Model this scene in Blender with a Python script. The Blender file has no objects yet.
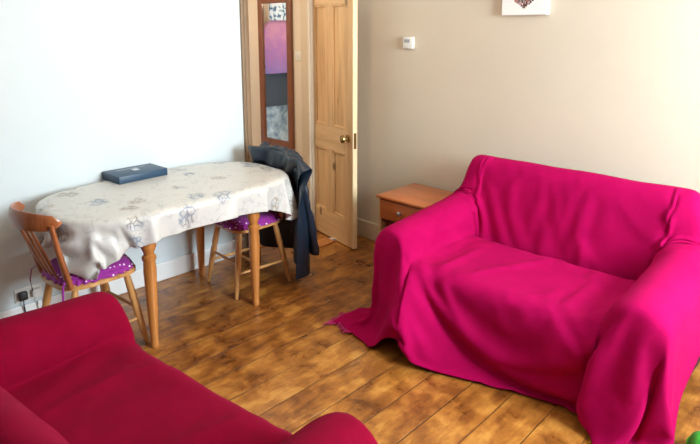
import bpy, bmesh, math, random
from mathutils import Vector, Matrix, noise
from math import sin, cos, pi, radians
C = bpy.context.scene.collection
random.seed(7)

# ------------------------------------------------------------------ materials
def new_mat(name, color=(.8,.8,.8), rough=.5, metal=0.0, sheen=0.0, coat=0.0, spec=.5):
    m = bpy.data.materials.new(name); m.use_nodes = True
    b = m.node_tree.nodes['Principled BSDF']
    b.inputs['Base Color'].default_value = (*color, 1)
    b.inputs['Roughness'].default_value = rough
    b.inputs['Metallic'].default_value = metal
    b.inputs['Sheen Weight'].default_value = sheen
    b.inputs['Coat Weight'].default_value = coat
    b.inputs['Specular IOR Level'].default_value = spec
    return m
class NT:
    """small node-tree helper"""
    def __init__(s, m): s.m=m; s.t=m.node_tree; s.b=s.t.nodes['Principled BSDF']
    def n(s, kind, **kw):
        x = s.t.nodes.new(kind)
        for k, v in kw.items():
            if k in x.inputs.keys(): x.inputs[k].default_value = v
            else: setattr(x, k, v)
        return x
    def l(s, a, b): s.t.links.new(a, b)
    def coord(s, scale=(1,1,1), rot=(0,0,0), kind='Object'):
        tc = s.n('ShaderNodeTexCoord'); mp = s.n('ShaderNodeMapping')
        mp.inputs['Scale'].default_value = scale; mp.inputs['Rotation'].default_value = rot
        s.l(tc.outputs[kind], mp.inputs['Vector']); return mp.outputs['Vector']
    def noise(s, vec, scale, detail=4, rough=.55, dist=0.0):
        x = s.n('ShaderNodeTexNoise'); x.inputs['Scale'].default_value = scale
        x.inputs['Detail'].default_value = detail; x.inputs['Roughness'].default_value = rough
        x.inputs['Distortion'].default_value = dist
        s.l(vec, x.inputs['Vector']); return x.outputs['Fac']
    def ramp(s, fac, stops, interp='LINEAR'):
        r = s.n('ShaderNodeValToRGB'); e = r.color_ramp; e.interpolation = interp
        while len(e.elements) < len(stops): e.elements.new(.5)
        for el, (p, c) in zip(e.elements, stops):
            el.position = p; el.color = (*c, 1) if not isinstance(c, (int, float)) else (c, c, c, 1)
        s.l(fac, r.inputs['Fac']); return r.outputs['Color']
    def math(s, op, a, b=None, c=None):
        x = s.n('ShaderNodeMath', operation=op)
        for i, v in enumerate((a, b, c)):
            if v is None: continue
            if isinstance(v, (int, float)): x.inputs[i].default_value = v
            else: s.l(v, x.inputs[i])
        return x.outputs[0]
    def mix(s, fac, a, b, mode='MIX'):
        x = s.n('ShaderNodeMix', data_type='RGBA', blend_type=mode)
        for k, v in ((0, fac), (6, a), (7, b)):
            if isinstance(v, (int, float)): x.inputs[k].default_value = v
            elif isinstance(v, tuple): x.inputs[k].default_value = (*v, 1)
            else: s.l(v, x.inputs[k])
        return x.outputs[2]
    def bump(s, h, strength=.3, dist=.01):
        x = s.n('ShaderNodeBump'); x.inputs['Strength'].default_value = strength
        x.inputs['Distance'].default_value = dist
        s.l(h, x.inputs['Height']); s.l(x.outputs['Normal'], s.b.inputs['Normal'])
    def col(s, c): s.l(c, s.b.inputs['Base Color'])
    def rough(s, c): s.l(c, s.b.inputs['Roughness'])

def wood(name, c1, c2, rough=.35, coat=.2, axis='Z', scale=14, knots=False):
    m = new_mat(name, c1, rough, coat=coat); t = NT(m)
    sc = {'Z': (1,1,.08), 'X': (.08,1,1), 'Y': (1,.08,1)}[axis]
    v = t.coord(sc)
    f = t.noise(v, scale, 6, .6, .6); g = t.noise(v, scale*5, 3, .6)
    f = t.math('ADD', t.math('MULTIPLY', f, .75), t.math('MULTIPLY', g, .25))
    c = t.ramp(f, [(.3, c2), (.5, c1), (.72, tuple(min(1, x*1.25) for x in c1))])
    if knots:
        vo = t.n('ShaderNodeTexVoronoi'); vo.inputs['Scale'].default_value = 5.5
        t.l(t.coord((1,1,.45)), vo.inputs['Vector'])
        k = t.ramp(vo.outputs['Distance'], [(.0, 1.0), (.07, .75), (.12, 0.0)])
        c = t.mix(k, c, tuple(x*.3 for x in c2))
    t.col(c); t.bump(g, .08, .003); return m

def plaster(name, c, amt=.05):
    m = new_mat(name, c, .85, spec=.25); t = NT(m); v = t.coord()
    f = t.noise(v, 2.2, 5, .6)
    t.col(t.ramp(f, [(.3, tuple(x*(1-amt) for x in c)), (.7, c)]))
    t.bump(t.noise(v, 45, 4), .12, .004); return m

def fabric(name, c, c_dark, sheen=.4, weave=900, bump=.18):
    m = new_mat(name, c, .9, sheen=sheen, spec=.06); t = NT(m); v = t.coord()
    m.node_tree.nodes['Principled BSDF'].inputs['Sheen Roughness'].default_value = .4
    m.node_tree.nodes['Principled BSDF'].inputs['Sheen Tint'].default_value = (1, .25, .6, 1)
    f = t.noise(v, 7, 5, .65)
    t.col(t.ramp(f, [(.35, c_dark), (.65, c)]))
    w = t.n('ShaderNodeTexWave', wave_type='BANDS', bands_direction='DIAGONAL'); w.inputs['Scale'].default_value = weave/6
    w.inputs['Distortion'].default_value = 1.5; t.l(v, w.inputs['Vector'])
    t.bump(t.math('ADD', w.outputs['Fac'], t.noise(v, 60, 4)), bump, .004)
    return m

# ------------------------------------------------------------------ mesh helpers
def merge(bm, other):
    me = bpy.data.meshes.new('_t'); other.to_mesh(me); bm.from_mesh(me); bpy.data.meshes.remove(me); other.free()
def box(bm, lo, hi, bevel=0, seg=2, mat=None):
    b = bmesh.new(); bmesh.ops.create_cube(b, size=1)
    for v in b.verts:
        v.co = Vector([(lo[i]+hi[i])/2 + v.co[i]*(hi[i]-lo[i]) for i in range(3)])
    if bevel: bmesh.ops.bevel(b, geom=b.edges[:], offset=bevel, segments=seg, profile=.5, affect='EDGES')
    if mat is not None: b.transform(mat)
    merge(bm, b)
def rings(bm, rr, cap=True, closed=False):
    """connect rings of points (equal count) into a skin"""
    vs = [[bm.verts.new(p) for p in r] for r in rr]; n = len(vs[0])
    pairs = list(zip(vs, vs[1:])) + ([(vs[-1], vs[0])] if closed else [])
    for a, b in pairs:
        for i in range(n): bm.faces.new((a[i], a[(i+1)%n], b[(i+1)%n], b[i]))
    if cap and not closed:
        bm.faces.new(vs[0][::-1]); bm.faces.new(vs[-1])
def lathe(bm, prof, a=Vector((0,0,0)), b=None, seg=20):
    """prof: (t, radius) pairs; t runs 0..1 from a to b"""
    a = Vector(a); b = Vector(b); d = b-a
    q = d.to_track_quat('Z', 'Y'); rr = []
    for t, r in prof:
        c = a + d*t
        rr.append([c + q @ Vector((r*cos(2*pi*i/seg), r*sin(2*pi*i/seg), 0)) for i in range(seg)])
    rings(bm, rr)
def tube(bm, pts, r, seg=10, flat=1.0, up=None):
    """swept tube through pts; r number or list; flat squashes along the binormal"""
    pts = [Vector(p) for p in pts]; n = len(pts); rr = []
    up = Vector(up) if up else Vector((0,0,1))
    for i, p in enumerate(pts):
        d = (pts[min(i+1,n-1)] - pts[max(i-1,0)]).normalized()
        s = d.cross(up)
        if s.length < 1e-3: s = d.cross(Vector((0,1,0)))
        s.normalize(); u = s.cross(d).normalized()
        R = r[i] if isinstance(r, (list, tuple)) else r
        rr.append([p + s*(R*cos(2*pi*k/seg)) + u*(R*flat*sin(2*pi*k/seg)) for k in range(seg)])
    rings(bm, rr)
def obj(name, bm, mat, parent=None, smooth=True, bevel=0, sub=0, angle=40):
    bmesh.ops.recalc_face_normals(bm, faces=bm.faces[:])
    me = bpy.data.meshes.new(name); bm.to_mesh(me); bm.free()
    o = bpy.data.objects.new(name, me); C.objects.link(o)
    for mm in (mat if isinstance(mat, (list, tuple)) else [mat]): me.materials.append(mm)
    if smooth:
        me.shade_smooth()
        me.set_sharp_from_angle(angle=radians(angle))
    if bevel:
        b = o.modifiers.new('bevel', 'BEVEL'); b.width = bevel; b.segments = 2; b.limit_method = 'ANGLE'
    if sub:
        s = o.modifiers.new('sub', 'SUBSURF'); s.levels = s.render_levels = sub
    if parent: o.parent = parent
    return o
def thing(name, label, cat, loc=(0,0,0), rz=0, group=None):
    o = bpy.data.objects.new(name, None); C.objects.link(o)
    o.empty_display_size = .1
    o.location = loc; o.rotation_euler = (0, 0, rz)
    return tag(o, label, cat, group)
def tag(o, label, cat, group=None):
    o['label'] = label; o['category'] = cat
    if group: o['group'] = group
    return o
def struct(name, bm, mat, parent=None, **kw):
    o = obj(name, bm, mat, parent, **kw)
    if not parent: o['kind'] = 'structure'
    return o
def B(): return bmesh.new()

# ------------------------------------------------------------------ palette
M = {}
M['wall_white'] = plaster('white_wall_paint', (.70,.77,.79), .03)
M['wall_cream'] = plaster('cream_wall_paint', (.68,.595,.47), .05)
M['wall_deep'] = plaster('low_bounce_wall_paint', (.22,.19,.18), .05)  # dark tone set to cut bounce light off the unseen front wall
M['hall_cream'] = plaster('hall_wall_paint', (.82,.73,.62), .05)
M['ceiling'] = plaster('ceiling_paint', (.85,.84,.80), .03)
M['trim_cream'] = new_mat('cream_gloss_trim', (.70,.60,.46), .4)
M['trim_white'] = new_mat('white_gloss_trim', (.85,.86,.86), .4)
M['trim_tan'] = wood('tan_door_frame_wood', (.25,.16,.09), (.17,.10,.05), .45)
M['pine'] = wood('stripped_pine', (.74,.49,.25), (.54,.32,.14), .5, .15, 'Z', 12, True)
M['pine_x'] = wood('stripped_pine_rail', (.76,.52,.28), (.58,.36,.17), .5, .15, 'X', 12, True)
M['pine_edge'] = wood('lit_pine_edge', (.84,.66,.40), (.72,.52,.28), .5, .1, 'Z', 14)  # light on the door's latch edge, painted in as paler pine
M['brass'] = new_mat('aged_brass', (.42,.28,.12), .25, 1)
M['mirror_frame'] = wood('dark_red_stained_wood', (.22,.08,.035), (.10,.03,.012), .35, .3)
M['mirror_glass'] = new_mat('mirror_silvering', (.86,.88,.9), .03, 1)
M['beech'] = wood('orange_turned_wood', (.52,.20,.048), (.34,.11,.022), .3, .4, 'Z', 20)
M['chair_wood'] = wood('red_brown_chair_wood', (.34,.10,.03), (.17,.04,.014), .3, .4, 'Z', 20)
M['chair_light'] = wood('honey_chair_wood', (.60,.30,.10), (.40,.17,.045), .35, .3, 'Z', 20)
M['cabinet'] = wood('orange_varnished_pine', (.50,.145,.038), (.35,.085,.02), .32, .4, 'X', 9)
M['cabinet_edge'] = wood('pale_cabinet_edge', (.62,.42,.2), (.5,.3,.12), .4, .2)
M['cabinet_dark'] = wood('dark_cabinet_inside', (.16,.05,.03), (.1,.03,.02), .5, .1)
M['throw_r'] = fabric('magenta_throw_fabric', (.42,.002,.080), (.36,.001,.068), .02)
M['throw_l'] = fabric('crimson_throw_fabric', (.23,.001,.022), (.19,.001,.017), .04)
M['fringe'] = new_mat('magenta_fringe_yarn', (.55,.01,.16), .9, sheen=.3)
M['sofa_fabric'] = fabric('dark_sofa_upholstery', (.035,.02,.02), (.02,.012,.012), .1)
M['foot'] = new_mat('dark_sofa_foot', (.03,.02,.015), .4)
M['plastic_white'] = new_mat('white_plastic', (.82,.82,.78), .35)
M['plastic_grey'] = new_mat('grey_lcd', (.35,.36,.38), .3)
M['black_plastic'] = new_mat('black_plastic', (.02,.02,.022), .35)
M['canvas'] = new_mat('white_canvas', (.88,.87,.84), .8)
M['leather'] = new_mat('black_leather', (.010,.020,.036), .33, coat=.1)
t = NT(M['leather']); v = t.coord(); t.bump(t.math('ADD', t.noise(v, 90, 4), t.math('MULTIPLY', t.noise(v, 14, 3), 2.0)), .35, .006)
M['lining'] = new_mat('grey_jacket_lining', (.06,.065,.08), .6)
M['metal'] = new_mat('zip_metal', (.6,.6,.62), .3, 1)
M['cream_blue'] = new_mat('book_page_edge', (.78,.80,.84), .7)
M['green'] = fabric('green_cushion_cloth', (.06,.62,.05), (.05,.5,.04), .2)
M['green'].node_tree.nodes['Principled BSDF'].inputs['Sheen Tint'].default_value = (.5, 1, .5, 1)

# varnished old floorboards running along y
m = new_mat('old_varnished_floorboards', (.4,.2,.06), .35, coat=.12); M['floor'] = m; t = NT(m)
v = t.coord(); sep = t.n('ShaderNodeSeparateXYZ'); t.l(v, sep.inputs[0])
BW = .185
u = t.math('DIVIDE', t.math('ADD', sep.outputs[0], 10.03), BW)
idx = t.math('FLOOR', u); fr = t.math('FRACT', u)
edge = t.math('MULTIPLY', t.math('ABSOLUTE', t.math('SUBTRACT', fr, .5)), 2.0)       # 1 at the gaps
comb = t.n('ShaderNodeCombineXYZ'); t.l(t.math('MULTIPLY', idx, 7.31), comb.inputs[2]); t.l(sep.outputs[0], comb.inputs[0]); t.l(sep.outputs[1], comb.inputs[1])
mp = t.n('ShaderNodeMapping'); mp.inputs['Scale'].default_value = (1, .22, 1); t.l(comb.outputs[0], mp.inputs[0])
grain = t.noise(mp.outputs[0], 22, 6, .65, .5)
blotch = t.noise(comb.outputs[0], 7, 5, .6, .3)
wn = t.n('ShaderNodeTexWhiteNoise', noise_dimensions='1D'); t.l(idx, wn.inputs['W'])
f = t.math('ADD', t.math('MULTIPLY', grain, .42), t.math('MULTIPLY', blotch, .58))
f = t.math('ADD', f, t.math('MULTIPLY', t.math('SUBTRACT', wn.outputs['Value'], .5), .09))
c = t.ramp(f, [(.34, (.10,.030,.007)), (.44, (.24,.078,.014)), (.52, (.38,.14,.024)), (.60, (.52,.225,.042)), (.74, (.66,.36,.10))])
worn = t.ramp(t.noise(mp.outputs[0], 9, 8, .75, .8), [(.62, 0.0), (.70, 1.0)])
c = t.mix(t.math('MULTIPLY', worn, .5), c, (.60,.44,.24))
gap = t.math('MULTIPLY', t.ramp(edge, [(.955, 0.0), (.99, 1.0)]), t.ramp(t.noise(mp.outputs[0], 3, 3), [(.35, .35), (.6, 1.0)]))
c = t.mix(gap, c, (.03,.014,.006)); t.col(c)
t.rough(t.ramp(blotch, [(.3, .24), (.7, .42)]))
t.bump(t.math('SUBTRACT', t.math('MULTIPLY', grain, .35), gap), .5, .006)

# vinyl tablecloth: white with grey-blue and taupe flower prints
m = new_mat('floral_vinyl_cloth', (.85,.86,.84), .38, coat=.15); M['cloth'] = m; t = NT(m); v = t.coord(kind='UV')
nz = t.n('ShaderNodeTexNoise'); nz.inputs['Scale'].default_value = 9; t.l(v, nz.inputs['Vector'])
vv = t.mix(.08, v, nz.outputs['Color'])
vo = t.n('ShaderNodeTexVoronoi'); vo.inputs['Scale'].default_value = 5.6; t.l(vv, vo.inputs['Vector'])
inside = t.ramp(vo.outputs['Distance'], [(.26, 1.0), (.36, 0.0)])
w = t.n('ShaderNodeTexVoronoi', feature='DISTANCE_TO_EDGE'); w.inputs['Scale'].default_value = 30; t.l(vv, w.inputs['Vector'])
petal = t.math('MULTIPLY', inside, t.math('ADD', t.ramp(w.outputs['Distance'], [(.03, 1.0), (.12, .0)]), t.math('MULTIPLY', t.ramp(t.noise(v, 17, 4, .6), [(.42, 1.0), (.6, .0)]), .5)))
petal = t.math('MINIMUM', petal, 1.0)
tint = t.ramp(t.noise(v, 3.1, 2), [(.44, (.20,.24,.32)), (.56, (.30,.24,.18))])
scroll = t.ramp(t.math('ABSOLUTE', t.math('SUBTRACT', t.noise(v, 6.5, 3, .5, 1.2), .5)), [(.006, 1.0), (.018, 0.0)])
c = t.mix(t.math('MULTIPLY', petal, .95), (.61,.59,.55), tint)
c = t.mix(t.math('MULTIPLY', scroll, .4), c, (.34,.34,.36)); t.col(c)

# purple cushion fabric with small white dots
m = new_mat('purple_dotted_cotton', (.28,.02,.30), .8, sheen=.2); M['dots'] = m; t = NT(m); v = t.coord()
vo = t.n('ShaderNodeTexVoronoi'); vo.inputs['Scale'].default_value = 36; vo.inputs['Randomness'].default_value = .35; t.l(v, vo.inputs['Vector'])
d = t.ramp(vo.outputs['Distance'], [(.17, 1.0), (.22, 0.0)])
t.col(t.mix(d, (.30,.015,.27), (.85,.72,.85)))

# blue book cover
M['book'] = new_mat('blue_book_cloth', (.022,.060,.115), .42)
M['book_print'] = new_mat('pale_book_print', (.55,.62,.68), .5)
# ------------------------------------------------------------------ room shell
XL, YB, XR, YF, H = -3.52, 3.35, 1.25, -1.6, 2.55
HX = -5.05                    # far wall of the hall
DY0, DY1, DH = 2.50, 3.20, 2.05   # doorway in the left wall
bm = B(); box(bm, (HX-.1, YF-.1, -.06), (XR+.1, YB+.1, 0)); struct('floor', bm, M['floor'], smooth=False)
bm = B(); box(bm, (HX-.1, YF-.1, H), (XR+.1, YB+.1, H+.08)); struct('ceiling', bm, M['ceiling'], smooth=False)
bm = B(); box(bm, (XL, YB, 0), (XR, YB+.1, H)); struct('wall_back', bm, M['wall_cream'], smooth=False)
bm = B(); box(bm, (XL-.13, YF, 0), (XL, DY0, H)); box(bm, (XL-.13, DY0, DH), (XL, DY1+.0, H)); box(bm, (XL-.13, DY1, 0), (XL, YB, H))
struct('wall_left', bm, M['wall_white'], smooth=False)
bm = B(); box(bm, (HX, YB, 0), (XL, YB+.1, H)); struct('wall_hall_back', bm, M['hall_cream'], smooth=False)
bm = B(); box(bm, (HX-.1, YF, 0), (HX, YB+.1, H)); struct('wall_hall_left', bm, M['hall_cream'], smooth=False)
bm = B(); box(bm, (HX-.1, YF-.1, 0), (XR+.1, YF, H)); struct('wall_front', bm, M['wall_deep'], smooth=False)
WY0, WY1, WZ0, WZ1 = 1.75, 3.0, 1.1, 2.45
bm = B(); box(bm, (XR, YF, 0), (XR+.1, WY0, H)); box(bm, (XR, WY1, 0), (XR+.1, YB+.1, H))
box(bm, (XR, WY0, 0), (XR+.1, WY1, WZ0)); box(bm, (XR, WY0, WZ1), (XR+.1, WY1, H)); struct('wall_right', bm, M['wall_cream'], smooth=False)
# window frame in the right wall
win = bpy.data.objects.new('window_1', None); C.objects.link(win); win.location = (XR+.05, (WY0+WY1)/2, WZ0); win['kind'] = 'structure'
bm = B(); w2 = (WY1-WY0)/2; hh = WZ1-WZ0
box(bm, (-.04,-w2,0), (.03,-w2+.05,hh)); box(bm, (-.04,w2-.05,0), (.03,w2,hh)); box(bm, (-.04,-w2,0), (.03,w2,.05)); box(bm, (-.04,-w2,hh-.05), (.03,w2,hh))
box(bm, (-.03,-.02,0), (.02,.02,hh))
obj('window_frame', bm, M['trim_white'], win, smooth=False, bevel=.004)
bm = B(); box(bm, (-.12,-w2-.05,-.03), (-.045,w2+.05,0)); obj('window_sill', bm, M['trim_white'], win, smooth=False, bevel=.004)
# skirting
def skirt(name, lo, hi, m):
    bm = B(); box(bm, lo, hi); return struct(name, bm, m, smooth=False, bevel=.008)
skirt('baseboard_back', (XL+.0, YB-.02, 0), (XR, YB, .15), M['trim_cream'])
skirt('baseboard_left', (XL, YF, 0), (XL+.018, DY0-.06, .13), M['trim_white'])
skirt('baseboard_hall', (HX, YB-.018, 0), (XL-.13, YB, .13), M['trim_cream'])
# door frame: near architrave (tan), far architrave and lining (cream), threshold
bm = B(); box(bm, (XL, DY0-.02, 0), (XL+.022, DY0+.045, DH+.07)); box(bm, (XL+.004, DY0+.0, 0), (XL+.03, DY0+.02, DH+.05)); struct('trim_1', bm, M['trim_tan'], smooth=False, bevel=.005)
bm = B(); box(bm, (XL-.13, DY1-.03, 0), (XL+.0, DY1, DH)); box(bm, (XL, DY1-.075, 0), (XL+.022, DY1+.0, DH+.07)); box(bm, (XL, DY1-.055, 0), (XL+.03, DY1-.035, DH+.05))
struct('trim_2', bm, M['trim_cream'], smooth=False, bevel=.005)
bm = B(); box(bm, (XL-.13, DY0, DH-.03), (XL, DY1, DH)); box(bm, (XL, DY0-.02, DH), (XL+.022, DY1, DH+.08)); struct('trim_3', bm, M['trim_cream'], smooth=False, bevel=.005)
M['orange_board'] = wood('orange_board_wood', (.55,.22,.06), (.38,.13,.035), .45, .1, 'Y', 12)
bm = B(); box(bm, (XL-.13, DY0+.07, 0), (XL+.02, DY1-.075, .012)); struct('trim_4', bm, M['orange_board'], smooth=False, bevel=.004)

# ------------------------------------------------------------------ panelled pine door, folded back into the room
DW, DT, DHH = .665, .040, 1.98
hx, hy = -3.535, 3.185
door_ang = math.atan2(3.075-3.21, -2.913+3.56)
door = bpy.data.objects.new('door_1', None); C.objects.link(door)
door.location = (-3.585, 3.235, 0.012); door.rotation_euler = (0,0,door_ang); door['kind'] = 'structure'
door['label'] = 'stripped pine panelled door standing open'
def door_box(lo, hi, mat, nm, bev=.003):
    bm = B(); box(bm, lo, hi); return obj(nm, bm, mat, door, smooth=False, bevel=bev)
st = .105
# stiles and rails; the leaf runs along +x, its seen face is -y
for x0, x1 in ((0, st), (DW-st, DW), (DW/2-.045, DW/2+.045)):
    bm = B(); box(bm, (x0, -DT, 0), (x1, 0, DHH)); obj('stile', bm, M['pine'], door, smooth=False, bevel=.003)
zr = [(0,.21), (.74,.93), (1.88,1.98)]
for z0, z1 in zr:
    bm = B(); box(bm, (st-.001, -DT-.0006, z0), (DW-st+.001, .0006, z1)); obj('rail', bm, M['pine_x'], door, smooth=False, bevel=.002)
for (x0, x1) in ((st, DW/2-.045), (DW/2+.045, DW-st)):
    for (z0, z1) in ((.21,.74), (.93,1.88)):
        bm = B(); box(bm, (x0, -DT*.60, z0), (x1, -DT*.40, z1))
        pn = obj('panel', bm, M['pine'], door, smooth=False)
        bm = B(); e = .018
        for a, b_ in (((x0,z0),(x1,z0+e)), ((x0,z1-e),(x1,z1)), ((x0,z0),(x0+e,z1)), ((x1-e,z0),(x1,z1))):
            box(bm, (a[0], -DT*.93, a[1]), (b_[0], -DT*.5, b_[1]), .004, 1)
        obj('panel_moulding', bm, M['pine'], pn, smooth=False)
bm = B(); box(bm, (DW, -DT, 0), (DW+.004, 0, DHH)); obj('latch_edge', bm, M['pine_edge'], door, smooth=False)
bm = B(); lathe(bm, [(0,.030),(.12,.030),(.16,.012),(.5,.011),(.6,.02),(.75,.032),(.9,.030),(1,.014)], (DW-.06,-DT,.872), (DW-.06,-DT-.066,.872)); obj('door_knob', bm, M['brass'], door)
bm = B(); lathe(bm, [(0,.026),(.12,.026),(.16,.011),(.5,.010),(.6,.018),(.75,.028),(.9,.027),(1,.012)], (DW-.06,0,.872), (DW-.06,.028,.872)); obj('door_knob', bm, M['brass'], door)
bm = B(); box(bm, (DW+.0035,-DT+.008,.80), (DW+.0045,-.008,.92)); obj('latch_plate', bm, M['brass'], door, smooth=False)
for z in (.22, 1.7):
    bm = B(); box(bm, (-.012,-DT-.004,z), (.02,-DT+.002,z+.09)); tube(bm, [(-.006,-DT-.004,z),(-.006,-DT-.004,z+.09)], .006); obj('hinge', bm, M['brass'], door)
# wedge stopping the door
bm = B()
vs = [bm.verts.new(p) for p in ((0,0,0),(.09,0,0),(.09,.035,0),(0,.035,0),(.09,0,.028),(.09,.035,.028),(0,0,.004),(0,.035,.004))]
for f in ((0,3,2,1),(1,2,5,4),(0,1,4,6),(3,7,5,2),(6,4,5,7),(0,6,7,3)): bm.faces.new([vs[i] for i in f])
o = obj('door_wedge', bm, M['trim_white'], smooth=False, bevel=.002)
o.location = (-3.27, 3.105, .0); o.rotation_euler = (0,0,radians(-12)+pi/2*0)
tag(o, 'small white wedge on the floor at the foot of the pine door', 'doorstop')
# thin orange strip on the floor in front of the door
bm = B(); box(bm, (-.055,-.20,0), (.055,.20,.012)); o = obj('orange_strip', bm, M['orange_board'], smooth=False, bevel=.003)
o.location = (-3.215, 2.90, 0); o.rotation_euler = (0,0,radians(4)); tag(o, 'short orange strip on the floorboards between chair and door', 'wood strip')

# ------------------------------------------------------------------ long mirror in the hall, leaning flat on the wall
mr = thing('wall_mirror', 'tall narrow mirror in a dark red-brown wooden frame on the hall wall', 'mirror', (-4.19, YB-.001, .62))
MW, MH, fw = .475, 1.38, .062
bm = B()
for x0,x1,z0,z1 in ((-MW/2,-MW/2+fw,0,MH),(MW/2-fw,MW/2,0,MH),(-MW/2+fw,MW/2-fw,0,fw),(-MW/2+fw,MW/2-fw,MH-fw,MH)):
    box(bm, (x0,-.03,z0), (x1,0,z1))
obj('mirror_frame', bm, M['mirror_frame'], mr, smooth=False, bevel=.006)
bm = B(); box(bm, (-MW/2+fw-.005,-.014,fw-.005), (MW/2-fw+.005,-.008,MH-fw+.005)); obj('mirror_glass', bm, M['mirror_glass'], mr, smooth=False)
# light switch beside it
sw = thing('light_switch', 'white light switch on the hall wall right of the tall mirror', 'light switch', (-3.90+.02, YB-.0005, 1.43))
bm = B(); box(bm, (-.043,-.009,0), (.043,0,.086), .003); obj('switch_plate', bm, M['plastic_white'], sw)
bm = B(); box(bm, (-.012,-.015,.03), (.012,-.008,.056), .002); obj('rocker', bm, M['plastic_white'], sw)
# thermostat
th = thing('thermostat', 'small white thermostat on the cream wall above the bedside cabinet', 'thermostat', (-2.64, YB-.0005, 1.565))
bm = B(); box(bm, (-.046,-.028,0), (.046,0,.086), .006); obj('thermostat_body', bm, M['plastic_white'], th)
bm = B(); box(bm, (-.03,-.030,.044), (.02,-.027,.068)); obj('display', bm, M['plastic_grey'], th, smooth=False)
# canvas picture
pc = thing('canvas_picture', 'white canvas print with a dark heart of small shapes above the sofa', 'picture', (-1.735, YB-.0005, 1.79))
bm = B(); box(bm, (-.15,-.035,0), (.15,0,.30)); obj('canvas', bm, M['canvas'], pc, smooth=False, bevel=.003)
M['heart1'] = new_mat('heart_maroon', (.10,.02,.02), .7); M['heart2'] = new_mat('heart_rose', (.45,.16,.14), .7); M['heart3'] = new_mat('heart_taupe', (.30,.20,.14), .7); M['heart4']=new_mat('heart_grey', (.16,.15,.16), .7)
bm = B(); rnd = random.Random(3); k = 0
for i in range(22):
    for j in range(22):
        a = (i-10.5)/8.4; b_ = (j-9.5)/8.4+.0
        if (a*a+b_*b_-1)**3 - a*a*b_**3 < 0:
            cx_, cz = a*.085+rnd.uniform(-.002,.002), .122+b_*.085+rnd.uniform(-.002,.002)
            r = rnd.uniform(.0055,.0085); n0 = len(bm.faces); s = rnd.choice((3,4,6)); ph = rnd.random()*6
            vs = [bm.verts.new((cx_+r*cos(ph+2*pi*q/s), -.0356, cz+r*sin(ph+2*pi*q/s))) for q in range(s)]
            f = bm.faces.new(vs); f.material_index = rnd.choice((0,0,0,1,2,3))
hp = obj('heart_print', bm, [M['heart1'],M['heart2'],M['heart3'],M['heart4']], pc, smooth=False)

# garments in the hall that the mirror shows
GX = HX+.03
def garment(name, label, cat, y, z0, z1, w, mat, folds=5, depth=.06, sleeves=False):
    bm = B(); nz, nu = 24, 40; rr = []
    for i in range(nz+1):
        q = i/nz; z = z1+(z0-z1)*q; ring = []
        ww = w*(.45+.55*min(1,q*6)**.6)*(1+.12*q)
        for k in range(nu):
            a = 2*pi*k/nu
            f = 1+.28*q*sin(folds*a+2*q)
            ring.append((GX+depth+.02*sin(a)*f, y+ww/2*cos(a)*(1+.05*sin(3*a+4*q)), z))
        rr.append(ring)
    rings(bm, rr)
    o = thing(name, label, cat, (0,0,0))
    o.location = (GX, y, z1)
    ob = obj('body_cloth', bm, mat, o); ob.location = (-GX, -y, -z1)
    if sleeves:
        for s in (-1,1):
            bm = B(); tube(bm, [(GX+.13,y+s*w*.40,z1-.05),(GX+.13,y+s*w*.56,z1-.15),(GX+.13,y+s*w*.60,z1-.35),(GX+.13,y+s*w*.57,z1-.52)], [.02,.028,.028,.025], 12)
            sl = obj('sleeve', bm, mat, o); sl.location = (-GX, -y, -z1)
    return o
M['g_pink'] = new_mat('violet_pink_knit', (.50,.12,.36), .8); t = NT(M['g_pink']); v = t.coord()
sp = t.n('ShaderNodeSeparateXYZ'); t.l(v, sp.inputs[0])
t.col(t.ramp(t.math('ADD', t.math('MULTIPLY', t.noise(v, 9, 4), .6), t.math('MULTIPLY', t.math('SUBTRACT', sp.outputs[2], 1.45), 1.0)), [(.0,(.22,.17,.42)), (.35,(.40,.16,.38)), (.6,(.55,.24,.36))]))
M['g_grey'] = new_mat('slate_grey_cloth', (.05,.065,.085), .8)
M['g_denim'] = new_mat('pale_denim', (.30,.42,.50), .85); t = NT(M['g_denim']); v = t.coord(); t.col(t.ramp(t.noise(v, 12, 5), [(.35,(.16,.24,.32)), (.65,(.55,.66,.70))]))
M['g_white'] = new_mat('patterned_scarf', (.5,.6,.7), .8); t = NT(M['g_white']); v = t.coord(); t.col(t.ramp(t.noise(v, 22, 3), [(.42,(.05,.12,.22)), (.5,(.55,.68,.78)), (.6,(.8,.8,.8))]))
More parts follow.
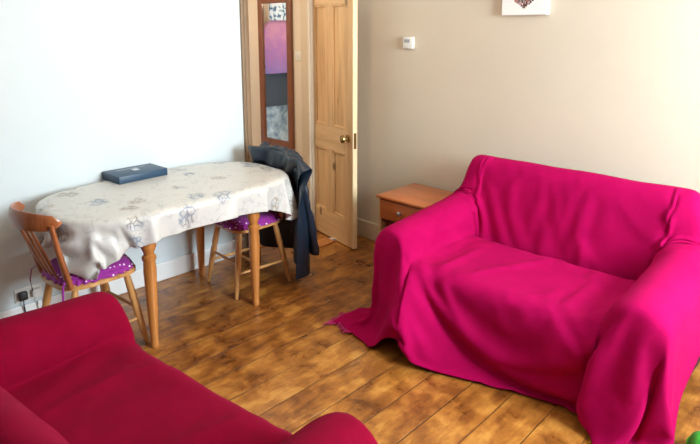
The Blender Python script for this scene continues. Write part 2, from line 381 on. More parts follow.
# draped cloth surfaces: point grids in millimetres, each number the difference from its neighbours
GRID = {}
GRID['throw_r'] = (87, 61, [
-2217,-2,-3,-2,-1,-2,-1,-1,-2,1,1,2,2,2,2,19,22,9,8,7,7,7,7,8,8,9,10,10,10,9,15,18,-7,-7,-9,-2,-5,-10,2,20,-2,-5,0,0,0,-4,3,7,6,3,-2,0,9,5,-13,-17,-26,-32,-32,-33,
-14,29,0,0,1,-1,1,0,-1,2,1,0,-1,1,0,0,-15,18,0,1,0,0,-1,1,0,0,0,-1,0,-1,-6,-17,-34,1,8,14,9,0,-1,1,-32,9,3,5,10,2,9,-9,-4,3,0,2,-9,-2,7,9,-3,0,-1,0,
0,0,31,1,0,-2,-1,-1,-3,0,0,-1,-1,0,-1,0,-2,-2,17,1,0,-1,0,1,-1,-1,-1,-4,-5,-9,-18,-20,-5,19,18,3,-1,-12,4,-1,-2,6,-1,1,-4,-3,4,-2,0,-2,-1,2,0,0,-7,1,12,3,0,-1,
0,0,-1,15,16,6,2,0,-2,1,2,0,-1,1,-1,0,-1,1,-2,0,-2,-1,-2,-3,-4,-3,-6,-4,-4,-6,-17,-3,16,15,2,-10,-9,-1,3,7,20,-6,11,-17,0,-1,1,0,0,8,-9,-8,4,0,0,-10,-4,6,9,0,
0,-1,0,0,16,-4,18,-3,9,2,1,1,-1,1,-1,0,0,0,1,0,-9,-6,-10,-19,7,1,-9,3,4,-4,-13,6,14,9,-5,-7,-5,4,-3,1,-3,3,13,1,0,0,1,0,-5,-5,-5,-1,-3,-7,8,2,0,-5,1,9,
5,1,-1,0,1,17,-3,-2,24,-2,-6,11,-2,-2,-10,9,4,0,2,-2,2,-50,3,11,2,-3,-12,10,5,-9,-11,6,14,5,-6,-5,0,3,2,4,16,-7,-7,-11,-8,10,-8,-2,2,-1,-7,12,9,-5,-2,1,8,-2,0,-2,
-2,-1,7,0,-1,0,16,0,-8,3,4,16,-19,17,3,4,-16,4,-19,-2,-5,-2,16,0,-8,7,-23,13,5,-8,-10,5,13,3,-5,-5,0,3,3,5,1,-15,2,-16,13,4,7,-1,0,-1,-1,0,-10,8,7,-9,-6,8,0,2,
-1,-2,-1,5,6,-1,-1,17,0,-4,0,0,-13,23,-18,16,0,7,-22,1,-16,14,5,-17,8,-3,-8,11,5,-5,-11,3,12,3,-5,-5,2,6,4,2,-4,-7,-2,0,3,-16,-8,6,1,2,-1,2,0,2,1,4,10,-6,-4,1,
2,1,0,2,1,6,1,0,17,0,1,-16,11,-4,-29,19,-7,21,-11,-1,1,1,-12,0,14,-6,-4,2,7,-1,-9,-1,9,5,-4,-5,3,7,1,-2,-7,-11,-4,4,0,0,10,1,2,1,0,1,0,0,1,-1,-2,-7,12,-6,
0,-6,1,5,-1,-3,11,1,0,17,0,0,-1,-18,17,-8,-17,6,0,7,0,0,-1,-1,5,-12,5,-5,6,5,-7,-6,8,7,-3,-5,2,7,-2,-4,-10,-6,7,13,0,0,1,-9,3,-2,0,1,-1,0,1,0,1,0,-3,-3,
8,-1,0,0,-5,2,6,3,1,0,17,0,0,0,-2,-11,12,-17,-6,-2,9,4,-1,-1,-2,-2,6,-5,-2,4,0,-7,3,8,0,-6,0,8,-4,-6,-10,2,10,9,-7,-1,-1,-2,0,-3,1,0,-1,0,1,-1,1,0,1,1,
-3,2,-1,9,-2,-3,1,11,-4,2,1,16,1,0,-1,0,-6,0,3,-20,-8,10,8,1,-1,-3,-2,5,-6,1,5,-5,-3,8,3,-6,-3,10,-6,-6,-8,7,11,3,-7,-1,-1,0,0,0,3,1,-3,0,0,-1,1,-1,0,2,
0,3,-6,1,-3,1,2,8,1,0,2,-1,17,-1,0,0,-5,5,0,0,-4,-15,-15,18,3,0,-2,0,0,-4,2,2,-7,5,7,-5,-5,10,-8,-4,-8,13,9,-2,-6,-1,-1,0,0,1,-1,-3,-1,4,0,0,1,1,1,0,
0,2,-3,-2,0,2,0,4,7,-3,0,2,0,17,0,0,-2,1,-2,2,-2,1,-5,2,-31,22,1,-3,-1,0,-3,3,-2,-1,9,-3,-8,10,-8,-1,-8,17,3,-5,-5,0,0,2,1,0,0,1,2,1,-3,1,1,1,-1,0,
0,-2,6,-4,-11,9,0,-2,-4,-5,10,6,3,0,17,0,-1,-1,0,-2,-1,3,-1,1,-18,19,-28,15,-1,-2,0,-2,3,-4,7,0,-9,9,-8,1,-9,20,-2,-6,-3,0,1,1,0,0,0,-1,3,-1,-1,12,-10,-1,-4,-1,
-2,-1,4,2,1,0,-2,1,-3,-6,13,-7,10,4,2,16,1,-1,-2,-1,-1,0,1,2,-3,4,-19,17,-16,7,-5,-1,0,1,1,4,-9,6,-6,3,-8,19,-7,-6,-1,2,0,0,0,-1,2,1,-1,6,14,-17,2,0,-9,10,
7,-11,-7,3,2,-3,0,5,2,-16,7,5,2,2,7,5,17,0,-2,0,-3,0,-1,1,1,3,-4,3,-15,14,-11,-1,-4,2,1,2,-6,4,-4,4,-7,16,-10,-2,2,1,0,2,-1,1,1,-2,0,2,6,-17,1,5,3,-2,
-2,9,9,-10,-9,6,4,2,-9,-9,20,-1,-10,11,-17,31,-2,17,-1,0,-2,-2,-4,0,0,2,2,4,-3,3,-13,13,-15,-2,1,5,-2,1,-1,4,-6,12,-8,1,2,1,1,-1,0,2,-1,1,1,2,3,-9,13,-4,-2,7,
-5,-7,2,1,3,-7,-12,9,5,0,0,1,0,4,-17,24,-16,-3,14,1,-1,1,-1,0,0,-2,-1,0,2,4,-2,1,-9,5,-13,10,1,1,0,2,-2,7,-6,2,3,-2,1,0,1,1,0,2,1,-2,-1,0,6,-2,-2,-6,
5,10,-7,-8,6,6,0,1,-2,2,1,-13,-10,3,-2,13,-13,-3,12,37,-6,-7,-2,4,2,-1,0,-2,-2,-2,1,3,2,1,-3,0,-7,-1,1,2,-1,3,-2,2,2,-2,2,-1,1,0,0,1,1,-4,5,0,3,-3,-1,1,
1,-1,-1,3,-5,-1,-3,1,2,1,-5,-1,9,-1,5,3,-2,0,0,2,28,-9,-2,0,3,1,2,0,0,0,0,-2,-1,1,2,2,-1,0,1,1,0,2,-1,2,0,-2,2,0,1,0,1,0,1,-2,5,-4,2,-2,2,0,
0,-1,-1,-1,2,-1,-1,5,0,-7,-9,15,0,3,-1,-4,-5,3,0,0,2,25,-5,-1,1,2,3,2,2,0,1,-1,1,0,0,0,2,-1,2,-1,0,1,-1,1,-1,1,1,-1,0,1,0,1,0,-1,1,1,-5,1,7,-7,
0,6,-3,-3,1,0,1,-4,0,3,4,-2,-8,8,-4,-1,-3,-1,7,0,0,-10,26,-5,1,-1,1,3,3,2,2,0,1,0,1,0,0,0,0,3,-1,0,0,0,-1,1,-1,0,1,0,-1,0,0,0,0,0,-1,-4,5,-3,
3,-4,2,1,-3,1,2,2,-3,0,2,1,1,-2,1,1,-2,4,3,-8,0,0,7,29,-2,-5,0,-1,3,3,2,2,2,1,1,0,1,0,0,1,0,0,0,-2,1,0,-1,0,0,-1,0,0,0,-1,1,0,0,1,-4,-3,
5,-2,5,-9,2,6,-2,-2,-1,4,-1,0,-2,0,0,0,0,2,-1,1,-2,0,0,0,30,0,-6,-4,-1,0,5,-4,-2,-6,11,4,3,2,1,1,1,0,-1,-1,0,-1,-1,0,0,0,0,-1,0,-1,0,-3,1,2,0,1,
-3,2,2,-4,-1,-1,-2,4,-1,-1,0,-2,1,1,0,0,0,1,-1,2,0,-2,0,0,2,34,-3,2,-9,-6,3,-4,9,-5,8,-10,0,4,2,3,3,-2,-2,1,0,-1,-1,1,-1,-1,0,-1,1,-1,-1,0,5,0,-2,-1,
1,-1,2,-21,14,0,-3,-5,-1,6,4,-1,-3,-4,-4,4,-2,-2,2,2,0,0,5,0,0,-13,14,26,25,5,-11,-16,3,-1,6,1,6,-2,-3,-4,-4,-9,10,-31,-3,-1,1,0,-1,2,-4,-1,1,-1,0,3,-2,-9,-3,0,
-1,26,2,-11,-3,-4,3,0,1,-3,-3,2,1,1,-4,6,-6,5,-3,4,-10,6,1,-1,0,0,4,9,-3,4,1,-6,6,-7,0,0,2,1,0,-2,0,-1,6,4,-4,-3,0,-2,0,0,-3,6,-1,-2,0,0,-5,9,0,-1,
-5,-5,-4,7,7,-5,6,0,1,-2,-1,-3,-4,6,0,2,4,-1,-1,0,0,0,-1,2,-9,0,0,2,4,5,-1,-2,2,2,1,1,0,-2,0,1,2,-1,-2,-8,1,21,-18,-1,0,0,0,1,-2,1,2,1,1,1,-7,1,
-1,4,1,-13,6,2,4,-2,-2,-7,3,10,1,3,-6,2,-5,0,-1,1,-1,3,2,-4,-1,-2,0,0,5,-28,27,8,-25,25,5,-4,-11,3,-5,-5,-1,2,6,10,13,-10,6,15,-8,-3,-3,-2,-2,-1,-2,-3,-2,-2,0,-3,
2,1,0,1,4,-2,-15,23,-20,25,8,2,-5,0,-2,-4,-9,11,-7,5,-1,3,-9,6,1,-1,6,0,0,-3,14,-13,-12,35,8,-1,-6,-1,-2,-3,6,4,1,2,-8,8,2,0,0,-4,1,2,1,1,-1,1,0,-1,-1,1,
0,0,1,-1,1,1,-5,3,0,1,-13,4,1,0,2,-6,0,9,1,2,-2,-1,3,-1,0,-1,1,0,0,0,1,29,-6,4,7,-20,-18,12,14,-10,13,1,2,-7,-2,12,3,0,0,-10,10,1,-1,-1,-2,0,-2,0,0,0,
-1,2,2,1,2,-1,-2,0,2,0,0,2,-2,-7,-5,0,9,4,-1,-2,2,1,-1,0,0,1,-2,-2,3,0,0,0,23,4,-22,-10,8,27,-1,-19,17,3,-1,-11,2,10,3,-15,13,-12,13,4,0,-1,0,1,-1,1,-1,0,
0,-1,1,0,0,-2,3,-2,-5,5,0,2,-8,1,4,2,0,-3,-1,3,1,-3,2,1,0,0,0,-1,1,-1,0,0,0,27,-22,8,9,11,-10,-12,17,3,-1,-12,1,15,-5,-12,17,-10,7,4,-3,3,1,-1,0,1,-1,1,
-1,-1,0,0,0,0,2,-3,1,-5,4,0,1,2,-3,2,-2,0,2,0,-2,0,2,0,0,-1,0,1,0,-2,0,0,0,2,28,-3,6,3,-9,-11,14,2,0,-11,0,16,-9,-2,8,-6,2,5,0,1,-4,0,0,0,0,1,
0,1,2,1,-2,1,0,-1,1,1,2,-3,0,1,0,1,-3,2,0,-3,1,2,-1,1,-2,0,2,0,0,-2,0,1,0,0,1,30,0,2,-6,-10,13,1,2,-10,-3,16,-10,8,0,3,-9,2,4,-5,-2,1,0,2,0,1,
1,1,1,0,1,1,-2,1,0,1,0,1,-2,0,2,0,-2,1,-4,2,2,-2,-1,2,0,1,0,-1,1,-1,1,0,-1,0,0,1,31,0,-2,-9,11,-1,2,-8,-4,13,-7,9,-4,4,-9,9,-4,2,2,0,0,1,-1,1,
0,-1,0,0,0,0,-1,1,-2,0,0,0,2,-1,0,-5,2,0,2,3,-2,0,2,-2,-2,-1,1,0,1,1,-1,2,-1,0,0,0,-1,32,0,-6,6,-3,3,-5,-5,9,-2,5,1,-1,-7,8,-10,4,3,1,2,0,0,0,
0,0,1,0,0,0,0,0,-1,0,-1,0,2,-1,-1,0,1,-2,2,-2,1,1,-1,-1,2,1,0,-1,0,0,-2,2,-2,0,1,0,0,-2,34,-1,-1,-2,2,-3,-5,5,5,-1,2,-2,-1,-2,-3,8,-1,-3,3,0,2,-1,
1,-1,0,0,0,0,0,0,0,0,0,0,0,-2,2,-1,0,1,0,0,1,-1,-2,2,0,0,0,0,0,1,-1,0,-1,0,0,0,0,0,-1,34,-1,-2,0,0,-5,2,7,-4,4,0,-1,-6,4,3,0,0,1,-2,1,-2,
0,0,3,0,-1,0,0,0,0,0,0,0,0,-1,-2,0,2,0,-1,1,1,0,0,0,-1,0,-1,1,1,1,-1,0,0,-1,1,0,-1,0,0,1,33,0,-1,-1,-3,1,6,-2,2,0,0,-6,3,4,-1,1,-2,0,0,-2,
0,1,2,-2,0,3,0,0,0,0,0,0,0,-1,-1,1,-3,1,0,3,-2,2,-1,0,1,-1,-1,1,0,0,-2,0,1,0,0,0,0,-1,0,0,2,33,0,0,-1,-1,2,2,-1,0,2,-6,2,3,0,0,0,0,0,0,
0,1,-1,-2,0,2,-2,0,2,0,0,0,0,0,0,0,-3,0,2,0,0,1,-2,0,-1,0,1,2,0,-1,-1,1,0,-1,0,1,0,0,0,0,0,0,34,0,-2,0,0,4,-3,1,2,-3,0,2,1,-1,0,-1,1,-1,
1,1,-1,1,-1,0,-2,0,2,-2,0,2,0,0,0,0,0,0,-2,1,0,1,0,0,0,1,0,0,-1,0,0,0,0,0,-1,1,0,-1,1,-1,0,0,-2,33,0,0,0,1,0,1,0,0,-2,1,1,0,0,0,0,0,
1,-1,0,0,0,1,-1,0,0,-2,0,2,-2,0,2,0,0,-2,1,-3,3,0,1,1,-1,-1,0,-1,1,1,-1,0,0,0,0,0,-1,0,1,1,-1,0,0,0,34,0,-1,0,3,-1,0,1,-1,0,0,0,0,0,1,-1,
0,0,0,0,1,-1,0,1,-1,0,0,0,-2,0,3,-2,-1,0,2,-1,2,-2,0,0,1,0,1,-1,1,-1,-1,1,0,0,0,0,0,-1,1,0,-1,0,0,0,2,34,0,-1,1,1,0,0,0,-1,0,1,0,0,0,-1,
1,0,-1,1,0,0,1,-1,0,1,0,-1,0,0,0,-3,0,0,0,1,0,1,0,0,1,1,0,-1,0,-1,0,0,1,0,-1,0,-1,1,1,-2,0,-1,2,0,0,-1,33,0,1,1,0,0,-1,1,-1,1,1,0,-1,0,
0,-1,-1,2,0,0,0,0,1,-1,0,0,1,0,0,-1,1,-1,1,-3,2,2,-2,-1,0,0,1,0,0,0,0,-2,3,-1,-1,0,-1,0,0,1,-1,0,0,1,0,0,-1,31,2,1,1,0,0,0,1,-1,1,-1,0,0,
0,0,1,0,-2,-1,2,0,0,0,1,-1,0,0,0,0,1,-1,1,-4,2,-1,-1,4,-3,0,0,2,1,-1,0,0,0,-6,0,1,1,2,2,0,-1,2,-3,0,0,0,0,1,32,0,2,1,1,0,-2,1,-1,1,1,-1,
1,-1,0,-1,1,0,1,-3,2,0,0,0,1,0,0,-1,0,0,0,-3,1,2,-1,-2,2,0,0,-1,-2,-3,2,-1,3,3,-2,1,1,1,-1,-1,0,-1,1,-1,0,1,0,0,1,35,-1,1,1,-1,0,0,-1,2,-1,0,
0,0,0,0,1,-1,-1,1,0,-2,3,0,-1,0,0,-1,1,0,0,-2,0,2,1,-2,-1,-1,2,0,-4,-7,11,-3,4,-5,-1,5,-1,0,-1,0,0,1,1,-1,2,-1,0,0,0,0,34,0,1,0,1,-1,0,0,0,-1,
1,0,-1,1,0,-1,0,1,-1,1,0,-2,0,1,1,0,0,0,1,-2,-1,2,1,-2,1,0,-4,3,0,-1,5,-8,5,0,0,0,0,0,-1,1,1,0,-1,-1,-1,1,0,0,0,0,-1,34,1,-1,2,-1,0,0,-3,3,
-1,-1,1,-3,4,-3,2,-2,2,-4,3,-1,0,1,2,0,-1,2,0,-2,-1,2,0,0,1,-1,2,-2,-1,0,1,-1,2,-1,-3,3,0,0,1,0,-1,-1,0,1,0,-1,0,1,-1,0,0,-1,35,-1,1,0,1,0,0,-2,
1,1,-2,-2,3,-7,7,-2,1,-2,0,0,3,0,1,-1,0,1,-1,0,0,-3,-1,1,0,0,0,0,3,-1,0,1,-1,-1,1,1,0,1,0,-1,0,0,0,0,-1,0,1,0,0,-1,0,0,0,34,1,0,0,0,0,0,
0,-1,1,0,0,-1,2,-6,1,0,-2,6,-6,0,0,-1,0,0,1,0,1,1,4,-2,0,0,0,2,-1,0,0,0,1,0,-2,1,1,1,-1,0,0,0,0,0,0,-1,0,0,1,0,-1,0,0,1,33,-1,2,1,0,0,
0,0,-2,2,1,-1,1,-2,2,-2,-4,5,-5,2,-1,-1,0,0,-1,0,0,0,0,3,4,-1,0,0,0,4,-1,-5,0,2,0,-1,-2,3,0,0,1,0,0,0,0,-1,0,0,1,-1,-1,-1,0,0,1,26,7,3,-1,1,
-1,1,-1,-2,1,1,0,-1,2,-1,-4,4,-6,4,2,0,1,-1,0,1,-1,1,-1,1,-1,0,0,0,0,0,-3,5,-3,0,1,0,0,-3,1,2,0,0,0,0,0,-1,0,1,0,0,0,0,-1,0,0,-2,36,-2,1,0,
0,0,0,0,-1,-4,5,0,-2,2,-6,5,-4,5,0,0,0,0,0,0,0,0,0,1,-1,0,0,1,0,0,-1,-1,-2,2,0,1,0,0,1,-7,5,2,-1,0,0,-1,0,1,0,1,-1,0,-1,0,0,0,0,14,11,-17,
27,0,0,0,0,1,-4,-8,9,2,-7,6,-2,-2,-3,-5,11,0,0,1,-1,0,1,-2,-2,-3,-2,-2,0,2,3,-4,3,1,6,0,1,1,-1,0,0,-9,8,1,1,-2,1,1,0,0,-1,-1,0,1,-1,0,0,1,14,3,
18,-19,22,1,-1,2,0,-3,-6,-19,3,15,0,0,4,-6,7,-12,10,-1,-1,1,-2,-1,0,0,2,2,2,0,-3,3,0,-1,-3,3,0,2,-3,0,0,1,0,-10,11,0,-1,0,1,1,-1,0,0,0,-2,1,0,0,0,23,
3,-2,0,-26,1,0,-1,2,8,11,13,-3,1,2,-10,1,8,0,2,-5,2,2,-2,1,0,0,1,0,-1,1,-1,1,0,-2,-3,1,6,0,2,-10,-2,-2,-4,5,7,-10,15,-4,4,0,-1,0,0,1,0,-1,0,0,0,1,
21,-16,11,-37,-6,20,1,-1,0,-8,-5,22,11,-24,-9,29,1,-3,-2,10,-5,-4,-3,0,0,-1,0,-1,0,0,3,8,7,-2,-4,-10,15,5,0,-29,9,25,4,-2,-2,-8,-3,-16,13,1,3,-9,2,7,2,-1,-1,5,0,0,
-12,10,1,-8,-9,7,-11,-1,1,0,0,-1,6,12,6,-11,6,-2,6,-10,6,1,2,1,0,-1,1,0,1,0,1,-3,-1,-2,-2,10,14,-14,-24,-15,35,5,-14,3,3,1,-2,2,-1,-2,3,2,-4,1,-2,-2,1,-1,-3,0,
0,8,0,1,-2,-5,17,-13,-2,-2,-1,4,-1,-3,10,4,8,-2,-3,-21,42,-26,1,0,-1,1,2,-1,0,1,1,0,-2,-8,-10,-4,-1,-7,10,-7,19,5,9,-8,-5,6,-6,6,-3,1,7,-10,-3,13,-6,6,-1,-2,3,-8,
0,0,1,-29,-34,-12,43,-9,12,10,11,9,14,17,-16,-19,15,39,-17,3,9,-37,8,1,0,0,-2,-1,0,1,-2,-1,-1,1,2,6,0,-8,20,-16,9,-6,-5,-3,1,-2,-5,6,-7,4,2,-7,6,-1,-5,5,-3,-5,2,7,
-2,0,0,2,-32,30,11,5,3,2,6,4,2,1,-1,1,-1,-4,-18,14,2,2,4,0,-4,-2,0,1,-1,0,-1,-1,0,0,0,-1,-2,3,2,-3,3,-3,6,-23,4,0,-1,1,-3,12,-2,-4,-1,-1,-2,4,1,-6,5,2,
-5,9,0,0,-3,17,7,4,3,-1,0,0,-1,1,0,2,0,-2,2,-3,-9,9,5,-1,-1,-1,1,-1,0,-1,0,0,0,0,-1,-1,0,-1,1,3,-5,1,1,1,9,-10,2,3,2,-4,-6,0,3,-4,-1,0,2,1,-2,2,
-3,0,2,0,0,2,28,3,2,0,0,-1,-1,0,-1,-1,-4,0,1,1,3,3,4,1,-2,0,0,-1,1,-1,0,-1,0,0,-1,1,-1,0,0,-4,4,-2,1,2,-3,2,-2,-5,2,2,3,-3,1,2,-2,-1,1,1,-2,2,
0,0,1,-1,0,0,-1,31,1,1,0,0,0,0,0,0,0,1,0,1,0,0,0,0,2,1,-2,0,0,-1,0,0,1,-1,1,0,-1,1,-1,0,0,0,0,-1,2,0,-1,-1,0,0,2,-2,1,0,0,4,-6,3,-2,1,
2,4,2,0,-10,0,0,10,22,8,0,0,1,-1,1,0,-1,0,-1,0,0,1,1,1,0,1,1,0,-1,0,0,1,1,-1,0,0,1,0,-1,1,0,0,-1,0,0,2,-1,-3,5,-1,-2,1,3,-5,-1,-3,5,11,-5,-10,
4,-2,-4,2,-2,5,0,0,-11,11,5,8,-1,1,1,0,-2,1,0,2,0,-2,-5,2,3,1,3,0,0,0,1,1,-1,0,1,1,-1,0,1,1,0,0,-1,2,-6,1,8,-6,7,-3,-1,-1,-2,2,0,-2,3,-7,-6,9,
11,-14,0,5,-5,0,4,0,0,3,18,1,-4,13,-2,4,-2,1,1,-6,2,-11,3,9,2,-2,1,-7,-2,2,0,0,0,1,0,1,0,1,0,0,0,0,1,3,-1,7,-7,-8,9,-12,10,4,-4,-4,5,5,-5,-1,7,-7,
-8,8,8,-8,-5,4,3,4,0,0,2,64,-9,-1,-17,0,-6,-2,-2,-9,6,-16,16,0,-4,-4,-1,-11,4,3,0,1,0,0,0,0,-2,0,0,0,-1,0,-1,-1,-1,2,0,7,-8,5,-1,-12,7,9,-5,0,0,1,-5,2,
8,-7,-6,7,7,-4,1,1,-17,15,-6,-2,-4,12,4,1,1,-1,1,-9,8,-15,16,-9,4,2,-1,-5,-4,3,0,1,0,0,1,1,0,1,-1,1,-1,1,-1,0,2,-2,-2,2,2,5,-12,16,-8,-10,4,12,-7,1,4,-5,
-9,6,8,-10,1,5,5,-3,-16,11,3,-6,0,5,-3,-2,6,-1,1,-1,5,-16,14,-3,9,-1,-9,4,-9,5,-2,-2,0,1,2,-1,0,1,1,1,-1,1,0,1,0,-1,3,-1,-3,-1,12,-6,-2,6,-4,-6,2,2,-9,9,
7,-7,-8,7,9,-10,2,-1,-9,6,3,4,8,-8,6,-6,-2,-1,0,1,-8,0,13,5,5,-2,-14,11,-5,-3,3,-1,-2,0,0,0,3,-1,0,0,1,1,0,1,0,1,0,-2,3,-2,-1,2,-7,-8,15,1,-4,0,-2,1,
-4,10,7,-8,-9,7,7,-16,2,1,8,-2,3,-6,9,1,-4,-2,0,1,-8,5,9,8,2,-3,-14,14,-2,-4,-2,2,-2,-1,0,-1,1,0,2,0,0,0,0,2,-1,1,0,1,3,-2,0,0,0,-1,0,1,7,-6,-9,7,
5,-10,-5,9,11,-7,0,-4,-1,-8,9,0,2,3,-3,-2,-9,1,2,0,-7,6,9,7,2,-5,-14,16,0,-2,-6,0,2,-1,-1,1,0,-1,0,1,1,0,0,1,-1,2,0,0,1,-1,1,1,1,-2,-1,-1,-3,6,8,-8,
-2,7,1,-11,-7,6,14,-7,-6,0,1,2,-2,5,2,8,-5,-12,2,1,-4,5,10,9,1,-7,-13,17,0,-1,-4,-5,1,1,0,-1,0,0,0,0,0,1,0,0,0,2,-1,1,1,0,0,1,1,0,1,-5,3,2,-3,1,
1,-6,4,7,0,-8,-5,3,2,1,0,0,-3,0,8,0,-10,4,-10,-2,-1,6,10,7,1,-9,-11,17,0,0,0,-10,2,1,1,-1,-1,0,0,0,0,0,0,1,1,0,-1,2,0,0,0,2,0,0,0,0,4,-11,-8,5,
1,0,2,-1,5,8,0,-9,-7,6,5,0,0,4,-4,3,0,9,-4,-5,2,3,5,5,0,-8,-9,16,0,-1,0,-2,3,-2,-6,0,0,0,0,0,-1,0,1,0,0,1,0,0,0,0,1,0,0,0,3,0,0,6,-5,-4,
-2,6,8,-10,-4,3,3,6,-2,-8,-10,8,13,-6,1,-4,5,-1,-5,7,14,-9,3,2,1,-6,-10,13,0,0,0,-1,-1,1,-5,0,-1,0,-1,0,0,0,0,0,1,1,-1,1,0,0,0,0,1,1,1,-2,-1,2,6,5,
-8,-5,-1,6,7,-12,-8,3,-2,16,5,-9,-8,6,11,-16,7,2,-3,-1,0,9,3,-1,1,-6,-8,10,0,0,0,0,0,-3,0,0,-3,-3,2,0,0,0,-1,1,-1,0,1,1,-1,1,0,0,0,1,0,0,1,0,0,-1,
7,-1,-3,-4,1,6,5,-8,-1,-3,-6,9,12,-8,-2,2,-3,4,-9,9,3,-9,11,1,0,-1,-9,6,-1,0,-1,-1,1,1,-4,2,-3,0,-5,4,1,0,-1,0,-1,1,0,0,0,1,0,0,0,1,0,0,1,-1,0,0,
-2,8,4,-4,-1,-2,2,4,0,-2,8,-7,-2,1,6,-14,2,3,6,-1,-9,5,7,4,7,2,-9,0,-1,0,0,0,1,0,0,12,-14,0,1,-3,2,-1,1,0,-1,-1,1,0,0,1,0,0,0,1,-1,1,1,0,1,0,
0,-3,-12,16,2,-2,1,-1,0,1,-2,5,4,-12,-3,9,8,-14,10,3,-19,-2,16,2,7,4,-6,-1,6,1,1,-1,-2,-1,0,0,-16,9,0,6,-5,-1,2,-1,-1,-1,1,0,0,0,0,1,0,0,0,0,0,1,2,-1,
0,0,-2,7,-3,11,-5,-5,1,2,6,-8,-2,6,5,-8,-8,7,8,-3,-4,-13,-7,19,0,11,-5,-5,6,0,1,0,1,3,-1,-5,-14,-3,1,13,11,-6,-8,5,-1,-2,0,-1,-1,1,0,1,0,0,0,0,1,0,1,0,
-1,0,0,-2,7,-1,1,7,-7,-4,2,3,0,-3,1,3,5,-5,-1,4,2,-13,-4,10,-4,5,7,-6,7,-1,0,0,0,0,1,1,0,7,6,3,3,-2,-8,-3,-6,-7,0,0,-1,0,0,0,0,0,1,1,-1,0,1,0,
3,1,-1,-2,2,6,-2,-1,2,3,-4,-1,1,7,-5,-5,3,4,2,-6,0,-7,-6,9,-12,5,-3,2144,17,17,17,17,18,17,17,17,17,17,17,18,17,16,-2,48,32,35,35,35,36,35,35,35,36,35,35,34,35,33,31,36,
35,31,11,10,5,25,5,7,7,4,3,3,7,4,-7,1,5,8,6,-4,11,5,-7,10,12,12,14,7,17,0,0,0,0,-1,0,-2,-2,0,1,-1,-2,0,1,16,-31,0,-1,0,0,0,0,0,0,-1,0,0,1,-1,2,0,
0,0,1,0,2,0,0,13,0,2,-2,-5,-9,-5,4,11,-7,0,1,-3,9,-17,10,8,-1,-1,-2,0,-1,10,-1,0,-1,0,0,-5,-1,2,0,-1,-1,0,0,-2,-1,-3,-1,0,0,0,0,0,0,1,0,0,0,-1,-2,0,
5,-2,0,-1,0,-2,1,1,2,0,-1,4,2,0,3,-2,2,3,-1,1,-4,5,4,-9,7,-2,-2,0,-2,0,-2,12,-4,0,-1,-8,0,3,0,0,0,-3,1,0,-1,0,-3,2,0,0,0,0,0,0,-1,0,1,-3,0,3,
0,-1,2,0,0,0,-2,4,-1,3,-7,1,0,1,8,-2,-1,-2,9,-4,-2,2,-8,10,-7,8,3,-3,0,-1,0,-7,8,10,0,-18,4,5,-2,0,0,-1,4,-5,-3,2,-3,8,-2,0,-3,-1,0,0,0,0,0,-4,2,2,
0,0,1,-1,1,1,1,3,-4,-2,-3,-2,1,1,1,3,2,-1,-5,-2,9,-7,5,-4,3,0,1,9,5,-6,1,-1,-5,3,3,8,7,2,-15,2,-1,-7,-6,-1,4,3,0,5,-6,0,0,0,1,-2,0,0,0,-2,2,1,
-1,1,0,0,1,0,-1,-6,-1,6,1,0,12,-9,3,-1,-1,-2,-2,3,-3,-2,3,1,1,-1,1,-1,-1,12,3,-6,1,-3,-1,11,-19,25,-8,11,-16,2,5,5,-3,-14,-1,0,2,-3,1,0,3,-2,1,-1,0,-2,2,1,
0,1,-1,1,-1,0,-1,1,5,1,-6,2,-1,0,-1,-1,1,0,0,3,-2,2,-4,2,-4,6,-2,-3,0,-1,5,11,0,-3,-4,1,2,6,-17,24,-8,17,-21,0,3,-4,5,-8,-2,-1,4,-2,0,-2,2,-1,1,-1,2,0,
0,0,0,0,-1,1,-1,1,-1,1,0,0,-1,2,-4,6,-3,0,2,-2,-1,-2,-1,1,-1,4,-2,0,-2,1,3,0,8,2,0,-3,0,-1,20,-8,-21,27,-21,17,-11,-5,0,0,1,3,0,-5,2,-1,1,0,0,0,0,1,
0,0,0,0,0,0,0,0,-1,0,0,0,2,-1,0,-4,1,-1,-3,2,1,0,0,2,-1,-1,2,-7,4,6,-1,-2,-1,6,4,1,-3,-1,1,4,15,-8,-20,27,-21,-1,3,0,0,-1,-1,-3,6,-2,-1,1,0,1,-1,1,
-1,0,1,0,-1,1,0,-1,0,1,0,0,-1,0,0,-1,4,-1,0,-1,-2,0,1,-3,2,-1,1,-3,6,-2,-3,2,1,3,1,3,1,-3,0,-1,1,-4,23,-20,-12,22,-12,-1,5,-2,-1,-1,1,-1,2,-1,0,0,0,1,
0,0,0,0,0,0,0,-1,1,1,-1,0,0,1,-2,0,1,-3,1,1,3,0,0,-1,0,-2,0,1,-4,5,-6,4,-1,2,4,-1,3,0,-4,1,0,-1,9,-18,27,-25,-5,25,-17,4,2,-3,0,1,-2,0,1,1,0,-1,
1,-1,1,0,-1,1,0,-1,1,0,-1,1,0,0,-1,0,0,-1,2,-5,3,1,-1,1,0,1,0,1,-1,5,-6,5,-6,0,5,1,0,3,-1,-3,-1,0,-1,-5,16,-8,3,-12,-4,22,-14,4,0,-3,1,0,0,1,-1,0,
1,-1,1,0,0,0,0,-1,0,1,-1,1,0,0,0,0,0,1,1,-3,8,-4,-2,-2,2,-1,-1,-1,0,2,0,-1,1,1,1,2,-1,0,3,-1,-4,1,-1,-2,3,-4,4,8,-3,-13,0,5,1,1,-1,0,-1,1,0,0,
1,0,0,0,-1,1,0,-2,2,0,-1,1,0,-1,1,0,0,0,0,-1,1,-6,4,-1,1,-2,1,1,2,2,1,-10,9,-5,5,0,-1,1,2,2,-4,-3,-1,0,-2,-1,-2,0,14,4,-5,-19,12,-10,11,-4,1,1,-1,1,
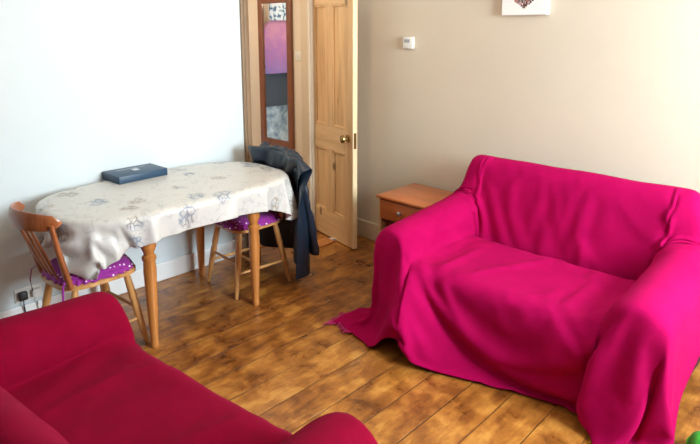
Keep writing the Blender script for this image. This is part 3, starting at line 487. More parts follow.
0,-1,0,0,1,0,-1,0,1,-1,1,0,0,0,0,0,0,0,0,0,2,-3,6,-4,3,1,-1,2,3,-9,1,0,3,-1,-3,4,-3,0,0,0,4,-5,-4,0,-1,-2,-1,-1,-1,1,13,6,-7,-17,18,-17,7,0,1,0,
0,0,0,1,0,-1,1,-1,0,0,1,0,0,0,0,0,-1,0,1,0,0,-5,9,-2,-2,3,-4,1,-2,6,1,-5,-1,0,1,-2,4,0,-1,0,0,3,-8,-4,0,-2,0,-3,-1,0,0,1,12,8,-8,-18,20,-11,0,1,
0,0,1,0,-1,1,0,-1,0,1,1,-1,0,0,0,0,0,0,0,-1,1,-1,1,2,-4,2,0,1,-2,1,-7,8,1,-2,3,-10,11,-6,1,1,0,-2,-6,26,-4,0,-2,-1,-4,-2,-1,1,2,1,10,9,-5,-18,16,-8,
1,1,0,-1,0,1,-1,0,0,2,-1,0,0,0,0,0,0,0,0,-1,1,1,0,3,-5,0,2,-2,1,-2,2,2,-6,5,-4,6,-2,0,-3,1,1,-1,-3,8,-3,-13,0,1,0,0,1,-1,-1,-1,1,2,8,10,-1,-20,
6,4,0,0,0,0,0,0,0,1,-1,1,-1,1,-1,1,-1,0,0,1,0,0,0,0,-1,-5,5,-3,2,-4,5,-4,5,1,0,1,1,0,-15,11,0,0,1,2,-1,6,9,-7,-8,-1,7,2,2,-7,-6,-4,-2,0,5,9,
5,-14,1,0,2,0,1,0,0,1,0,0,0,1,-1,1,-1,1,-1,0,-1,-2,0,0,1,-1,2,-2,-1,1,0,-5,3,2,-6,2,2,-4,-3,15,-1,1,1,1,0,0,-5,9,-9,-2,-1,2,3,1,4,-4,-3,-3,-4,-3,
0,7,4,-5,-1,0,1,0,0,1,-1,0,1,-1,0,1,-1,1,0,0,0,0,2,0,-4,0,2,-6,1,4,1,1,-3,0,2,4,-18,7,3,6,-1,0,1,0,1,0,0,-2,-4,-5,-2,1,1,3,3,4,6,2,-1,-1,
-2,-3,-5,2,-3,1,-1,0,0,0,0,1,0,0,0,0,0,0,0,0,1,0,-3,-4,-1,6,-2,-1,13,-11,-2,2,0,-5,-2,2,3,-5,-6,0,9,2,5,2,0,0,0,0,16,-3,-12,0,-1,0,2,3,4,4,3,2,
1,1,0,0,-4,-3,-1,0,0,0,0,0,1,-1,0,1,0,0,1,0,0,0,0,2,1,-2,-1,-6,2,1,2,-10,-5,9,7,-8,-1,10,11,0,-1,-1,-1,-5,0,0,-2,0,0,-5,4,-18,-6,-2,0,0,4,1,3,3,
4,2,1,3,0,2,-5,1,0,0,0,0,0,-1,1,0,0,0,0,0,0,0,0,1,-1,-14,4,0,6,-9,-9,10,5,1,-1,8,4,-4,-5,-2,1,0,2,-1,10,-6,2,1,0,0,-10,6,2,-29,-4,-2,1,2,-3,-2,
-4,7,5,4,3,4,3,4,-1,1,0,0,0,0,0,0,0,1,0,0,0,0,0,0,-1,1,3,1,-5,-6,6,2,1,0,-8,0,0,6,-9,4,13,1,2,-3,-6,-8,6,2,0,0,0,0,-2,16,-2,-35,-8,3,-3,8,
-6,17,-17,-1,4,3,4,5,10,2,-1,0,0,0,0,1,0,0,-1,0,0,0,0,-1,0,1,0,8,0,-2,-1,-6,1,-3,9,3,-6,-3,-2,-7,-4,5,15,-3,-19,10,-1,7,0,2,0,0,15,-11,23,23,-1,-50,-36,2,
-5,11,-6,18,9,5,6,3,4,-9,9,2,2,0,0,1,-1,0,0,1,0,0,-1,0,0,0,0,-1,3,-1,7,-9,-1,2,2,-4,5,-8,-1,2,6,6,-11,-8,6,17,-9,9,-3,-4,-4,0,0,-1,-5,-6,4,5,13,-12,
8,0,0,0,0,-1,1,0,0,-2,-5,5,-3,-3,0,0,-1,1,0,0,-1,0,0,2,-1,2,0,0,2,1,-11,6,3,-1,0,-1,0,-3,-4,-1,1,8,2,-2,-1,-2,0,1,-3,3,0,1,0,0,-1,1,-11,1,-1,11,
-5,2,1,-3,-2,0,0,1,5,6,4,0,-17,6,1,0,0,0,-1,0,0,1,-1,0,-1,2,-2,0,0,0,6,-1,-4,7,-7,3,-1,6,-2,-6,-2,-3,10,6,1,0,-1,1,-1,-16,-2,3,5,0,0,0,9,-10,-15,23,
-21,32,-39,-3,2,0,-2,2,-2,-3,0,14,15,2,-5,-1,0,0,0,0,0,0,-1,1,0,0,-1,1,0,0,2,7,9,-26,11,-19,2,5,-3,3,14,-2,6,1,-16,12,-5,-2,-1,10,-4,4,-2,-4,0,0,-1,-22,-10,20,
-19,25,8,21,2,1,2,-5,-4,-4,-2,5,-9,-3,1,-1,-4,-1,0,0,0,0,0,0,0,0,0,0,0,0,-2,2,-7,1,5,0,1,-12,-7,-5,2,12,19,6,-6,1,-12,-10,-1,14,-14,20,-11,2,1,0,0,-3,5,-8,
-18,27,26,0,0,-4,2,-7,1,-4,5,1,-9,-23,13,0,-11,5,1,0,-1,0,0,0,0,0,0,-1,0,0,0,1,-2,17,-14,-2,0,10,-2,3,10,5,0,-11,-13,-13,-5,4,13,10,-20,17,-8,8,-7,-1,0,0,-9,3,
11,14,1,1,-12,1,7,-6,-1,-1,7,0,-9,-27,28,-9,-8,4,-3,0,0,1,0,0,-1,0,0,0,0,-1,-1,-1,1,1,-3,-8,11,0,2,20,-2,-9,-7,-9,-10,-2,10,11,10,-4,-13,3,0,6,-12,6,0,0,0,8,
5,23,1,-5,-17,16,4,-7,-3,0,8,1,-17,-28,37,-23,11,-14,9,2,-2,0,0,0,0,1,0,0,0,1,-1,-1,0,-3,1,-1,15,-13,0,5,-4,-13,4,-6,1,10,9,8,-3,-14,3,3,6,-16,1,4,3,-1,0,0,
-8,19,2,-7,-7,16,4,-8,-2,0,9,0,-20,-29,41,-6,8,-33,21,-9,1,2,0,0,0,0,0,0,0,0,0,0,0,0,2,-2,-4,-8,10,0,4,-2,1,-15,10,7,9,-4,-11,-8,4,-7,1,8,9,-8,9,-8,1,0,
0,3,18,0,-5,8,5,-7,-2,-1,8,1,-16,-29,30,1,-7,-27,31,-15,8,0,-1,0,0,0,0,0,0,0,0,0,2,1,-1,-2,2,-1,7,-8,0,1,-5,-4,16,7,-4,-13,-11,-1,5,1,4,-1,-6,10,9,-12,4,0,
0,0,6,16,0,2,7,-8,0,-2,8,2,-12,-32,16,16,-9,-28,21,-11,17,-1,-1,0,0,0,-1,0,0,0,0,0,0,0,1,1,3,-3,2,-4,0,0,-19,7,29,-6,-13,-9,0,12,9,5,0,0,0,-4,-19,-2,7,4,
-1,0,0,-12,15,1,6,-8,4,-4,7,3,-7,-34,7,17,-1,-28,28,14,-3,-19,1,0,1,0,0,1,0,-1,0,0,0,0,0,0,1,-1,2,-2,1,-1,0,4,8,-17,-5,1,8,11,2,-4,-5,-2,-1,-1,-1,12,-9,5,
-7,1,0,0,13,13,0,1,4,-3,3,5,-4,-29,-1,9,10,-24,33,3,-21,-10,15,0,-2,-2,0,0,0,0,1,-1,0,0,0,0,0,0,1,1,-2,-2,2,0,1,-1,2,-1,4,7,-6,-4,-3,0,1,-1,0,3,-7,13,
-15,7,0,0,0,-12,12,2,1,1,0,6,-3,-21,-10,6,6,-9,26,-3,-18,0,5,0,-4,2,2,0,0,-1,0,0,0,0,0,0,0,0,0,0,2,-1,2,-3,0,-7,-3,12,-1,5,-7,-7,-2,-1,2,6,3,2,0,2,
-13,10,0,-1,0,0,7,12,1,2,0,4,0,-13,-17,3,6,7,13,-4,-13,2,-5,8,-10,5,0,0,0,-1,1,0,-1,0,0,0,0,0,0,0,0,-5,2,3,0,0,2,5,-8,8,-6,1,5,1,0,-10,-6,-2,-1,0,
1,17,-2,-7,2,0,0,2,12,1,1,2,1,-6,-16,-4,3,6,16,-2,-8,-3,-9,12,-11,9,-4,1,0,0,1,-1,-1,1,1,-2,0,0,0,0,0,-1,2,1,-3,1,0,2,-1,-13,0,-1,0,2,4,10,8,0,0,0,
0,-1,-17,2,6,-1,0,0,-10,12,-1,3,0,-1,-11,-12,4,3,14,1,-4,-5,-8,4,-4,10,-8,3,0,0,0,0,1,0,0,-1,2,-1,-1,0,0,0,0,0,-1,1,0,0,5,-2,-1,1,0,-1,-1,-3,1,1,1,-1,
-4,-5,1,8,5,-5,0,0,0,13,10,1,2,1,-4,-17,0,1,9,9,-3,-4,-7,6,-3,5,-10,4,1,-1,0,0,0,0,0,0,1,0,0,0,0,-1,-1,1,0,0,-10,10,0,3,-1,0,5,2,2,-2,-2,-18,-1,0,
2,3,13,3,0,-13,4,0,0,0,-10,9,1,3,0,-11,-9,1,4,9,2,-2,-6,1,-9,11,-9,5,4,-4,0,0,0,0,0,0,0,0,0,1,1,-2,1,1,0,-5,3,9,-9,0,2,-2,1,0,1,-1,-7,-2,7,5,
3,0,2,-9,-9,1,7,3,-2,0,0,1,11,-1,3,-4,-11,-4,3,4,7,-1,-4,-2,-8,3,-3,4,9,-9,2,1,0,0,0,0,1,-1,0,0,0,-1,2,0,-1,0,6,-16,9,1,0,-5,2,4,-1,-3,-6,17,2,-2,
-10,-5,-1,-3,0,16,3,1,-11,2,0,0,9,12,0,-1,-4,-12,1,13,-5,5,-4,-3,-6,-1,10,3,1,-16,6,1,0,0,0,0,0,0,0,0,0,0,1,-1,0,1,-2,-1,8,-15,9,0,-6,1,8,-10,-2,4,-8,11,
6,6,2,0,2,-2,-17,-3,-1,10,-1,0,0,-13,14,-1,-2,-9,-8,6,7,-3,2,-4,-1,-4,2,1,0,1,-1,6,-4,-2,0,0,0,0,0,1,-1,0,0,0,1,0,-4,-1,0,9,7,-12,0,-12,3,5,6,2,0,-11,
-12,0,1,2,3,8,7,8,-9,7,-9,1,0,0,9,12,1,-4,-10,0,4,4,-3,-12,6,1,0,1,-3,-2,0,6,0,0,2,-3,0,0,0,0,0,1,-1,0,0,0,-3,2,2,2,-7,-8,12,0,13,-27,-5,-1,0,5,
14,15,-5,-4,-3,-3,-8,-2,0,18,-15,9,-1,0,0,0,10,1,-3,-8,-1,4,3,0,-9,0,-1,10,-2,-9,3,-1,5,-5,4,0,2,-3,0,0,0,0,-1,1,0,0,-3,1,2,0,-1,4,9,-12,0,20,2,-11,6,-10,
9,4,-11,3,2,0,-1,1,-2,-2,-20,16,-7,1,0,0,-8,9,0,-3,-6,1,3,2,2,-10,-9,6,2,11,-4,-11,14,3,-9,-1,0,-2,3,0,0,-1,-1,0,0,0,-2,1,2,0,0,0,-6,6,0,0,-8,14,10,-12,
2,2,-8,-4,-1,-1,2,4,-1,-2,-5,18,-16,7,-1,0,0,12,9,0,-3,-7,3,1,1,9,-9,-10,-7,2,-6,22,9,-22,-2,13,-4,-1,1,0,0,0,0,0,1,0,-1,0,2,0,0,0,1,2,-16,12,0,-9,2,7,
-5,19,-16,2,2,0,-1,-5,-3,-1,2,13,-15,12,-6,2,0,0,-13,9,-1,-3,-3,1,1,-1,4,-1,-7,-7,-6,7,-14,15,16,0,-16,3,1,1,0,0,0,0,1,0,0,1,0,0,-1,0,1,-6,8,9,-12,0,4,4,
-20,20,-8,2,-3,2,-1,0,6,0,2,-1,-16,15,-8,3,-1,0,0,10,9,-1,-3,-1,-1,1,-2,5,2,-6,-4,-2,-3,8,-18,1,0,18,1,-6,1,0,0,0,1,0,0,0,0,1,-2,1,0,0,6,-9,3,0,0,4,
-2,10,-22,3,7,2,-2,2,2,-3,0,-2,-8,17,-11,2,1,0,0,0,-2,16,-27,16,0,-2,0,-2,4,6,-6,-3,1,-4,-6,8,-6,14,-6,-7,3,0,0,0,0,0,0,0,0,-1,1,2,-1,0,0,0,-9,6,3,0,
3,-3,-10,23,-17,-2,6,1,0,-1,0,0,-8,17,-10,4,-2,-1,0,0,0,-9,-25,29,-3,3,0,1,-6,4,7,-3,-3,3,2,-9,-5,19,-8,-16,7,3,0,-1,0,0,0,0,0,0,1,-1,0,1,0,0,-1,18,-17,0,
0,4,-3,1,-16,26,-15,-2,5,0,0,0,-9,17,-9,2,-2,-1,3,-1,0,0,15,0,1,-2,8,-2,1,-4,-5,11,8,-12,-11,-5,14,17,-14,-18,14,-2,0,0,1,0,-1,0,0,0,0,0,1,0,0,0,1,-2,-5,6,
0,0,2,-1,1,1,-20,27,-12,-1,2,2,-10,16,-7,1,0,-5,9,-6,1,0,0,-9,4,-1,-31,32,1,2,1,-2,-3,11,9,-13,-5,16,-15,-19,25,2,-10,-5,0,0,0,1,0,0,0,0,0,0,0,0,0,-1,-17,17,
2,-1,0,3,-4,3,0,1,-23,27,-10,2,-11,17,-5,0,-1,-3,11,-9,2,0,0,0,-4,-22,-3,26,-28,31,-2,0,-1,-1,5,14,12,-2,-47,0,33,-9,-17,10,4,-4,0,0,0,0,1,0,0,0,0,-1,-2,-1,-2,11,
-3,0,-2,0,-5,-5,-3,1,1,4,-13,26,-10,-1,-3,7,1,-1,6,-8,2,3,-2,0,0,8,-22,-2,17,5,-27,-6,0,0,1,2,4,17,-6,25,-10,-18,2,24,0,-12,4,0,1,0,0,0,1,0,1,0,1,2,0,-6,
14,0,-13,1,0,0,5,16,7,-3,2,-12,-26,11,16,-17,-2,5,0,-7,5,3,-5,2,0,0,3,10,-14,-17,22,14,11,-1,-1,0,-3,-9,-30,33,4,-8,2,9,-21,-2,-3,5,1,-1,2,1,0,-2,1,-1,0,0,0,0,
7,-2,-24,9,8,0,0,3,-9,6,4,-14,-2,-7,-3,17,24,-17,-27,4,26,-3,3,-2,-3,0,0,-19,-2,-3,10,-14,-1,6,4,0,-1,0,-2,-2,-5,11,10,0,-18,7,-7,11,-8,-2,0,-3,-2,-1,2,-1,0,0,1,-1,
0,1,-4,10,15,12,-32,10,-3,-2,-3,3,-3,0,12,-1,-14,6,4,10,-7,-11,-1,3,2,4,0,0,1,-9,-2,8,-7,5,-5,0,1,-1,-2,0,10,-9,1,7,6,-11,-4,8,2,2,0,1,0,1,0,-1,0,-1,0,-1,
1,0,-1,-6,-9,0,-6,25,-9,7,3,-9,5,8,-8,9,1,-10,-11,-1,10,12,-10,-2,-2,5,-1,0,0,1,8,-2,-42,2,4,-8,-7,-4,-2,1,4,18,14,1,5,-9,1,7,4,4,2,1,-1,1,-1,0,0,0,1,0,
0,0,1,1,-4,-10,-2,7,3,6,-4,7,-9,-10,13,15,-11,1,10,-23,0,-4,2,17,5,-4,-12,3,0,0,1,-13,-15,1,4,-2,3,5,7,6,5,10,4,-5,-19,3,7,-4,4,1,0,-1,0,0,0,1,-1,0,0,0,
0,0,0,0,0,2,1,4,-3,0,-5,-4,-1,11,-2,-1,1,1,-13,-1,26,2,-3,-14,-14,4,0,12,-4,0,0,1,-26,6,8,12,6,4,1,2,1,-2,-7,-6,-6,7,-7,-8,14,4,-1,-1,1,0,-1,0,0,1,0,0,
-1,0,0,0,0,0,3,6,0,-2,-3,1,3,2,-3,-5,-4,4,3,-3,-2,-12,7,13,-2,2,-8,6,-8,1,0,0,5,-18,7,14,-4,6,5,3,1,2,4,3,0,0,-1,-4,-5,-11,0,0,1,-1,0,0,0,0,0,-1,
0,1,0,0,0,0,-2,2,0,-2,2,4,7,3,-3,-1,0,-1,1,-2,-1,3,1,-5,-8,10,-8,4,-9,3,0,0,0,9,-10,9,-2,1,0,-2,6,0,0,-2,-1,0,-2,-1,-2,5,4,-1,0,0,0,0,1,-1,0,0,
0,0,0,0,0,0,-1,2,-2,-1,-1,4,-1,1,-6,1,4,1,5,-4,-1,-1,-7,7,-1,1,-5,1,-4,5,2,-1,0,0,6,-31,21,4,4,-3,-4,3,0,-5,-2,-2,0,0,3,7,2,6,0,0,-1,0,0,0,1,-1,
0,1,0,-1,0,0,0,1,-1,1,0,0,2,0,-2,2,-5,4,5,0,-5,2,13,-7,-14,9,-3,2,-1,-1,-6,2,0,0,0,-15,-40,4,17,-2,10,1,2,-6,2,0,4,3,10,9,-3,-6,-1,-1,0,0,0,0,0,0,
0,0,0,0,0,0,0,-1,0,0,1,2,0,-4,1,0,5,-5,1,4,-2,0,-1,-2,7,9,-14,4,-2,2,-5,0,-3,0,0,0,3,-34,3,-2,21,-10,20,-13,20,-5,15,-4,12,-2,-13,-9,8,-3,1,1,-1,0,-1,0,
0,0,0,0,-1,1,0,0,0,0,1,-3,3,-3,3,-1,3,-9,10,-3,2,-6,6,-3,2,-2,-2,9,-9,4,-7,4,0,-1,-2,0,0,2,61,-20,0,-25,12,-20,16,-19,21,-16,17,-16,-13,-2,13,-12,6,1,-2,1,-1,1,
-1,0,0,0,0,0,0,-1,0,1,-1,0,0,1,3,-5,0,-2,7,-11,3,0,1,-4,4,0,-2,4,-5,9,-10,5,1,0,-2,0,0,-4,-4,16,-7,-15,10,-8,10,-7,14,-9,11,-11,8,-1,-2,-19,14,0,0,0,-1,0,
-1,1,-1,1,-1,0,0,0,0,-1,0,0,0,1,-1,-3,6,0,1,-4,10,-8,-3,5,1,-1,-7,4,-3,3,-3,3,-2,0,0,-2,2,-2,-6,3,11,2,1,-2,0,0,0,-2,2,-1,3,-15,-1,-11,15,2,-1,0,0,0,
0,0,-1,1,-1,0,0,0,-1,1,0,-1,1,-1,0,1,2,-6,1,1,6,-5,6,-4,-2,0,-3,7,-7,3,-3,1,6,-6,1,-3,3,1,-5,8,-8,10,4,0,0,0,0,-4,1,3,-2,-16,-3,-7,13,6,-1,-1,0,0,
0,0,0,0,-1,0,1,-1,0,0,-1,0,1,-1,1,-1,1,0,0,-2,0,-7,4,-2,5,1,-2,3,-5,7,-5,5,-5,-5,5,0,1,0,0,-4,-6,7,13,0,0,0,1,-6,5,0,-4,-14,-4,-4,10,6,3,-1,-2,1,
-1,0,0,-1,0,1,0,-1,0,0,0,0,0,-1,1,-1,1,-1,0,1,-1,1,-3,0,1,1,-2,2,-2,5,-6,3,-3,2,3,-3,-2,2,1,-1,-5,-1,0,12,0,1,0,-7,6,2,-6,-14,-6,0,8,5,4,1,-1,-2,
0,0,0,-1,1,0,-1,0,0,0,0,0,0,0,0,-1,0,0,0,0,1,-1,0,1,-3,0,-4,0,1,2,-3,7,-3,-4,3,1,1,0,0,0,0,-3,5,-3,9,2,1,-5,6,1,-8,-10,-9,2,7,6,1,3,-2,1,
-1,-1,0,0,0,0,0,-1,0,0,0,0,0,-1,0,0,0,1,-1,0,0,-1,-2,1,2,2,1,-1,1,-2,3,-2,-6,2,4,0,-1,-2,1,0,-1,-2,-1,-5,2,11,-3,-1,6,0,-7,-10,-10,3,7,5,2,0,1,1,
0,-2,0,0,-1,1,0,-1,1,0,-1,0,0,-1,1,0,-1,1,-1,1,0,0,0,1,-1,2,-4,2,3,0,-6,-2,9,-3,-1,3,-3,0,-1,0,-1,0,-2,0,5,-2,13,1,-1,-1,-6,-12,-7,1,9,5,2,-1,5,0,
-1,-4,1,0,-1,0,0,-1,1,-1,0,0,0,0,0,0,-1,1,-1,0,0,-1,0,0,3,-4,4,0,-9,6,0,6,-11,-3,10,-3,-3,5,-4,7,-4,1,-1,-4,1,-2,2,-3,14,-2,-5,-9,-6,-2,12,4,1,0,2,1,
0,-4,-1,1,0,0,0,-1,1,-1,1,-1,0,0,-1,1,-1,1,-1,0,1,-1,1,0,-1,0,2,-5,6,-1,-10,3,0,9,-4,0,2,0,-4,5,-8,5,-4,2,-10,9,-2,1,-4,5,2,-5,-8,-4,16,3,0,0,1,0,
2,0,0,-8,3,0,0,0,0,0,0,-1,0,1,-1,0,0,0,-1,1,0,-1,0,0,0,0,2,1,-2,-1,8,-4,-4,3,1,3,-5,2,-8,0,-1,6,-1,-2,-1,11,-12,3,-9,-5,0,4,-3,-9,21,1,1,2,2,-5,
-3,2,0,-7,1,2,-1,0,0,0,-1,0,0,1,-1,0,0,-1,0,1,-1,0,0,1,0,0,-1,-1,1,5,-2,-1,4,-9,-2,2,-2,2,1,8,-9,1,1,-1,0,-5,-5,15,3,0,-3,-6,5,-10,33,0,0,-1,-1,-2,
1,0,-11,-4,0,2,0,0,0,0,0,0,0,0,-1,0,0,0,0,0,-1,0,0,0,0,-1,0,0,0,-1,-5,1,2,2,-1,1,2,-1,-9,2,1,13,-13,4,-3,5,-3,9,-5,-13,9,-9,-1,-4,22,-10,-4,-3,-3,-9,
-4,-1,2,11,5,1,9,1,0,0,0,-1,0,0,0,0,0,0,0,-1,0,0,1,0,0,-1,1,0,-1,0,1,-2,-4,-2,8,7,-12,-2,7,4,-10,5,-5,12,-13,5,0,4,-4,11,-14,-1,-10,3,-15,-8,1,3,2,3,
7,-1,-7,12,0,-1,11,2,0,1,0,0,0,0,0,-1,0,0,-1,0,1,0,0,-1,0,0,0,0,0,1,-1,-1,-2,-2,-1,-1,6,4,-9,2,5,1,-13,8,0,5,-3,1,4,-3,-8,6,-6,-8,-25,0,0,0,0,0,
1,2,8,19,-3,0,1,1,1,4,0,2,-1,1,-1,0,1,-1,0,0,0,0,-1,0,0,0,0,-1,0,-1,2,0,-5,4,0,-3,-3,3,6,-4,-7,4,7,0,-8,3,6,-1,-2,-2,7,7,0,-10,12,0,0,0,0,0,
0,0,4,-3,-1,0,0,-1,6,10,-15,0,0,0,0,0,0,0,0,0,0,0,0,0,0,0,0,0,0,0,0,2,5,14,-6,-3,-2,-2,0,1,-1,-1,0,0,0,0,1,1,2,7,6,6,-1,2,2,0,0,0,0,0,
0,0,9,-13,3,1,5,-5,1,-6,1,9,-4,-1,0,0,0,0,0,0,0,1,3,5,12,11,-7,2,5,3,-1,1,0,-1,-8,5,0,2,2,0,-1,0,1,0,0,0,0,0,2,-3,-1,1,0,1,-1,0,7,-6,-1,0,
0,0,11,-19,8,0,0,3,-1,-2,8,-21,22,-4,-4,-1,0,1,3,4,5,7,7,6,3,-10,-4,13,-1,-1,0,1,1,1,-1,2,-4,4,1,-2,-2,0,2,0,-1,-1,0,2,-2,0,1,-2,0,1,0,1,0,-7,27,-10,
-5,-5,14,-24,9,1,0,0,4,6,1,-18,22,-16,6,6,6,5,4,3,3,2,1,1,-4,-2,6,-3,-2,4,0,0,3,-3,-5,-1,-7,10,2,-1,1,-1,0,-2,2,2,0,0,0,2,-3,2,-2,-1,1,0,0,0,0,-12,
35,3,-11,-25,18,-6,-2,0,0,-5,11,-9,4,1,15,10,6,3,-1,1,-1,1,0,0,-4,2,1,-3,2,1,0,0,1,-2,2,-1,-2,1,-1,-2,1,0,2,1,1,-1,-1,1,-1,3,-2,0,-1,1,-1,-2,2,0,0,0,
-9,-3,25,0,9,-19,9,6,12,-11,-14,-16,12,10,-10,34,1,-1,0,1,-1,1,-1,1,-3,2,0,-1,1,0,0,0,0,-1,-6,2,5,0,3,-4,-1,0,2,1,-2,1,0,0,-1,1,-1,2,0,-2,2,0,-2,-2,2,0,
0,-1,-13,8,40,-11,11,-6,-4,-8,17,-2,8,1,-1,0,-5,-1,3,-2,0,2,0,0,-3,2,0,-1,1,0,0,0,-1,-1,0,5,-3,-4,4,-2,5,-4,0,2,-1,0,0,1,-1,0,1,0,0,0,-1,0,0,0,-2,0,
1,0,1,-8,-3,11,36,-6,3,0,-1,-5,12,-1,0,0,-1,-2,0,-1,0,1,-1,1,-2,1,1,-1,1,-1,0,0,-1,-1,1,1,-1,1,0,-2,-2,0,3,-1,0,2,-1,0,-1,2,0,0,0,-1,1,1,-1,0,0,-1,
0,1,0,0,-1,-6,-1,14,25,7,-1,1,2,-1,0,0,0,0,-4,0,1,-1,1,0,-1,0,1,-1,0,0,1,-1,-2,1,0,-2,-1,2,0,3,0,3,-6,2,1,-2,0,2,-1,0,0,0,0,0,-2,1,2,0,-1,0,
0,0,-1,0,0,1,-6,0,2,13,26,3,0,0,1,0,-1,0,0,-4,1,-2,2,-1,0,0,1,0,-1,1,0,-2,0,1,-2,-1,2,1,-1,0,0,1,0,1,-2,2,-1,-1,1,1,-2,0,1,0,-1,1,1,-2,1,0,
0,-1,0,0,0,0,2,0,2,-8,8,1,34,-1,1,0,0,1,-1,0,-3,-1,1,-1,0,0,0,1,-1,1,0,-2,1,0,-3,1,2,-1,1,0,1,-1,0,-1,0,2,-1,0,0,0,0,0,1,-1,0,0,1,-1,1,-1,
1,-2,1,-1,1,0,0,1,2,-5,7,-5,2,1,32,4,0,1,-1,0,0,-4,0,0,0,1,-1,1,-1,1,-1,-1,1,-1,-3,3,0,0,1,0,0,0,1,-1,2,-1,0,-1,-1,0,2,-1,1,-1,1,-1,0,0,0,0,
0,0,0,0,-1,0,0,0,3,2,2,-6,5,0,0,2,26,5,0,0,0,0,-4,0,0,0,-1,2,-2,1,0,0,0,0,-3,3,-1,0,0,1,0,1,-1,0,1,-1,0,1,-1,0,1,-1,1,-1,-1,1,1,0,0,0,
0,-1,-1,0,0,0,0,0,0,3,3,-1,2,-2,2,0,0,0,27,5,0,0,0,-4,0,0,0,0,-1,2,-1,0,0,0,-3,2,-1,1,1,0,0,0,0,1,-1,1,1,-2,0,0,0,0,0,0,1,0,0,0,-2,1,
0,1,0,-1,1,-1,-1,0,0,0,4,2,1,1,0,-1,-1,0,3,-2,27,4,0,0,-3,0,0,0,0,0,-1,1,0,0,-2,1,0,1,-1,0,1,0,0,0,0,1,0,-1,2,-2,1,1,-1,-1,0,0,0,0,0,0,
2,-1,0,-2,1,0,0,-1,0,0,1,3,3,0,0,0,0,0,-1,0,3,-1,29,1,1,-4,0,-1,1,0,0,0,0,0,-1,-1,1,1,-1,1,0,-1,1,0,0,0,1,-1,-4,4,-1,0,1,0,-1,0,1,2,-1,-1,
0,1,-1,-3,3,1,-1,0,0,-4,0,2,3,1,1,0,1,-1,0,0,-1,1,2,-2,31,0,-3,-1,1,-1,0,1,0,0,-1,-1,2,0,-1,1,-1,0,1,0,1,-1,0,2,-3,5,-1,-3,1,1,-2,-1,-1,1,3,-2,
-1,1,0,1,-2,0,1,-1,1,-13,1,0,3,3,0,2,0,-1,1,-1,0,-1,-1,1,3,-1,30,-3,0,-1,1,0,-1,0,0,-2,2,0,-1,1,-1,1,0,0,0,-1,0,-2,2,2,-6,3,0,-3,1,5,-2,0,1,0,
4,-4,0,1,-1,-1,0,-2,4,-9,8,1,0,0,1,0,0,0,1,0,1,0,1,0,0,0,3,2,26,-1,0,-1,0,0,0,-3,2,0,-2,1,-1,1,-1,0,0,-1,1,0,1,2,-6,1,3,2,-4,-4,2,6,-5,-2,
1,-1,-3,2,-2,7,5,0,0,-5,5,0,-34,4,17,7,1,-4,-1,-1,0,1,-1,0,-1,-2,0,-1,2,1,7,-1,0,-1,-1,-1,2,-2,-2,2,-1,0,-1,0,0,-1,-1,4,-8,2,-1,2,0,1,1,-2,-1,1,2,1,
2,0,-2,-1,2,4,-7,-1,-7,-7,0,-1,2,-3,30,8,0,-1,-2,-2,-1,-1,-1,1,-1,0,0,-1,-1,-2,1,-3,0,-1,-1,-1,0,-2,0,1,-2,0,0,-1,-1,-1,-1,6,-12,9,-2,4,-5,0,0,-1,4,2,0,-1,
7,-10,1,8,10,-14,0,-1,1,3,3,-1,1,0,1,31,0,0,-1,-1,-2,-3,-1,-2,-2,-1,0,0,-1,1,-1,0,0,-1,-2,0,0,-2,-1,0,-1,0,-1,-1,-1,0,0,1,-3,-2,12,-2,-7,5,-4,-9,10,8,-3,3,
-3,3,4,5,-7,10,27,13,32,34,32,24,-6,-9,-1,8,24,2,-1,-1,-1,-2,-2,-3,-2,-1,-1,-1,-2,0,-1,0,0,-2,-1,0,0,-1,-1,0,-1,-2,0,0,-1,0,0,-1,-1,-2,13,-26,8,-9,18,0,-2,0,-1,7,
-13,8,1,5,-11,13,7,10,14,4,-1,-3,-5,2,2,0,-5,17,-4,1,1,-1,-2,-3,-1,-2,-2,-1,-2,-1,-1,-1,-1,0,-1,1,-1,-2,0,0,-1,-1,1,-2,0,0,0,0,0,1,-1,-1,1,-5,11,-14,27,-10,-7,3,
-2,0,-11,4,3,7,0,5,4,0,0,-4,3,-5,2,0,0,-4,7,-1,-2,0,0,0,-4,0,0,-2,-3,-1,-1,-1,-1,-1,-1,-3,1,-1,-1,-1,0,-1,0,-1,1,-2,-1,0,-1,-1,0,3,-1,2,-4,2,14,-19,2,-1,
0,4,5,-1,-5,8,1,4,5,2,1,0,5,-4,-5,3,1,0,0,-6,0,-1,-3,5,-5,4,-5,1,-9,4,0,-1,-2,-1,-1,-6,2,0,1,1,-1,-1,0,0,0,-1,0,0,-1,1,4,2,-3,-1,-2,2,2,-10,4,7,
-5,-5,1,6,9,3,-1,8,4,-1,1,5,-2,2,-2,5,-8,0,-1,9,7,-31,-10,-3,-25,11,-1,4,-4,7,-7,-5,-5,-5,-4,-6,8,48,6,0,-1,0,1,-1,0,-1,-1,0,0,1,-1,0,-2,1,-2,17,-3,-5,0,4,
-4,5,4,1,-5,3,-1,3,-3,6,4,-2,-6,2,-8,-1,4,6,0,0,-1,3,-12,7,9,1,-5,-13,0,0,1,0,0,0,0,1,2,5,-13,2,0,0,1,-1,1,0,-1,1,-1,1,-1,5,-4,1,-3,1,0,3,-5,0,
5,7,2,0,0,2,-1,0,-4,2,0,0,1,-1,0,3,-3,0,1,0,0,-1,9,-12,0,5,6,-6,-5,0,1,-2,5,-1,0,0,-5,-3,-6,-17,20,0,0,-1,0,2,-1,0,-2,0,0,8,-6,0,-2,1,-2,-4,1,4,
3,1,-2,1,1,3,-1,6,3,-1,-9,3,0,1,3,-1,8,5,2,-13,0,0,-1,7,22,-16,-34,-1,11,25,-2,0,0,-4,0,0,1,2,-20,-9,-13,-29,-6,-4,-3,-4,-5,-3,-2,-1,-1,-3,-9,-2,-1,-2,-5,-15,-41,0,
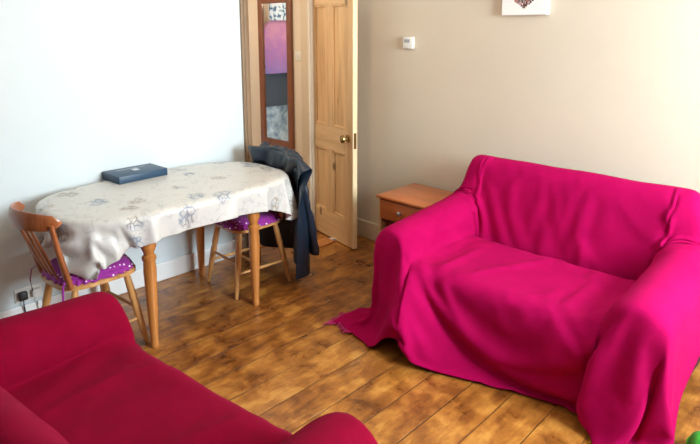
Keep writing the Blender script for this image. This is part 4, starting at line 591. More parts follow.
-17,-8,-57,53,33,29,18,72,12,6,1,22,1,4,-1,-1,0,-5,-9,-5,19,-1,1,0,-29,26,-28,30,15,-2,-8,-4,-3,-7,3,1,2,0,-13,19,3,-8,-4,-12,3,3,7,4,4,3,3,1,2,-1,0,-3,-4,-8,7,0,
-9,7,0,-7,-19,4,1,6,-39,8,15,21,6,5,1,0,-5,2,-4,13,-10,2,0,0,-3,-23,-10,35,-5,-4,-9,3,6,-9,9,-1,2,-8,-1,14,9,-13,0,-21,17,3,-3,-5,-2,-2,-1,-1,0,-1,1,1,3,5,16,-9,
2,-3,4,0,-2,3,-4,-3,-1,-1,1,4,4,1,-1,-2,-3,6,-5,4,-8,18,-10,1,-1,-3,-27,7,1,-1,2,10,-1,-13,13,1,0,-9,2,5,6,-21,10,-13,42,-14,-3,2,1,0,0,0,0,0,6,3,-9,8,-10,-9,
15,-4,6,-7,0,-1,-3,-1,2,2,1,1,0,-1,-1,-3,1,4,-1,0,-2,10,-8,1,0,1,3,-23,2,5,3,6,-5,-9,13,1,0,-9,-1,11,0,-20,21,-20,40,-20,20,-11,-1,-1,-1,-1,0,0,0,-6,-3,20,-19,18,
-10,-5,1,-6,9,0,0,1,0,0,0,0,-1,-2,-1,0,4,-1,-1,0,5,-1,-2,-10,11,0,0,-3,-11,-3,4,3,-6,-6,11,1,0,-8,-1,14,-8,-10,12,-2,27,-27,22,-5,12,0,0,0,-1,-1,-1,-2,-2,-3,-19,21,
-20,19,-6,0,0,-6,0,1,1,0,0,-1,-1,-2,2,1,1,0,2,0,-3,-2,4,-9,18,-10,1,0,2,-8,-1,1,-3,-6,9,1,1,-7,-3,14,-12,8,-1,5,0,-16,26,-29,-1,-1,1,1,1,2,1,1,2,2,5,13,
-18,21,-20,9,-3,-2,6,0,-1,1,0,-1,-2,1,3,-1,2,-1,0,0,0,3,-5,-3,10,-5,1,0,0,2,-7,1,-3,-6,8,0,2,-7,-4,13,-12,11,-8,8,1,2,12,-24,14,8,-4,-5,0,0,0,0,0,0,0,-2,
-5,12,-16,18,-14,3,-6,9,0,2,-2,-5,1,4,0,0,0,-3,0,0,-1,1,1,7,0,-3,-11,10,0,0,-4,-4,-1,-6,6,-2,1,-4,-4,9,-7,6,1,0,3,-1,-10,2,25,-2,-17,0,6,0,-1,0,0,0,0,0,
0,0,-5,9,-11,9,-2,2,-4,0,-1,-4,6,0,-1,0,-2,0,2,1,0,0,0,0,-3,4,-7,17,-11,0,1,5,-1,-2,-2,-3,2,-1,-6,5,2,-1,4,-6,9,-9,-2,11,3,-17,4,20,-8,-2,-1,1,0,0,0,0,
0,0,0,0,-1,1,-2,-1,-2,4,1,-1,0,0,0,0,-2,2,0,0,0,0,0,0,-1,3,-6,12,-15,8,0,0,-5,0,-3,-3,0,0,-5,2,7,-7,5,1,5,-13,5,5,0,-2,3,6,-6,12,2,-1,-9,-4,0,0,
0,0,0,0,1,-2,0,-1,-3,3,2,-1,3,2,-4,0,-2,2,0,1,0,0,-1,0,-1,0,-1,6,-6,0,1,0,0,2,0,-3,-2,-1,-2,-1,8,-6,2,2,0,-9,5,6,1,-1,-4,12,-16,-5,1,2,10,13,0,-9,
-3,0,0,0,0,-1,-1,8,-2,3,0,-6,0,-2,-3,3,0,2,0,-1,0,0,0,1,1,1,0,0,-9,2,13,-9,0,0,0,0,-2,-2,-1,-2,5,-1,-3,2,2,-7,4,4,1,-2,0,5,-10,14,-3,-5,-3,-8,-1,13,
13,0,-9,-4,0,0,4,1,-10,2,1,-1,3,0,1,0,1,0,0,0,1,-1,-2,-1,0,0,-1,0,0,8,-1,-13,8,0,-1,-2,0,3,-7,0,0,4,-6,3,1,-1,-1,2,2,-1,2,0,-4,8,-8,-1,7,-3,0,-3,
-9,-1,13,12,0,-8,-3,-5,3,1,0,-2,3,1,0,-2,2,0,-1,0,0,0,1,-1,0,0,0,1,1,0,-2,-8,13,-5,-1,1,4,8,-16,5,-1,3,-3,0,1,3,-5,3,2,1,1,-1,-1,3,-3,-4,9,-8,3,0,
0,1,-4,-10,0,14,11,0,-8,-8,4,9,0,6,-14,0,0,1,-1,0,-1,0,0,0,3,1,-1,0,-1,-4,-1,0,11,-7,0,0,-1,-4,-8,7,-3,1,5,-6,2,2,0,0,1,1,0,-1,0,1,0,-7,13,-12,4,0,
0,0,-1,1,2,-5,-10,0,13,11,2,0,-19,5,-9,11,0,0,0,1,-1,1,-1,0,0,0,-1,0,-1,1,3,2,-1,-3,-9,9,0,0,1,0,0,-1,2,0,-3,1,2,-1,0,2,1,-1,0,1,0,-7,12,-9,5,0,
-1,-3,0,0,0,-2,2,0,3,-16,-2,2,1,20,-5,7,-9,-1,1,-1,1,0,0,1,-2,0,0,1,1,1,0,0,-6,-1,-1,19,-13,1,0,3,0,0,-1,4,-5,1,5,-3,-2,2,1,0,1,-1,-1,0,8,-7,-9,2,
1,1,3,0,0,0,0,0,3,-9,9,-3,0,12,-8,-1,0,-4,1,1,0,-2,2,0,1,1,-3,0,-1,0,-1,0,0,6,2,1,-19,12,0,1,-5,11,-11,1,3,-7,5,1,-2,-1,3,0,0,-1,1,0,-1,0,-11,20,
-11,1,-1,0,0,0,0,0,0,-3,3,-3,3,14,-24,0,5,-3,8,0,4,-2,-2,1,0,-1,0,3,0,0,0,0,-4,-1,-1,2,-7,19,-11,0,0,4,-11,18,-4,-1,-1,3,-2,-1,4,-3,0,0,1,0,0,1,-2,-2,
-1,13,-13,1,0,0,0,0,0,5,-5,0,0,14,-26,9,8,-3,5,-8,0,-5,7,3,-2,0,-1,0,-4,0,1,0,1,3,1,-1,-8,11,-17,12,0,0,0,0,-6,9,-2,0,2,-1,0,1,0,0,0,-1,0,0,-1,-1,
11,-12,-7,21,-12,-1,0,0,0,6,-11,5,0,13,-26,12,5,-11,2,-8,13,-1,0,1,0,-1,-1,-4,-1,4,0,-1,0,-1,1,0,1,9,-12,14,-10,1,0,-2,0,0,4,-3,1,0,0,1,-2,3,-2,0,1,-1,0,-5,
-2,9,-13,8,5,9,-1,-3,-8,6,-13,6,0,12,-25,12,3,-6,8,-2,4,-7,1,-1,-3,0,1,1,-1,2,0,0,1,-1,0,0,0,1,-8,13,-14,8,0,0,4,0,3,3,-7,3,0,0,5,-7,1,3,-1,0,-2,0,
6,1,-17,27,-6,-27,1,2,3,15,-13,7,0,9,-21,12,0,-3,4,2,0,3,-6,0,0,0,-3,0,-3,6,-1,0,0,-1,1,1,0,0,-5,8,-10,13,-7,0,0,-5,0,3,2,-4,1,0,0,1,0,-2,0,1,0,3,
-7,-2,0,18,-30,1,13,2,0,0,-7,7,0,1,-7,20,3,-2,-1,-1,-20,2,-5,10,0,-1,-2,2,-2,2,0,1,-1,0,1,-1,-1,-1,0,5,-8,8,-5,1,0,1,4,0,3,2,-2,-2,1,1,0,1,-2,0,0,0,
0,7,-1,0,-27,18,21,0,1,0,0,0,-1,0,-1,-3,-15,-14,0,-1,1,18,-3,2,-3,-1,0,1,0,2,-1,-2,-1,1,0,-1,1,0,0,1,-5,6,-2,-3,3,0,-1,-1,0,14,-8,-3,0,0,0,0,4,-4,0,0,
0,0,-2,3,-19,16,16,-33,-1,-2,0,-1,0,0,0,0,1,4,17,-4,2,4,-1,2,2,-6,0,0,1,1,-2,1,0,-1,0,-1,1,-1,0,1,-4,4,-2,2,3,-4,-1,1,-3,3,-16,9,7,-1,0,1,0,3,-2,-1,
-1,0,0,1,-15,14,14,-29,9,1,1,0,1,0,1,0,1,2,2,-11,6,0,-4,4,-2,2,2,-1,2,1,-1,3,-5,1,0,-1,0,0,0,1,-3,3,-1,1,0,-6,5,0,0,6,1,-9,4,8,-2,0,0,1,1,6,
-8,0,0,0,-9,12,9,-10,-8,5,2,1,2,0,-1,-2,-2,-2,-2,-2,5,0,1,3,-9,2,-9,13,1,0,1,0,0,6,-8,2,-1,0,0,0,-3,3,-1,1,1,-8,12,-5,0,-1,-4,30,-5,-5,-20,1,1,0,0,0,
3,6,-5,-2,-9,10,3,-21,-3,43,-14,-1,0,-1,0,0,1,3,3,4,3,1,1,-3,-5,-18,12,6,-18,0,2,0,1,0,0,8,-11,2,-1,0,-2,2,-1,1,1,-5,8,-5,0,1,0,-2,-20,0,4,21,-9,2,0,0,
3,1,1,4,2,-4,0,-14,15,13,-13,21,-12,1,0,0,2,2,1,-1,-3,-4,-8,-11,-8,10,4,-2,0,3,0,1,0,1,0,0,2,11,-12,0,-2,2,-2,0,0,-3,5,-2,-9,9,-1,0,3,-15,11,-25,5,11,0,3,
1,0,2,2,3,-7,10,3,10,0,-28,0,20,14,-2,-2,-1,-2,-1,-3,-2,-2,0,5,4,0,-30,17,-8,6,1,1,10,5,4,1,-5,23,-2,-2,-26,-7,-1,1,-2,1,2,-3,-1,11,-9,0,0,1,-2,18,-15,-15,12,-3,
2,2,-1,1,0,-19,8,4,4,2,-7,27,6,-49,-3,0,1,-1,0,2,-1,0,-1,1,0,3,7,24,12,-11,4,-12,-1,239,-28,-51,-29,-19,-64,-19,-7,6,-14,-11,0,2,5,-15,2,-4,3,5,0,0,-4,1,4,5,-9,2,
1,-3,-1,0,1,2,5,-5,-1,-6,-1,13,8,1,-4,-2,-4,-2,0,-2,-4,4,-1,1,0,1,4,5,1,-17,51,-11,-3,-84,47,2,12,-4,-2,7,-6,-8,2,2,-2,0,-1,-4,11,1,-1,2,-8,0,0,0,9,5,-4,-4,
2,-2,-1,-2,-1,-3,3,6,-2,-1,-7,0,7,-5,41,24,1,4,2,5,6,4,0,3,1,3,5,3,0,3,18,8,2,30,92,-247,-8,3,3,-7,6,-2,-4,-2,4,2,0,-1,-6,6,0,3,-8,3,0,0,0,19,-18,49,
27,-2,3,2,1,1,1,-4,9,6,-1,-8,5,-2,-12,-51,2,-1,2,2,-2,-1,0,-1,2,2,-1,-1,-3,0,0,5,-21,18,-5,-2,2,-12,-3,1,5,-8,-1,5,-8,-5,3,0,4,0,-12,-1,3,14,-7,0,0,-1,-1,17,
1,5,-2,1,-1,0,0,-1,0,-1,1,5,14,-6,-1,-5,-6,1,5,0,-1,1,0,0,1,-1,0,0,-1,2,1,-2,0,4,-6,2,-7,15,-4,0,-1,-2,0,-12,3,4,-6,-12,-6,-1,5,8,-3,-2,-20,15,0,0,1,4,
3,2,-3,1,-1,1,0,1,1,1,2,2,0,3,7,-1,-5,0,0,-1,0,2,0,0,0,0,0,1,0,0,0,1,-1,-4,5,-3,3,-6,-2,2,-6,0,1,4,3,-4,-2,-1,1,-7,-5,-1,-1,4,-6,15,-10,0,-1,0,
-6,2,-1,2,-1,1,0,2,0,1,1,1,1,0,1,1,3,-1,-1,0,2,1,-1,0,1,0,2,0,0,0,0,0,-1,9,-7,-1,2,0,5,-19,7,7,-1,-3,0,0,-1,0,-4,-5,-2,-1,-2,3,-3,8,-3,-2,-2,1,
3,-15,0,1,0,1,1,0,0,1,1,1,1,0,2,1,0,-1,3,0,2,-1,0,1,1,-1,1,1,1,-1,1,1,0,1,-7,8,-3,-1,-5,5,13,-9,-5,-1,2,-3,2,0,-5,5,-9,-7,-9,-6,-6,-3,0,3,-2,-5,
-3,6,-8,-14,0,0,1,2,-1,1,1,1,2,0,1,0,-1,1,0,0,2,0,1,0,1,0,1,1,-2,0,2,0,1,1,-1,2,-7,16,3,-4,-4,-19,22,-7,-5,2,0,-7,-5,0,0,7,-14,-31,-20,-28,-26,-28,-24,2,
14,3,-9,0,-14,-13,2,-3,-1,1,1,0,1,0,0,-1,0,1,0,1,3,0,1,0,1,0,0,1,0,1,1,-1,1,0,1,2,-2,2,-8,-2,9,-5,15,-10,-1,-1,-1,0,0,-2,1,-9,-6,7,12,-15,-2,3,-4,1,
4,-4,0,1,1,-5,5,-20,5,-6,4,-4,2,-2,0,-1,1,1,1,-1,0,-8,-1,1,1,0,0,1,0,0,1,-1,1,0,1,0,0,3,-2,10,-8,-10,11,-14,8,8,-4,-7,5,8,-6,0,6,-8,-5,5,9,-9,-5,5,
3,12,0,-1,0,32,25,-8,17,-10,2,-10,1,-10,-3,-9,-5,-5,-5,-7,-4,-33,1,2,2,1,2,2,1,1,2,0,2,1,1,1,1,0,0,-2,0,7,-6,4,-3,-5,6,4,-2,-1,0,2,-6,0,8,-6,-5,7,11,-6,
3,3,-15,9,-9,33,-2,-7,8,-4,3,-2,2,-5,3,-1,2,1,-1,-1,0,-29,1,0,2,2,2,1,0,2,1,1,2,1,2,1,1,1,1,0,0,-2,4,7,-11,15,-12,-5,4,5,-6,3,4,-5,-5,3,6,-6,-2,4,
8,-5,-6,1,3,-4,0,-9,2,2,-1,0,0,0,2,-1,-1,1,-1,0,-1,-26,0,2,0,1,1,1,1,2,1,2,1,1,2,0,2,2,1,0,1,0,-2,-1,5,-2,-2,6,-3,-3,1,0,-5,5,4,-3,-4,4,6,-8,
2,-1,0,-1,1,3,5,-6,-9,3,0,1,0,0,2,-1,-1,0,-1,-1,1,-26,-1,0,1,1,1,1,1,2,1,1,1,2,1,1,2,1,1,2,0,-1,1,-1,-1,1,0,-3,5,0,-1,-2,3,-1,-4,6,3,-5,-3,4,
4,-8,0,1,2,-1,2,-3,5,-7,2,1,0,-1,3,-2,-2,0,-1,0,2,-27,-1,0,-1,2,1,1,1,2,1,1,1,2,0,2,1,1,2,1,1,1,1,0,-1,0,0,-1,-1,2,4,-2,-2,0,3,-4,-2,3,5,-4,
-1,1,-2,0,0,0,1,2,-2,0,-2,-1,-1,0,3,-2,-3,-1,0,0,2,-28,0,0,-1,0,2,0,2,1,1,2,1,2,0,2,1,1,2,0,2,1,1,-1,0,1,0,0,-1,0,-1,0,2,-2,2,2,1,-5,-1,2,
5,-4,-2,1,-1,1,0,1,2,5,-3,1,-2,-1,2,-2,-4,-2,0,1,2,-28,1,-1,0,-1,1,2,0,1,2,1,0,2,1,1,2,1,1,1,2,1,2,-1,1,0,0,1,-2,-1,2,-2,3,0,-2,-2,2,5,-1,-4,
-1,1,0,1,-1,1,-1,-1,3,1,-4,3,-2,3,1,-4,-4,-3,0,2,2,-27,-1,0,0,-1,1,-1,1,2,1,1,1,2,1,1,2,0,1,2,1,1,1,2,0,0,1,0,-1,1,2,-4,2,0,1,0,-2,-2,2,5,
-3,-3,0,1,1,-1,0,3,-2,2,0,7,-3,-4,-1,-2,-1,-2,0,3,3,-29,0,0,0,0,1,-1,-1,2,0,2,1,2,1,1,1,1,2,1,1,1,2,1,1,0,0,0,1,1,-2,6,-4,-4,1,3,4,-5,-1,0,
2,2,0,-5,0,1,8,-6,0,-2,4,-1,-5,6,0,-9,0,0,0,2,2,-29,1,0,0,0,1,0,-1,-1,2,1,1,1,1,1,2,1,1,1,2,1,2,0,2,0,1,1,0,-1,-1,1,3,3,-5,-3,-1,5,4,-4,
-3,0,0,5,5,-8,-2,3,8,-10,1,12,-11,-1,1,10,-19,-1,0,2,2,-27,0,0,0,0,0,0,0,0,-1,2,1,0,2,1,2,1,1,2,1,1,1,1,2,0,2,0,0,0,0,1,0,-1,6,-4,0,0,-1,2,
3,-6,2,-2,-2,2,11,-8,-3,2,-1,5,-4,1,1,-3,-9,2,-2,1,-1,-24,1,0,0,1,-1,-1,0,0,-1,0,2,0,2,1,2,1,1,1,1,1,2,1,1,1,2,1,1,-1,0,0,-1,1,0,1,5,-3,-1,2,
0,1,1,2,5,-8,-3,2,8,-11,-1,1,10,3,-14,28,-9,13,-14,-5,2,-24,-1,0,0,0,-2,2,0,-1,-4,0,1,1,1,1,1,1,1,2,2,1,1,0,2,1,2,1,1,0,0,1,0,-1,0,-1,-3,9,-3,-1,
-2,2,1,-2,0,6,4,-8,-5,6,9,-12,7,4,-11,0,11,11,-9,8,5,-37,0,1,1,2,3,4,1,-1,-9,-2,-1,0,2,0,2,2,1,1,0,2,1,2,1,1,2,0,2,1,0,0,0,0,1,-1,0,1,3,8,
-5,-7,1,4,7,-12,-1,8,6,-10,-5,6,12,-7,-3,-5,9,-10,3,-4,15,-35,8,-1,-3,-3,-3,-2,-1,4,-7,2,-1,-3,3,0,0,1,1,1,1,2,1,1,1,2,1,1,2,0,2,0,1,0,-1,-1,2,-2,3,-3,
4,6,-4,-6,1,4,-1,-3,1,5,5,-8,0,5,6,-13,-1,3,-3,3,10,-20,11,-1,-1,-2,-3,-3,-6,-8,-10,5,3,3,4,-3,-6,-1,-1,0,1,2,1,1,2,1,1,1,1,1,2,1,0,0,1,0,0,-2,2,5,
-3,-1,3,1,-1,-3,2,13,-8,-8,2,9,-1,-8,1,-4,0,2,10,-5,-8,])
GRID['throw_l'] = (77, 72, [
-922,-2,-4,4,-8,8,8,5,9,11,-5,11,9,8,-4,13,1,0,-1,1,3,4,6,6,6,8,7,6,3,1,3,-5,22,2,9,-2,-2,7,6,3,0,-2,-8,-6,3,9,0,8,15,21,27,26,18,-12,-2,3,4,3,1,-5,
-1,-1,4,4,0,-4,5,10,-9,5,4,7,-15,3,6,-3,15,-11,2,6,-11,0,9,-7,1,-7,14,-8,-1,-2,0,1,0,0,-1,-1,-1,6,8,8,10,2,5,6,-17,-3,-9,4,-6,-10,1,4,3,3,5,-4,2,4,-11,1,
-9,-12,-2,-2,4,9,-8,-3,-1,2,-2,6,3,3,-1,2,2,4,1,-6,14,-14,9,-13,-10,14,2,-6,-9,9,-1,-6,7,-3,8,-11,-1,9,-5,-4,-3,0,2,1,1,0,0,0,1,-8,-6,-2,-3,1,3,3,8,11,-2,2,
7,-6,-8,3,-1,-9,11,10,-16,-15,24,-21,3,6,-7,5,0,14,0,-6,-3,4,-7,0,-1,3,0,-3,-1,-2,-4,-3,15,1,-12,16,-4,-6,8,10,-8,-3,-6,5,4,2,-8,13,-14,3,-3,-3,-1,3,2,1,1,0,0,1,
0,1,0,-3,2,2,-3,-1,-13,-15,15,-2,1,-1,1,0,-7,1,-6,7,6,12,-2,7,-2,5,-4,-21,-6,1,19,-1,-4,-1,7,-7,-5,-6,-3,5,-4,7,4,9,-15,12,-1,-14,-9,1,-2,7,13,-12,-3,1,0,0,6,-16,
15,-7,-2,-5,6,3,2,1,0,2,1,2,4,3,0,-1,-8,-4,-2,-2,2,0,-2,3,-1,1,4,-2,-3,-1,-6,1,-2,-1,-1,10,0,-17,-4,6,-11,-4,-6,7,5,-1,5,7,4,-7,-2,1,2,-17,-1,8,8,-6,2,3,
-10,2,0,-2,9,11,-11,-5,0,-2,0,13,-17,5,-8,11,2,2,0,1,1,1,4,3,-1,-3,-4,-12,-7,-9,3,-1,1,1,1,-3,1,8,-11,-10,20,-2,6,2,15,-17,0,-6,-5,0,2,-4,11,-12,4,-1,0,-5,-1,1,
3,5,1,-1,2,11,-13,3,-13,4,0,11,2,-12,0,4,-4,11,11,-14,-4,1,-1,7,-2,-16,16,1,1,0,0,1,2,3,1,-4,-6,-5,-4,7,5,7,3,2,-7,-3,-7,7,0,-6,-1,2,-1,0,-1,-1,-4,-5,-3,9,
-2,16,0,-10,-3,0,1,1,-1,3,-2,2,0,-2,3,-2,1,3,1,-36,20,9,0,-11,-6,11,-3,-8,-3,-1,12,12,-15,-6,2,1,10,-7,1,0,2,0,0,2,3,0,-6,-6,-2,0,2,1,1,1,-1,1,-3,0,1,2,
-1,-1,2,1,-1,1,-1,2,-3,1,1,-4,15,-7,-1,7,-8,13,2,-1,-3,0,4,-5,-3,0,-2,-3,3,2,5,15,-35,-10,6,-3,-11,-1,4,2,4,-7,-1,11,10,-13,-2,-1,5,0,-1,4,-1,-1,4,2,-2,-8,-4,1,
3,2,2,1,0,1,-1,1,-4,-2,-4,-1,4,-2,5,4,-2,10,-6,0,-1,-1,-3,11,-7,-1,2,-1,-25,5,-11,-2,3,-3,2,3,-2,2,-1,-2,3,-1,3,-13,27,-4,-11,15,3,-11,-4,6,-2,3,-2,-3,11,2,-8,2,
4,2,1,-1,-2,3,3,-3,-9,0,2,3,2,1,0,0,1,0,0,0,1,-1,0,0,2,0,4,2,-1,1,1,-16,11,22,-16,-3,-6,-4,-7,-3,-1,6,-4,-5,-1,-1,2,0,2,-3,-2,0,-8,5,0,1,-5,11,-8,-2,
-8,13,-2,-10,-2,-3,4,-2,1,19,-6,-7,0,10,-3,-3,3,4,-7,-8,3,3,3,1,-1,0,-1,-1,0,-2,0,0,10,18,-17,-11,3,2,-1,1,-2,3,4,6,-11,3,9,-28,3,1,-1,-5,11,-1,2,3,-5,-2,-2,0,
0,-1,-2,-2,-1,-4,-3,1,-5,6,3,-12,-4,-8,4,14,4,-2,-14,-6,4,-2,19,-12,-1,10,-6,2,5,-8,-5,4,2,1,-1,0,0,-1,0,-1,-1,1,-5,-2,0,9,2,1,2,9,-11,-10,2,1,-5,-2,9,-3,0,3,
-4,-6,4,10,12,-38,12,7,0,1,-1,3,-1,3,1,0,2,3,5,-5,-11,-14,12,14,-10,6,1,-8,3,6,12,-1,-19,1,-2,22,-11,-2,5,3,-9,-2,4,1,0,-2,0,-3,0,-1,0,2,3,0,2,-2,4,-12,1,0,
-2,6,10,-6,-8,2,7,-4,-3,-1,4,7,-2,-2,-11,2,9,2,-11,7,6,-6,-6,2,6,6,4,-7,0,-1,-1,3,17,-18,9,-21,4,-11,-2,-1,-2,4,-2,5,15,-12,-8,-1,15,-9,6,-8,0,1,0,-3,-1,0,-2,0,
-1,2,1,-2,-4,0,-1,0,-1,11,0,1,-4,-1,-7,3,6,-1,-2,-4,-2,-11,9,8,3,3,5,-3,-3,8,-9,-3,0,2,-2,-7,-5,4,3,8,-4,-6,5,0,-3,22,-18,18,-11,10,4,-1,-2,-6,-5,1,-3,11,4,-6,
-5,8,-11,-2,-2,-1,-1,1,-2,-1,1,0,0,-3,-2,0,1,1,0,0,0,-5,2,0,0,-4,-1,4,1,-2,0,1,-2,14,-6,0,0,-1,-1,-2,-6,11,11,-6,0,4,2,0,0,-6,-2,0,3,0,-7,14,-1,-6,6,-6,
-30,0,-2,2,1,1,4,-3,-3,-1,0,1,2,-2,5,1,0,0,-1,-1,0,0,-2,-1,-1,0,1,0,-1,1,-1,1,1,-4,3,-1,2,-2,2,1,-1,2,2,1,-4,1,-6,-2,0,2,-2,-1,1,-1,1,0,0,0,0,0,
0,0,-1,1,0,0,0,0,0,1,-1,1,0,-3,-6,-9,-8,-2,-1,2,1,-1,-1,-1,-3,2,-1,-1,0,0,-1,0,0,-1,1,0,0,0,-1,-1,0,0,-2,1,0,-6,10,-2,-4,4,6,-5,-1,-3,1,-1,10,-5,6,3,
3,-1,-11,0,0,0,-1,0,1,0,0,0,0,0,0,-1,0,0,0,0,1,2,0,-4,-24,3,1,3,2,-4,-6,-8,-2,0,0,-1,0,0,-1,1,0,0,0,0,0,0,-1,1,-1,1,-1,0,-1,2,0,-1,0,0,-1,2,
-1,-2,-1,3,-1,-1,-2,8,-6,-3,0,-1,1,6,0,0,0,0,0,1,-1,0,0,0,0,0,0,0,0,0,0,0,0,0,-1,1,-22,-8,-7,0,1,2,3,3,-1,-4,-4,0,-1,0,-2,1,2,-1,0,0,0,0,1,-1,
1,-1,0,1,0,6,-2,-1,-1,1,-2,2,0,-2,-1,1,0,-2,1,1,1,-1,-2,0,-4,-4,10,0,0,0,1,-1,0,0,0,0,0,0,0,0,0,0,1,0,-1,0,3,-4,-30,-2,6,-2,-2,-2,-2,0,0,1,2,-5,
1,-1,-1,1,-1,1,1,0,0,1,0,1,1,2,3,-1,3,-7,-1,-8,8,-8,9,-1,1,1,-2,1,-1,0,0,1,0,0,0,-1,0,-1,2,1,-1,1,-1,0,0,0,1,0,0,0,0,0,0,0,-1,0,0,2,-4,1,
-19,-2,-5,-1,-1,1,0,1,-1,0,-1,2,-2,-2,-2,0,1,1,0,0,2,-1,1,0,0,-1,-4,2,7,-8,8,7,-10,0,2,0,-1,2,3,0,-1,0,0,0,-2,1,1,0,0,1,-2,-1,1,-1,0,0,0,0,0,0,
0,0,0,0,0,0,0,0,0,-3,1,11,-6,-2,1,-3,0,-3,0,-2,0,-1,-3,-2,-1,2,-4,-1,2,1,1,-1,2,3,0,-7,-1,5,8,4,-17,7,-3,-5,-2,30,-10,-1,-5,-1,2,-2,2,-1,19,-5,-9,0,1,3,
-5,2,-6,0,0,0,1,0,0,0,-1,0,0,0,0,0,0,0,1,0,0,17,-2,-31,-8,1,-1,2,-1,-1,-2,-1,0,2,4,3,-1,-5,5,1,-1,0,4,0,-14,0,12,7,-8,-7,-5,1,13,-3,4,7,-6,-6,-3,0,
1,-2,6,-1,0,-5,-6,6,-5,4,3,-3,6,-5,7,0,0,0,-1,0,1,0,0,0,0,0,0,0,0,0,-1,0,1,-10,2,6,9,5,4,2,0,0,-4,-3,-4,-4,-3,-8,-3,-4,4,4,-2,-3,-3,1,18,-3,-16,4,
17,3,-2,-12,-9,6,-11,15,3,-4,-9,10,-8,10,-9,0,-2,2,-3,1,3,-3,4,-1,0,-3,9,0,0,0,1,0,-1,0,0,0,0,0,0,0,0,1,0,0,-1,-7,-11,9,-14,-5,2,-1,0,-2,2,0,0,-1,-2,4,
-2,2,-3,-1,6,6,2,3,-5,2,6,-1,-8,-1,3,9,8,-10,-8,-1,8,-36,8,-7,22,-7,7,9,4,6,-10,-6,11,-4,-10,3,-3,3,-7,0,0,0,0,0,0,0,0,0,0,0,0,0,0,-1,1,0,0,3,2,17,
-32,2,-7,0,1,2,1,1,-1,-1,-1,-2,1,0,7,0,-3,-2,-1,0,0,1,-1,-1,2,2,0,-2,-1,7,-1,-7,-1,15,-2,3,-7,0,-3,-2,0,-1,-2,2,0,-1,-1,-1,1,0,0,0,0,0,0,0,0,0,0,0,
0,0,0,0,0,0,-1,0,1,0,12,-8,-35,1,-3,0,0,0,0,0,0,0,0,0,10,0,-7,-2,0,0,0,0,0,0,1,0,-1,0,-1,1,-1,1,12,-13,1,12,7,-5,-3,-3,-2,-4,-3,0,0,0,0,0,1,-1,
0,0,0,1,-1,1,-1,0,0,0,0,0,1,0,0,0,0,0,0,0,-1,0,0,2,-36,0,0,0,-1,0,0,-1,1,0,-1,11,-10,0,1,3,0,0,0,0,0,-1,-1,0,-1,0,-1,0,1,-1,3,-2,0,-1,1,-1,
0,0,0,1,-1,-1,1,1,0,1,-3,1,0,1,0,-1,1,-1,1,0,0,0,0,0,-1,0,0,0,0,0,1,0,0,0,0,0,-36,-1,0,0,0,0,-1,1,0,-1,12,-11,-1,1,3,-2,0,0,-1,0,0,0,0,0,
0,0,2,-1,0,-1,1,0,-1,0,-1,1,-1,1,0,1,0,-1,1,-1,0,0,2,-2,1,-1,1,0,0,0,-1,1,0,0,0,0,0,0,0,0,0,0,-1,0,1,-1,1,-2,-38,0,2,-1,0,-1,1,0,0,10,-9,-1,
0,3,-2,0,-1,0,0,0,0,0,0,0,0,0,0,0,0,0,0,0,1,-1,0,0,0,0,1,-1,0,0,0,0,0,0,-1,2,-1,1,-1,1,-1,1,0,-1,0,0,0,0,0,0,0,1,0,0,0,0,-1,1,-1,0,
-38,1,0,1,-2,1,0,0,8,-6,-3,0,3,-2,2,-2,0,0,0,0,-1,1,0,0,0,0,0,0,0,0,-2,3,0,0,-1,0,0,1,-1,0,0,0,0,0,0,0,1,-1,0,0,1,-1,1,-1,1,0,0,0,0,0,
0,0,0,-1,0,0,0,1,0,-1,0,0,-38,0,2,-2,1,0,0,6,-4,-3,1,2,-2,0,0,1,1,-2,1,-1,0,0,0,-1,1,0,0,1,0,0,1,-2,0,0,0,0,2,-2,0,0,0,0,0,0,0,0,-1,1,
0,1,0,0,0,0,-1,0,0,1,0,0,0,0,0,0,0,0,0,-1,0,1,-1,0,-38,1,2,-2,0,0,5,-2,-3,0,0,0,0,2,-1,0,-1,2,-1,-1,0,0,0,0,0,0,0,0,0,2,2,-3,0,-1,0,1,
-2,1,0,0,-1,1,0,0,0,0,0,0,0,0,0,0,0,0,1,0,0,-1,0,0,0,0,0,0,0,1,0,0,0,-1,0,1,-37,-1,1,0,0,4,-1,-2,-1,0,0,0,2,-2,0,1,1,-1,-1,1,1,0,-1,1,
0,-1,-1,0,0,0,1,0,-1,0,1,-1,0,0,0,0,0,0,-1,1,0,0,0,0,0,0,1,0,0,0,0,0,0,0,0,0,0,0,0,0,0,-1,0,0,1,1,0,-3,-38,1,-1,2,1,0,-1,-1,0,0,1,0,
-1,0,0,0,0,0,2,1,-1,0,0,0,-1,0,-1,0,-1,1,-2,2,1,0,-1,-1,1,0,0,0,0,0,0,0,0,-1,1,0,1,-1,0,1,-1,1,-1,0,0,0,0,0,1,0,0,0,0,0,0,0,-1,-1,1,3,
-38,1,0,1,1,-1,-1,-1,0,1,0,0,0,0,1,-1,0,0,0,0,0,0,0,0,0,-1,1,0,0,0,0,1,0,-1,1,0,-1,0,0,0,0,0,0,0,0,0,0,0,0,1,0,-1,1,-1,1,0,0,0,0,0,
-1,0,0,0,0,0,1,0,0,1,-1,-1,-37,-1,1,1,0,-1,0,0,0,0,0,0,0,0,0,0,0,0,0,0,0,0,0,-1,0,1,0,0,0,-1,1,1,-1,1,-2,0,1,0,0,-1,1,0,0,0,-1,1,0,0,
0,0,1,0,0,0,-1,1,0,0,0,0,0,0,0,0,0,0,-1,0,1,-2,1,1,-38,1,0,0,0,0,0,0,0,0,0,0,0,0,0,0,0,0,0,0,0,0,0,0,1,0,0,0,-1,1,-1,0,1,-1,1,0,
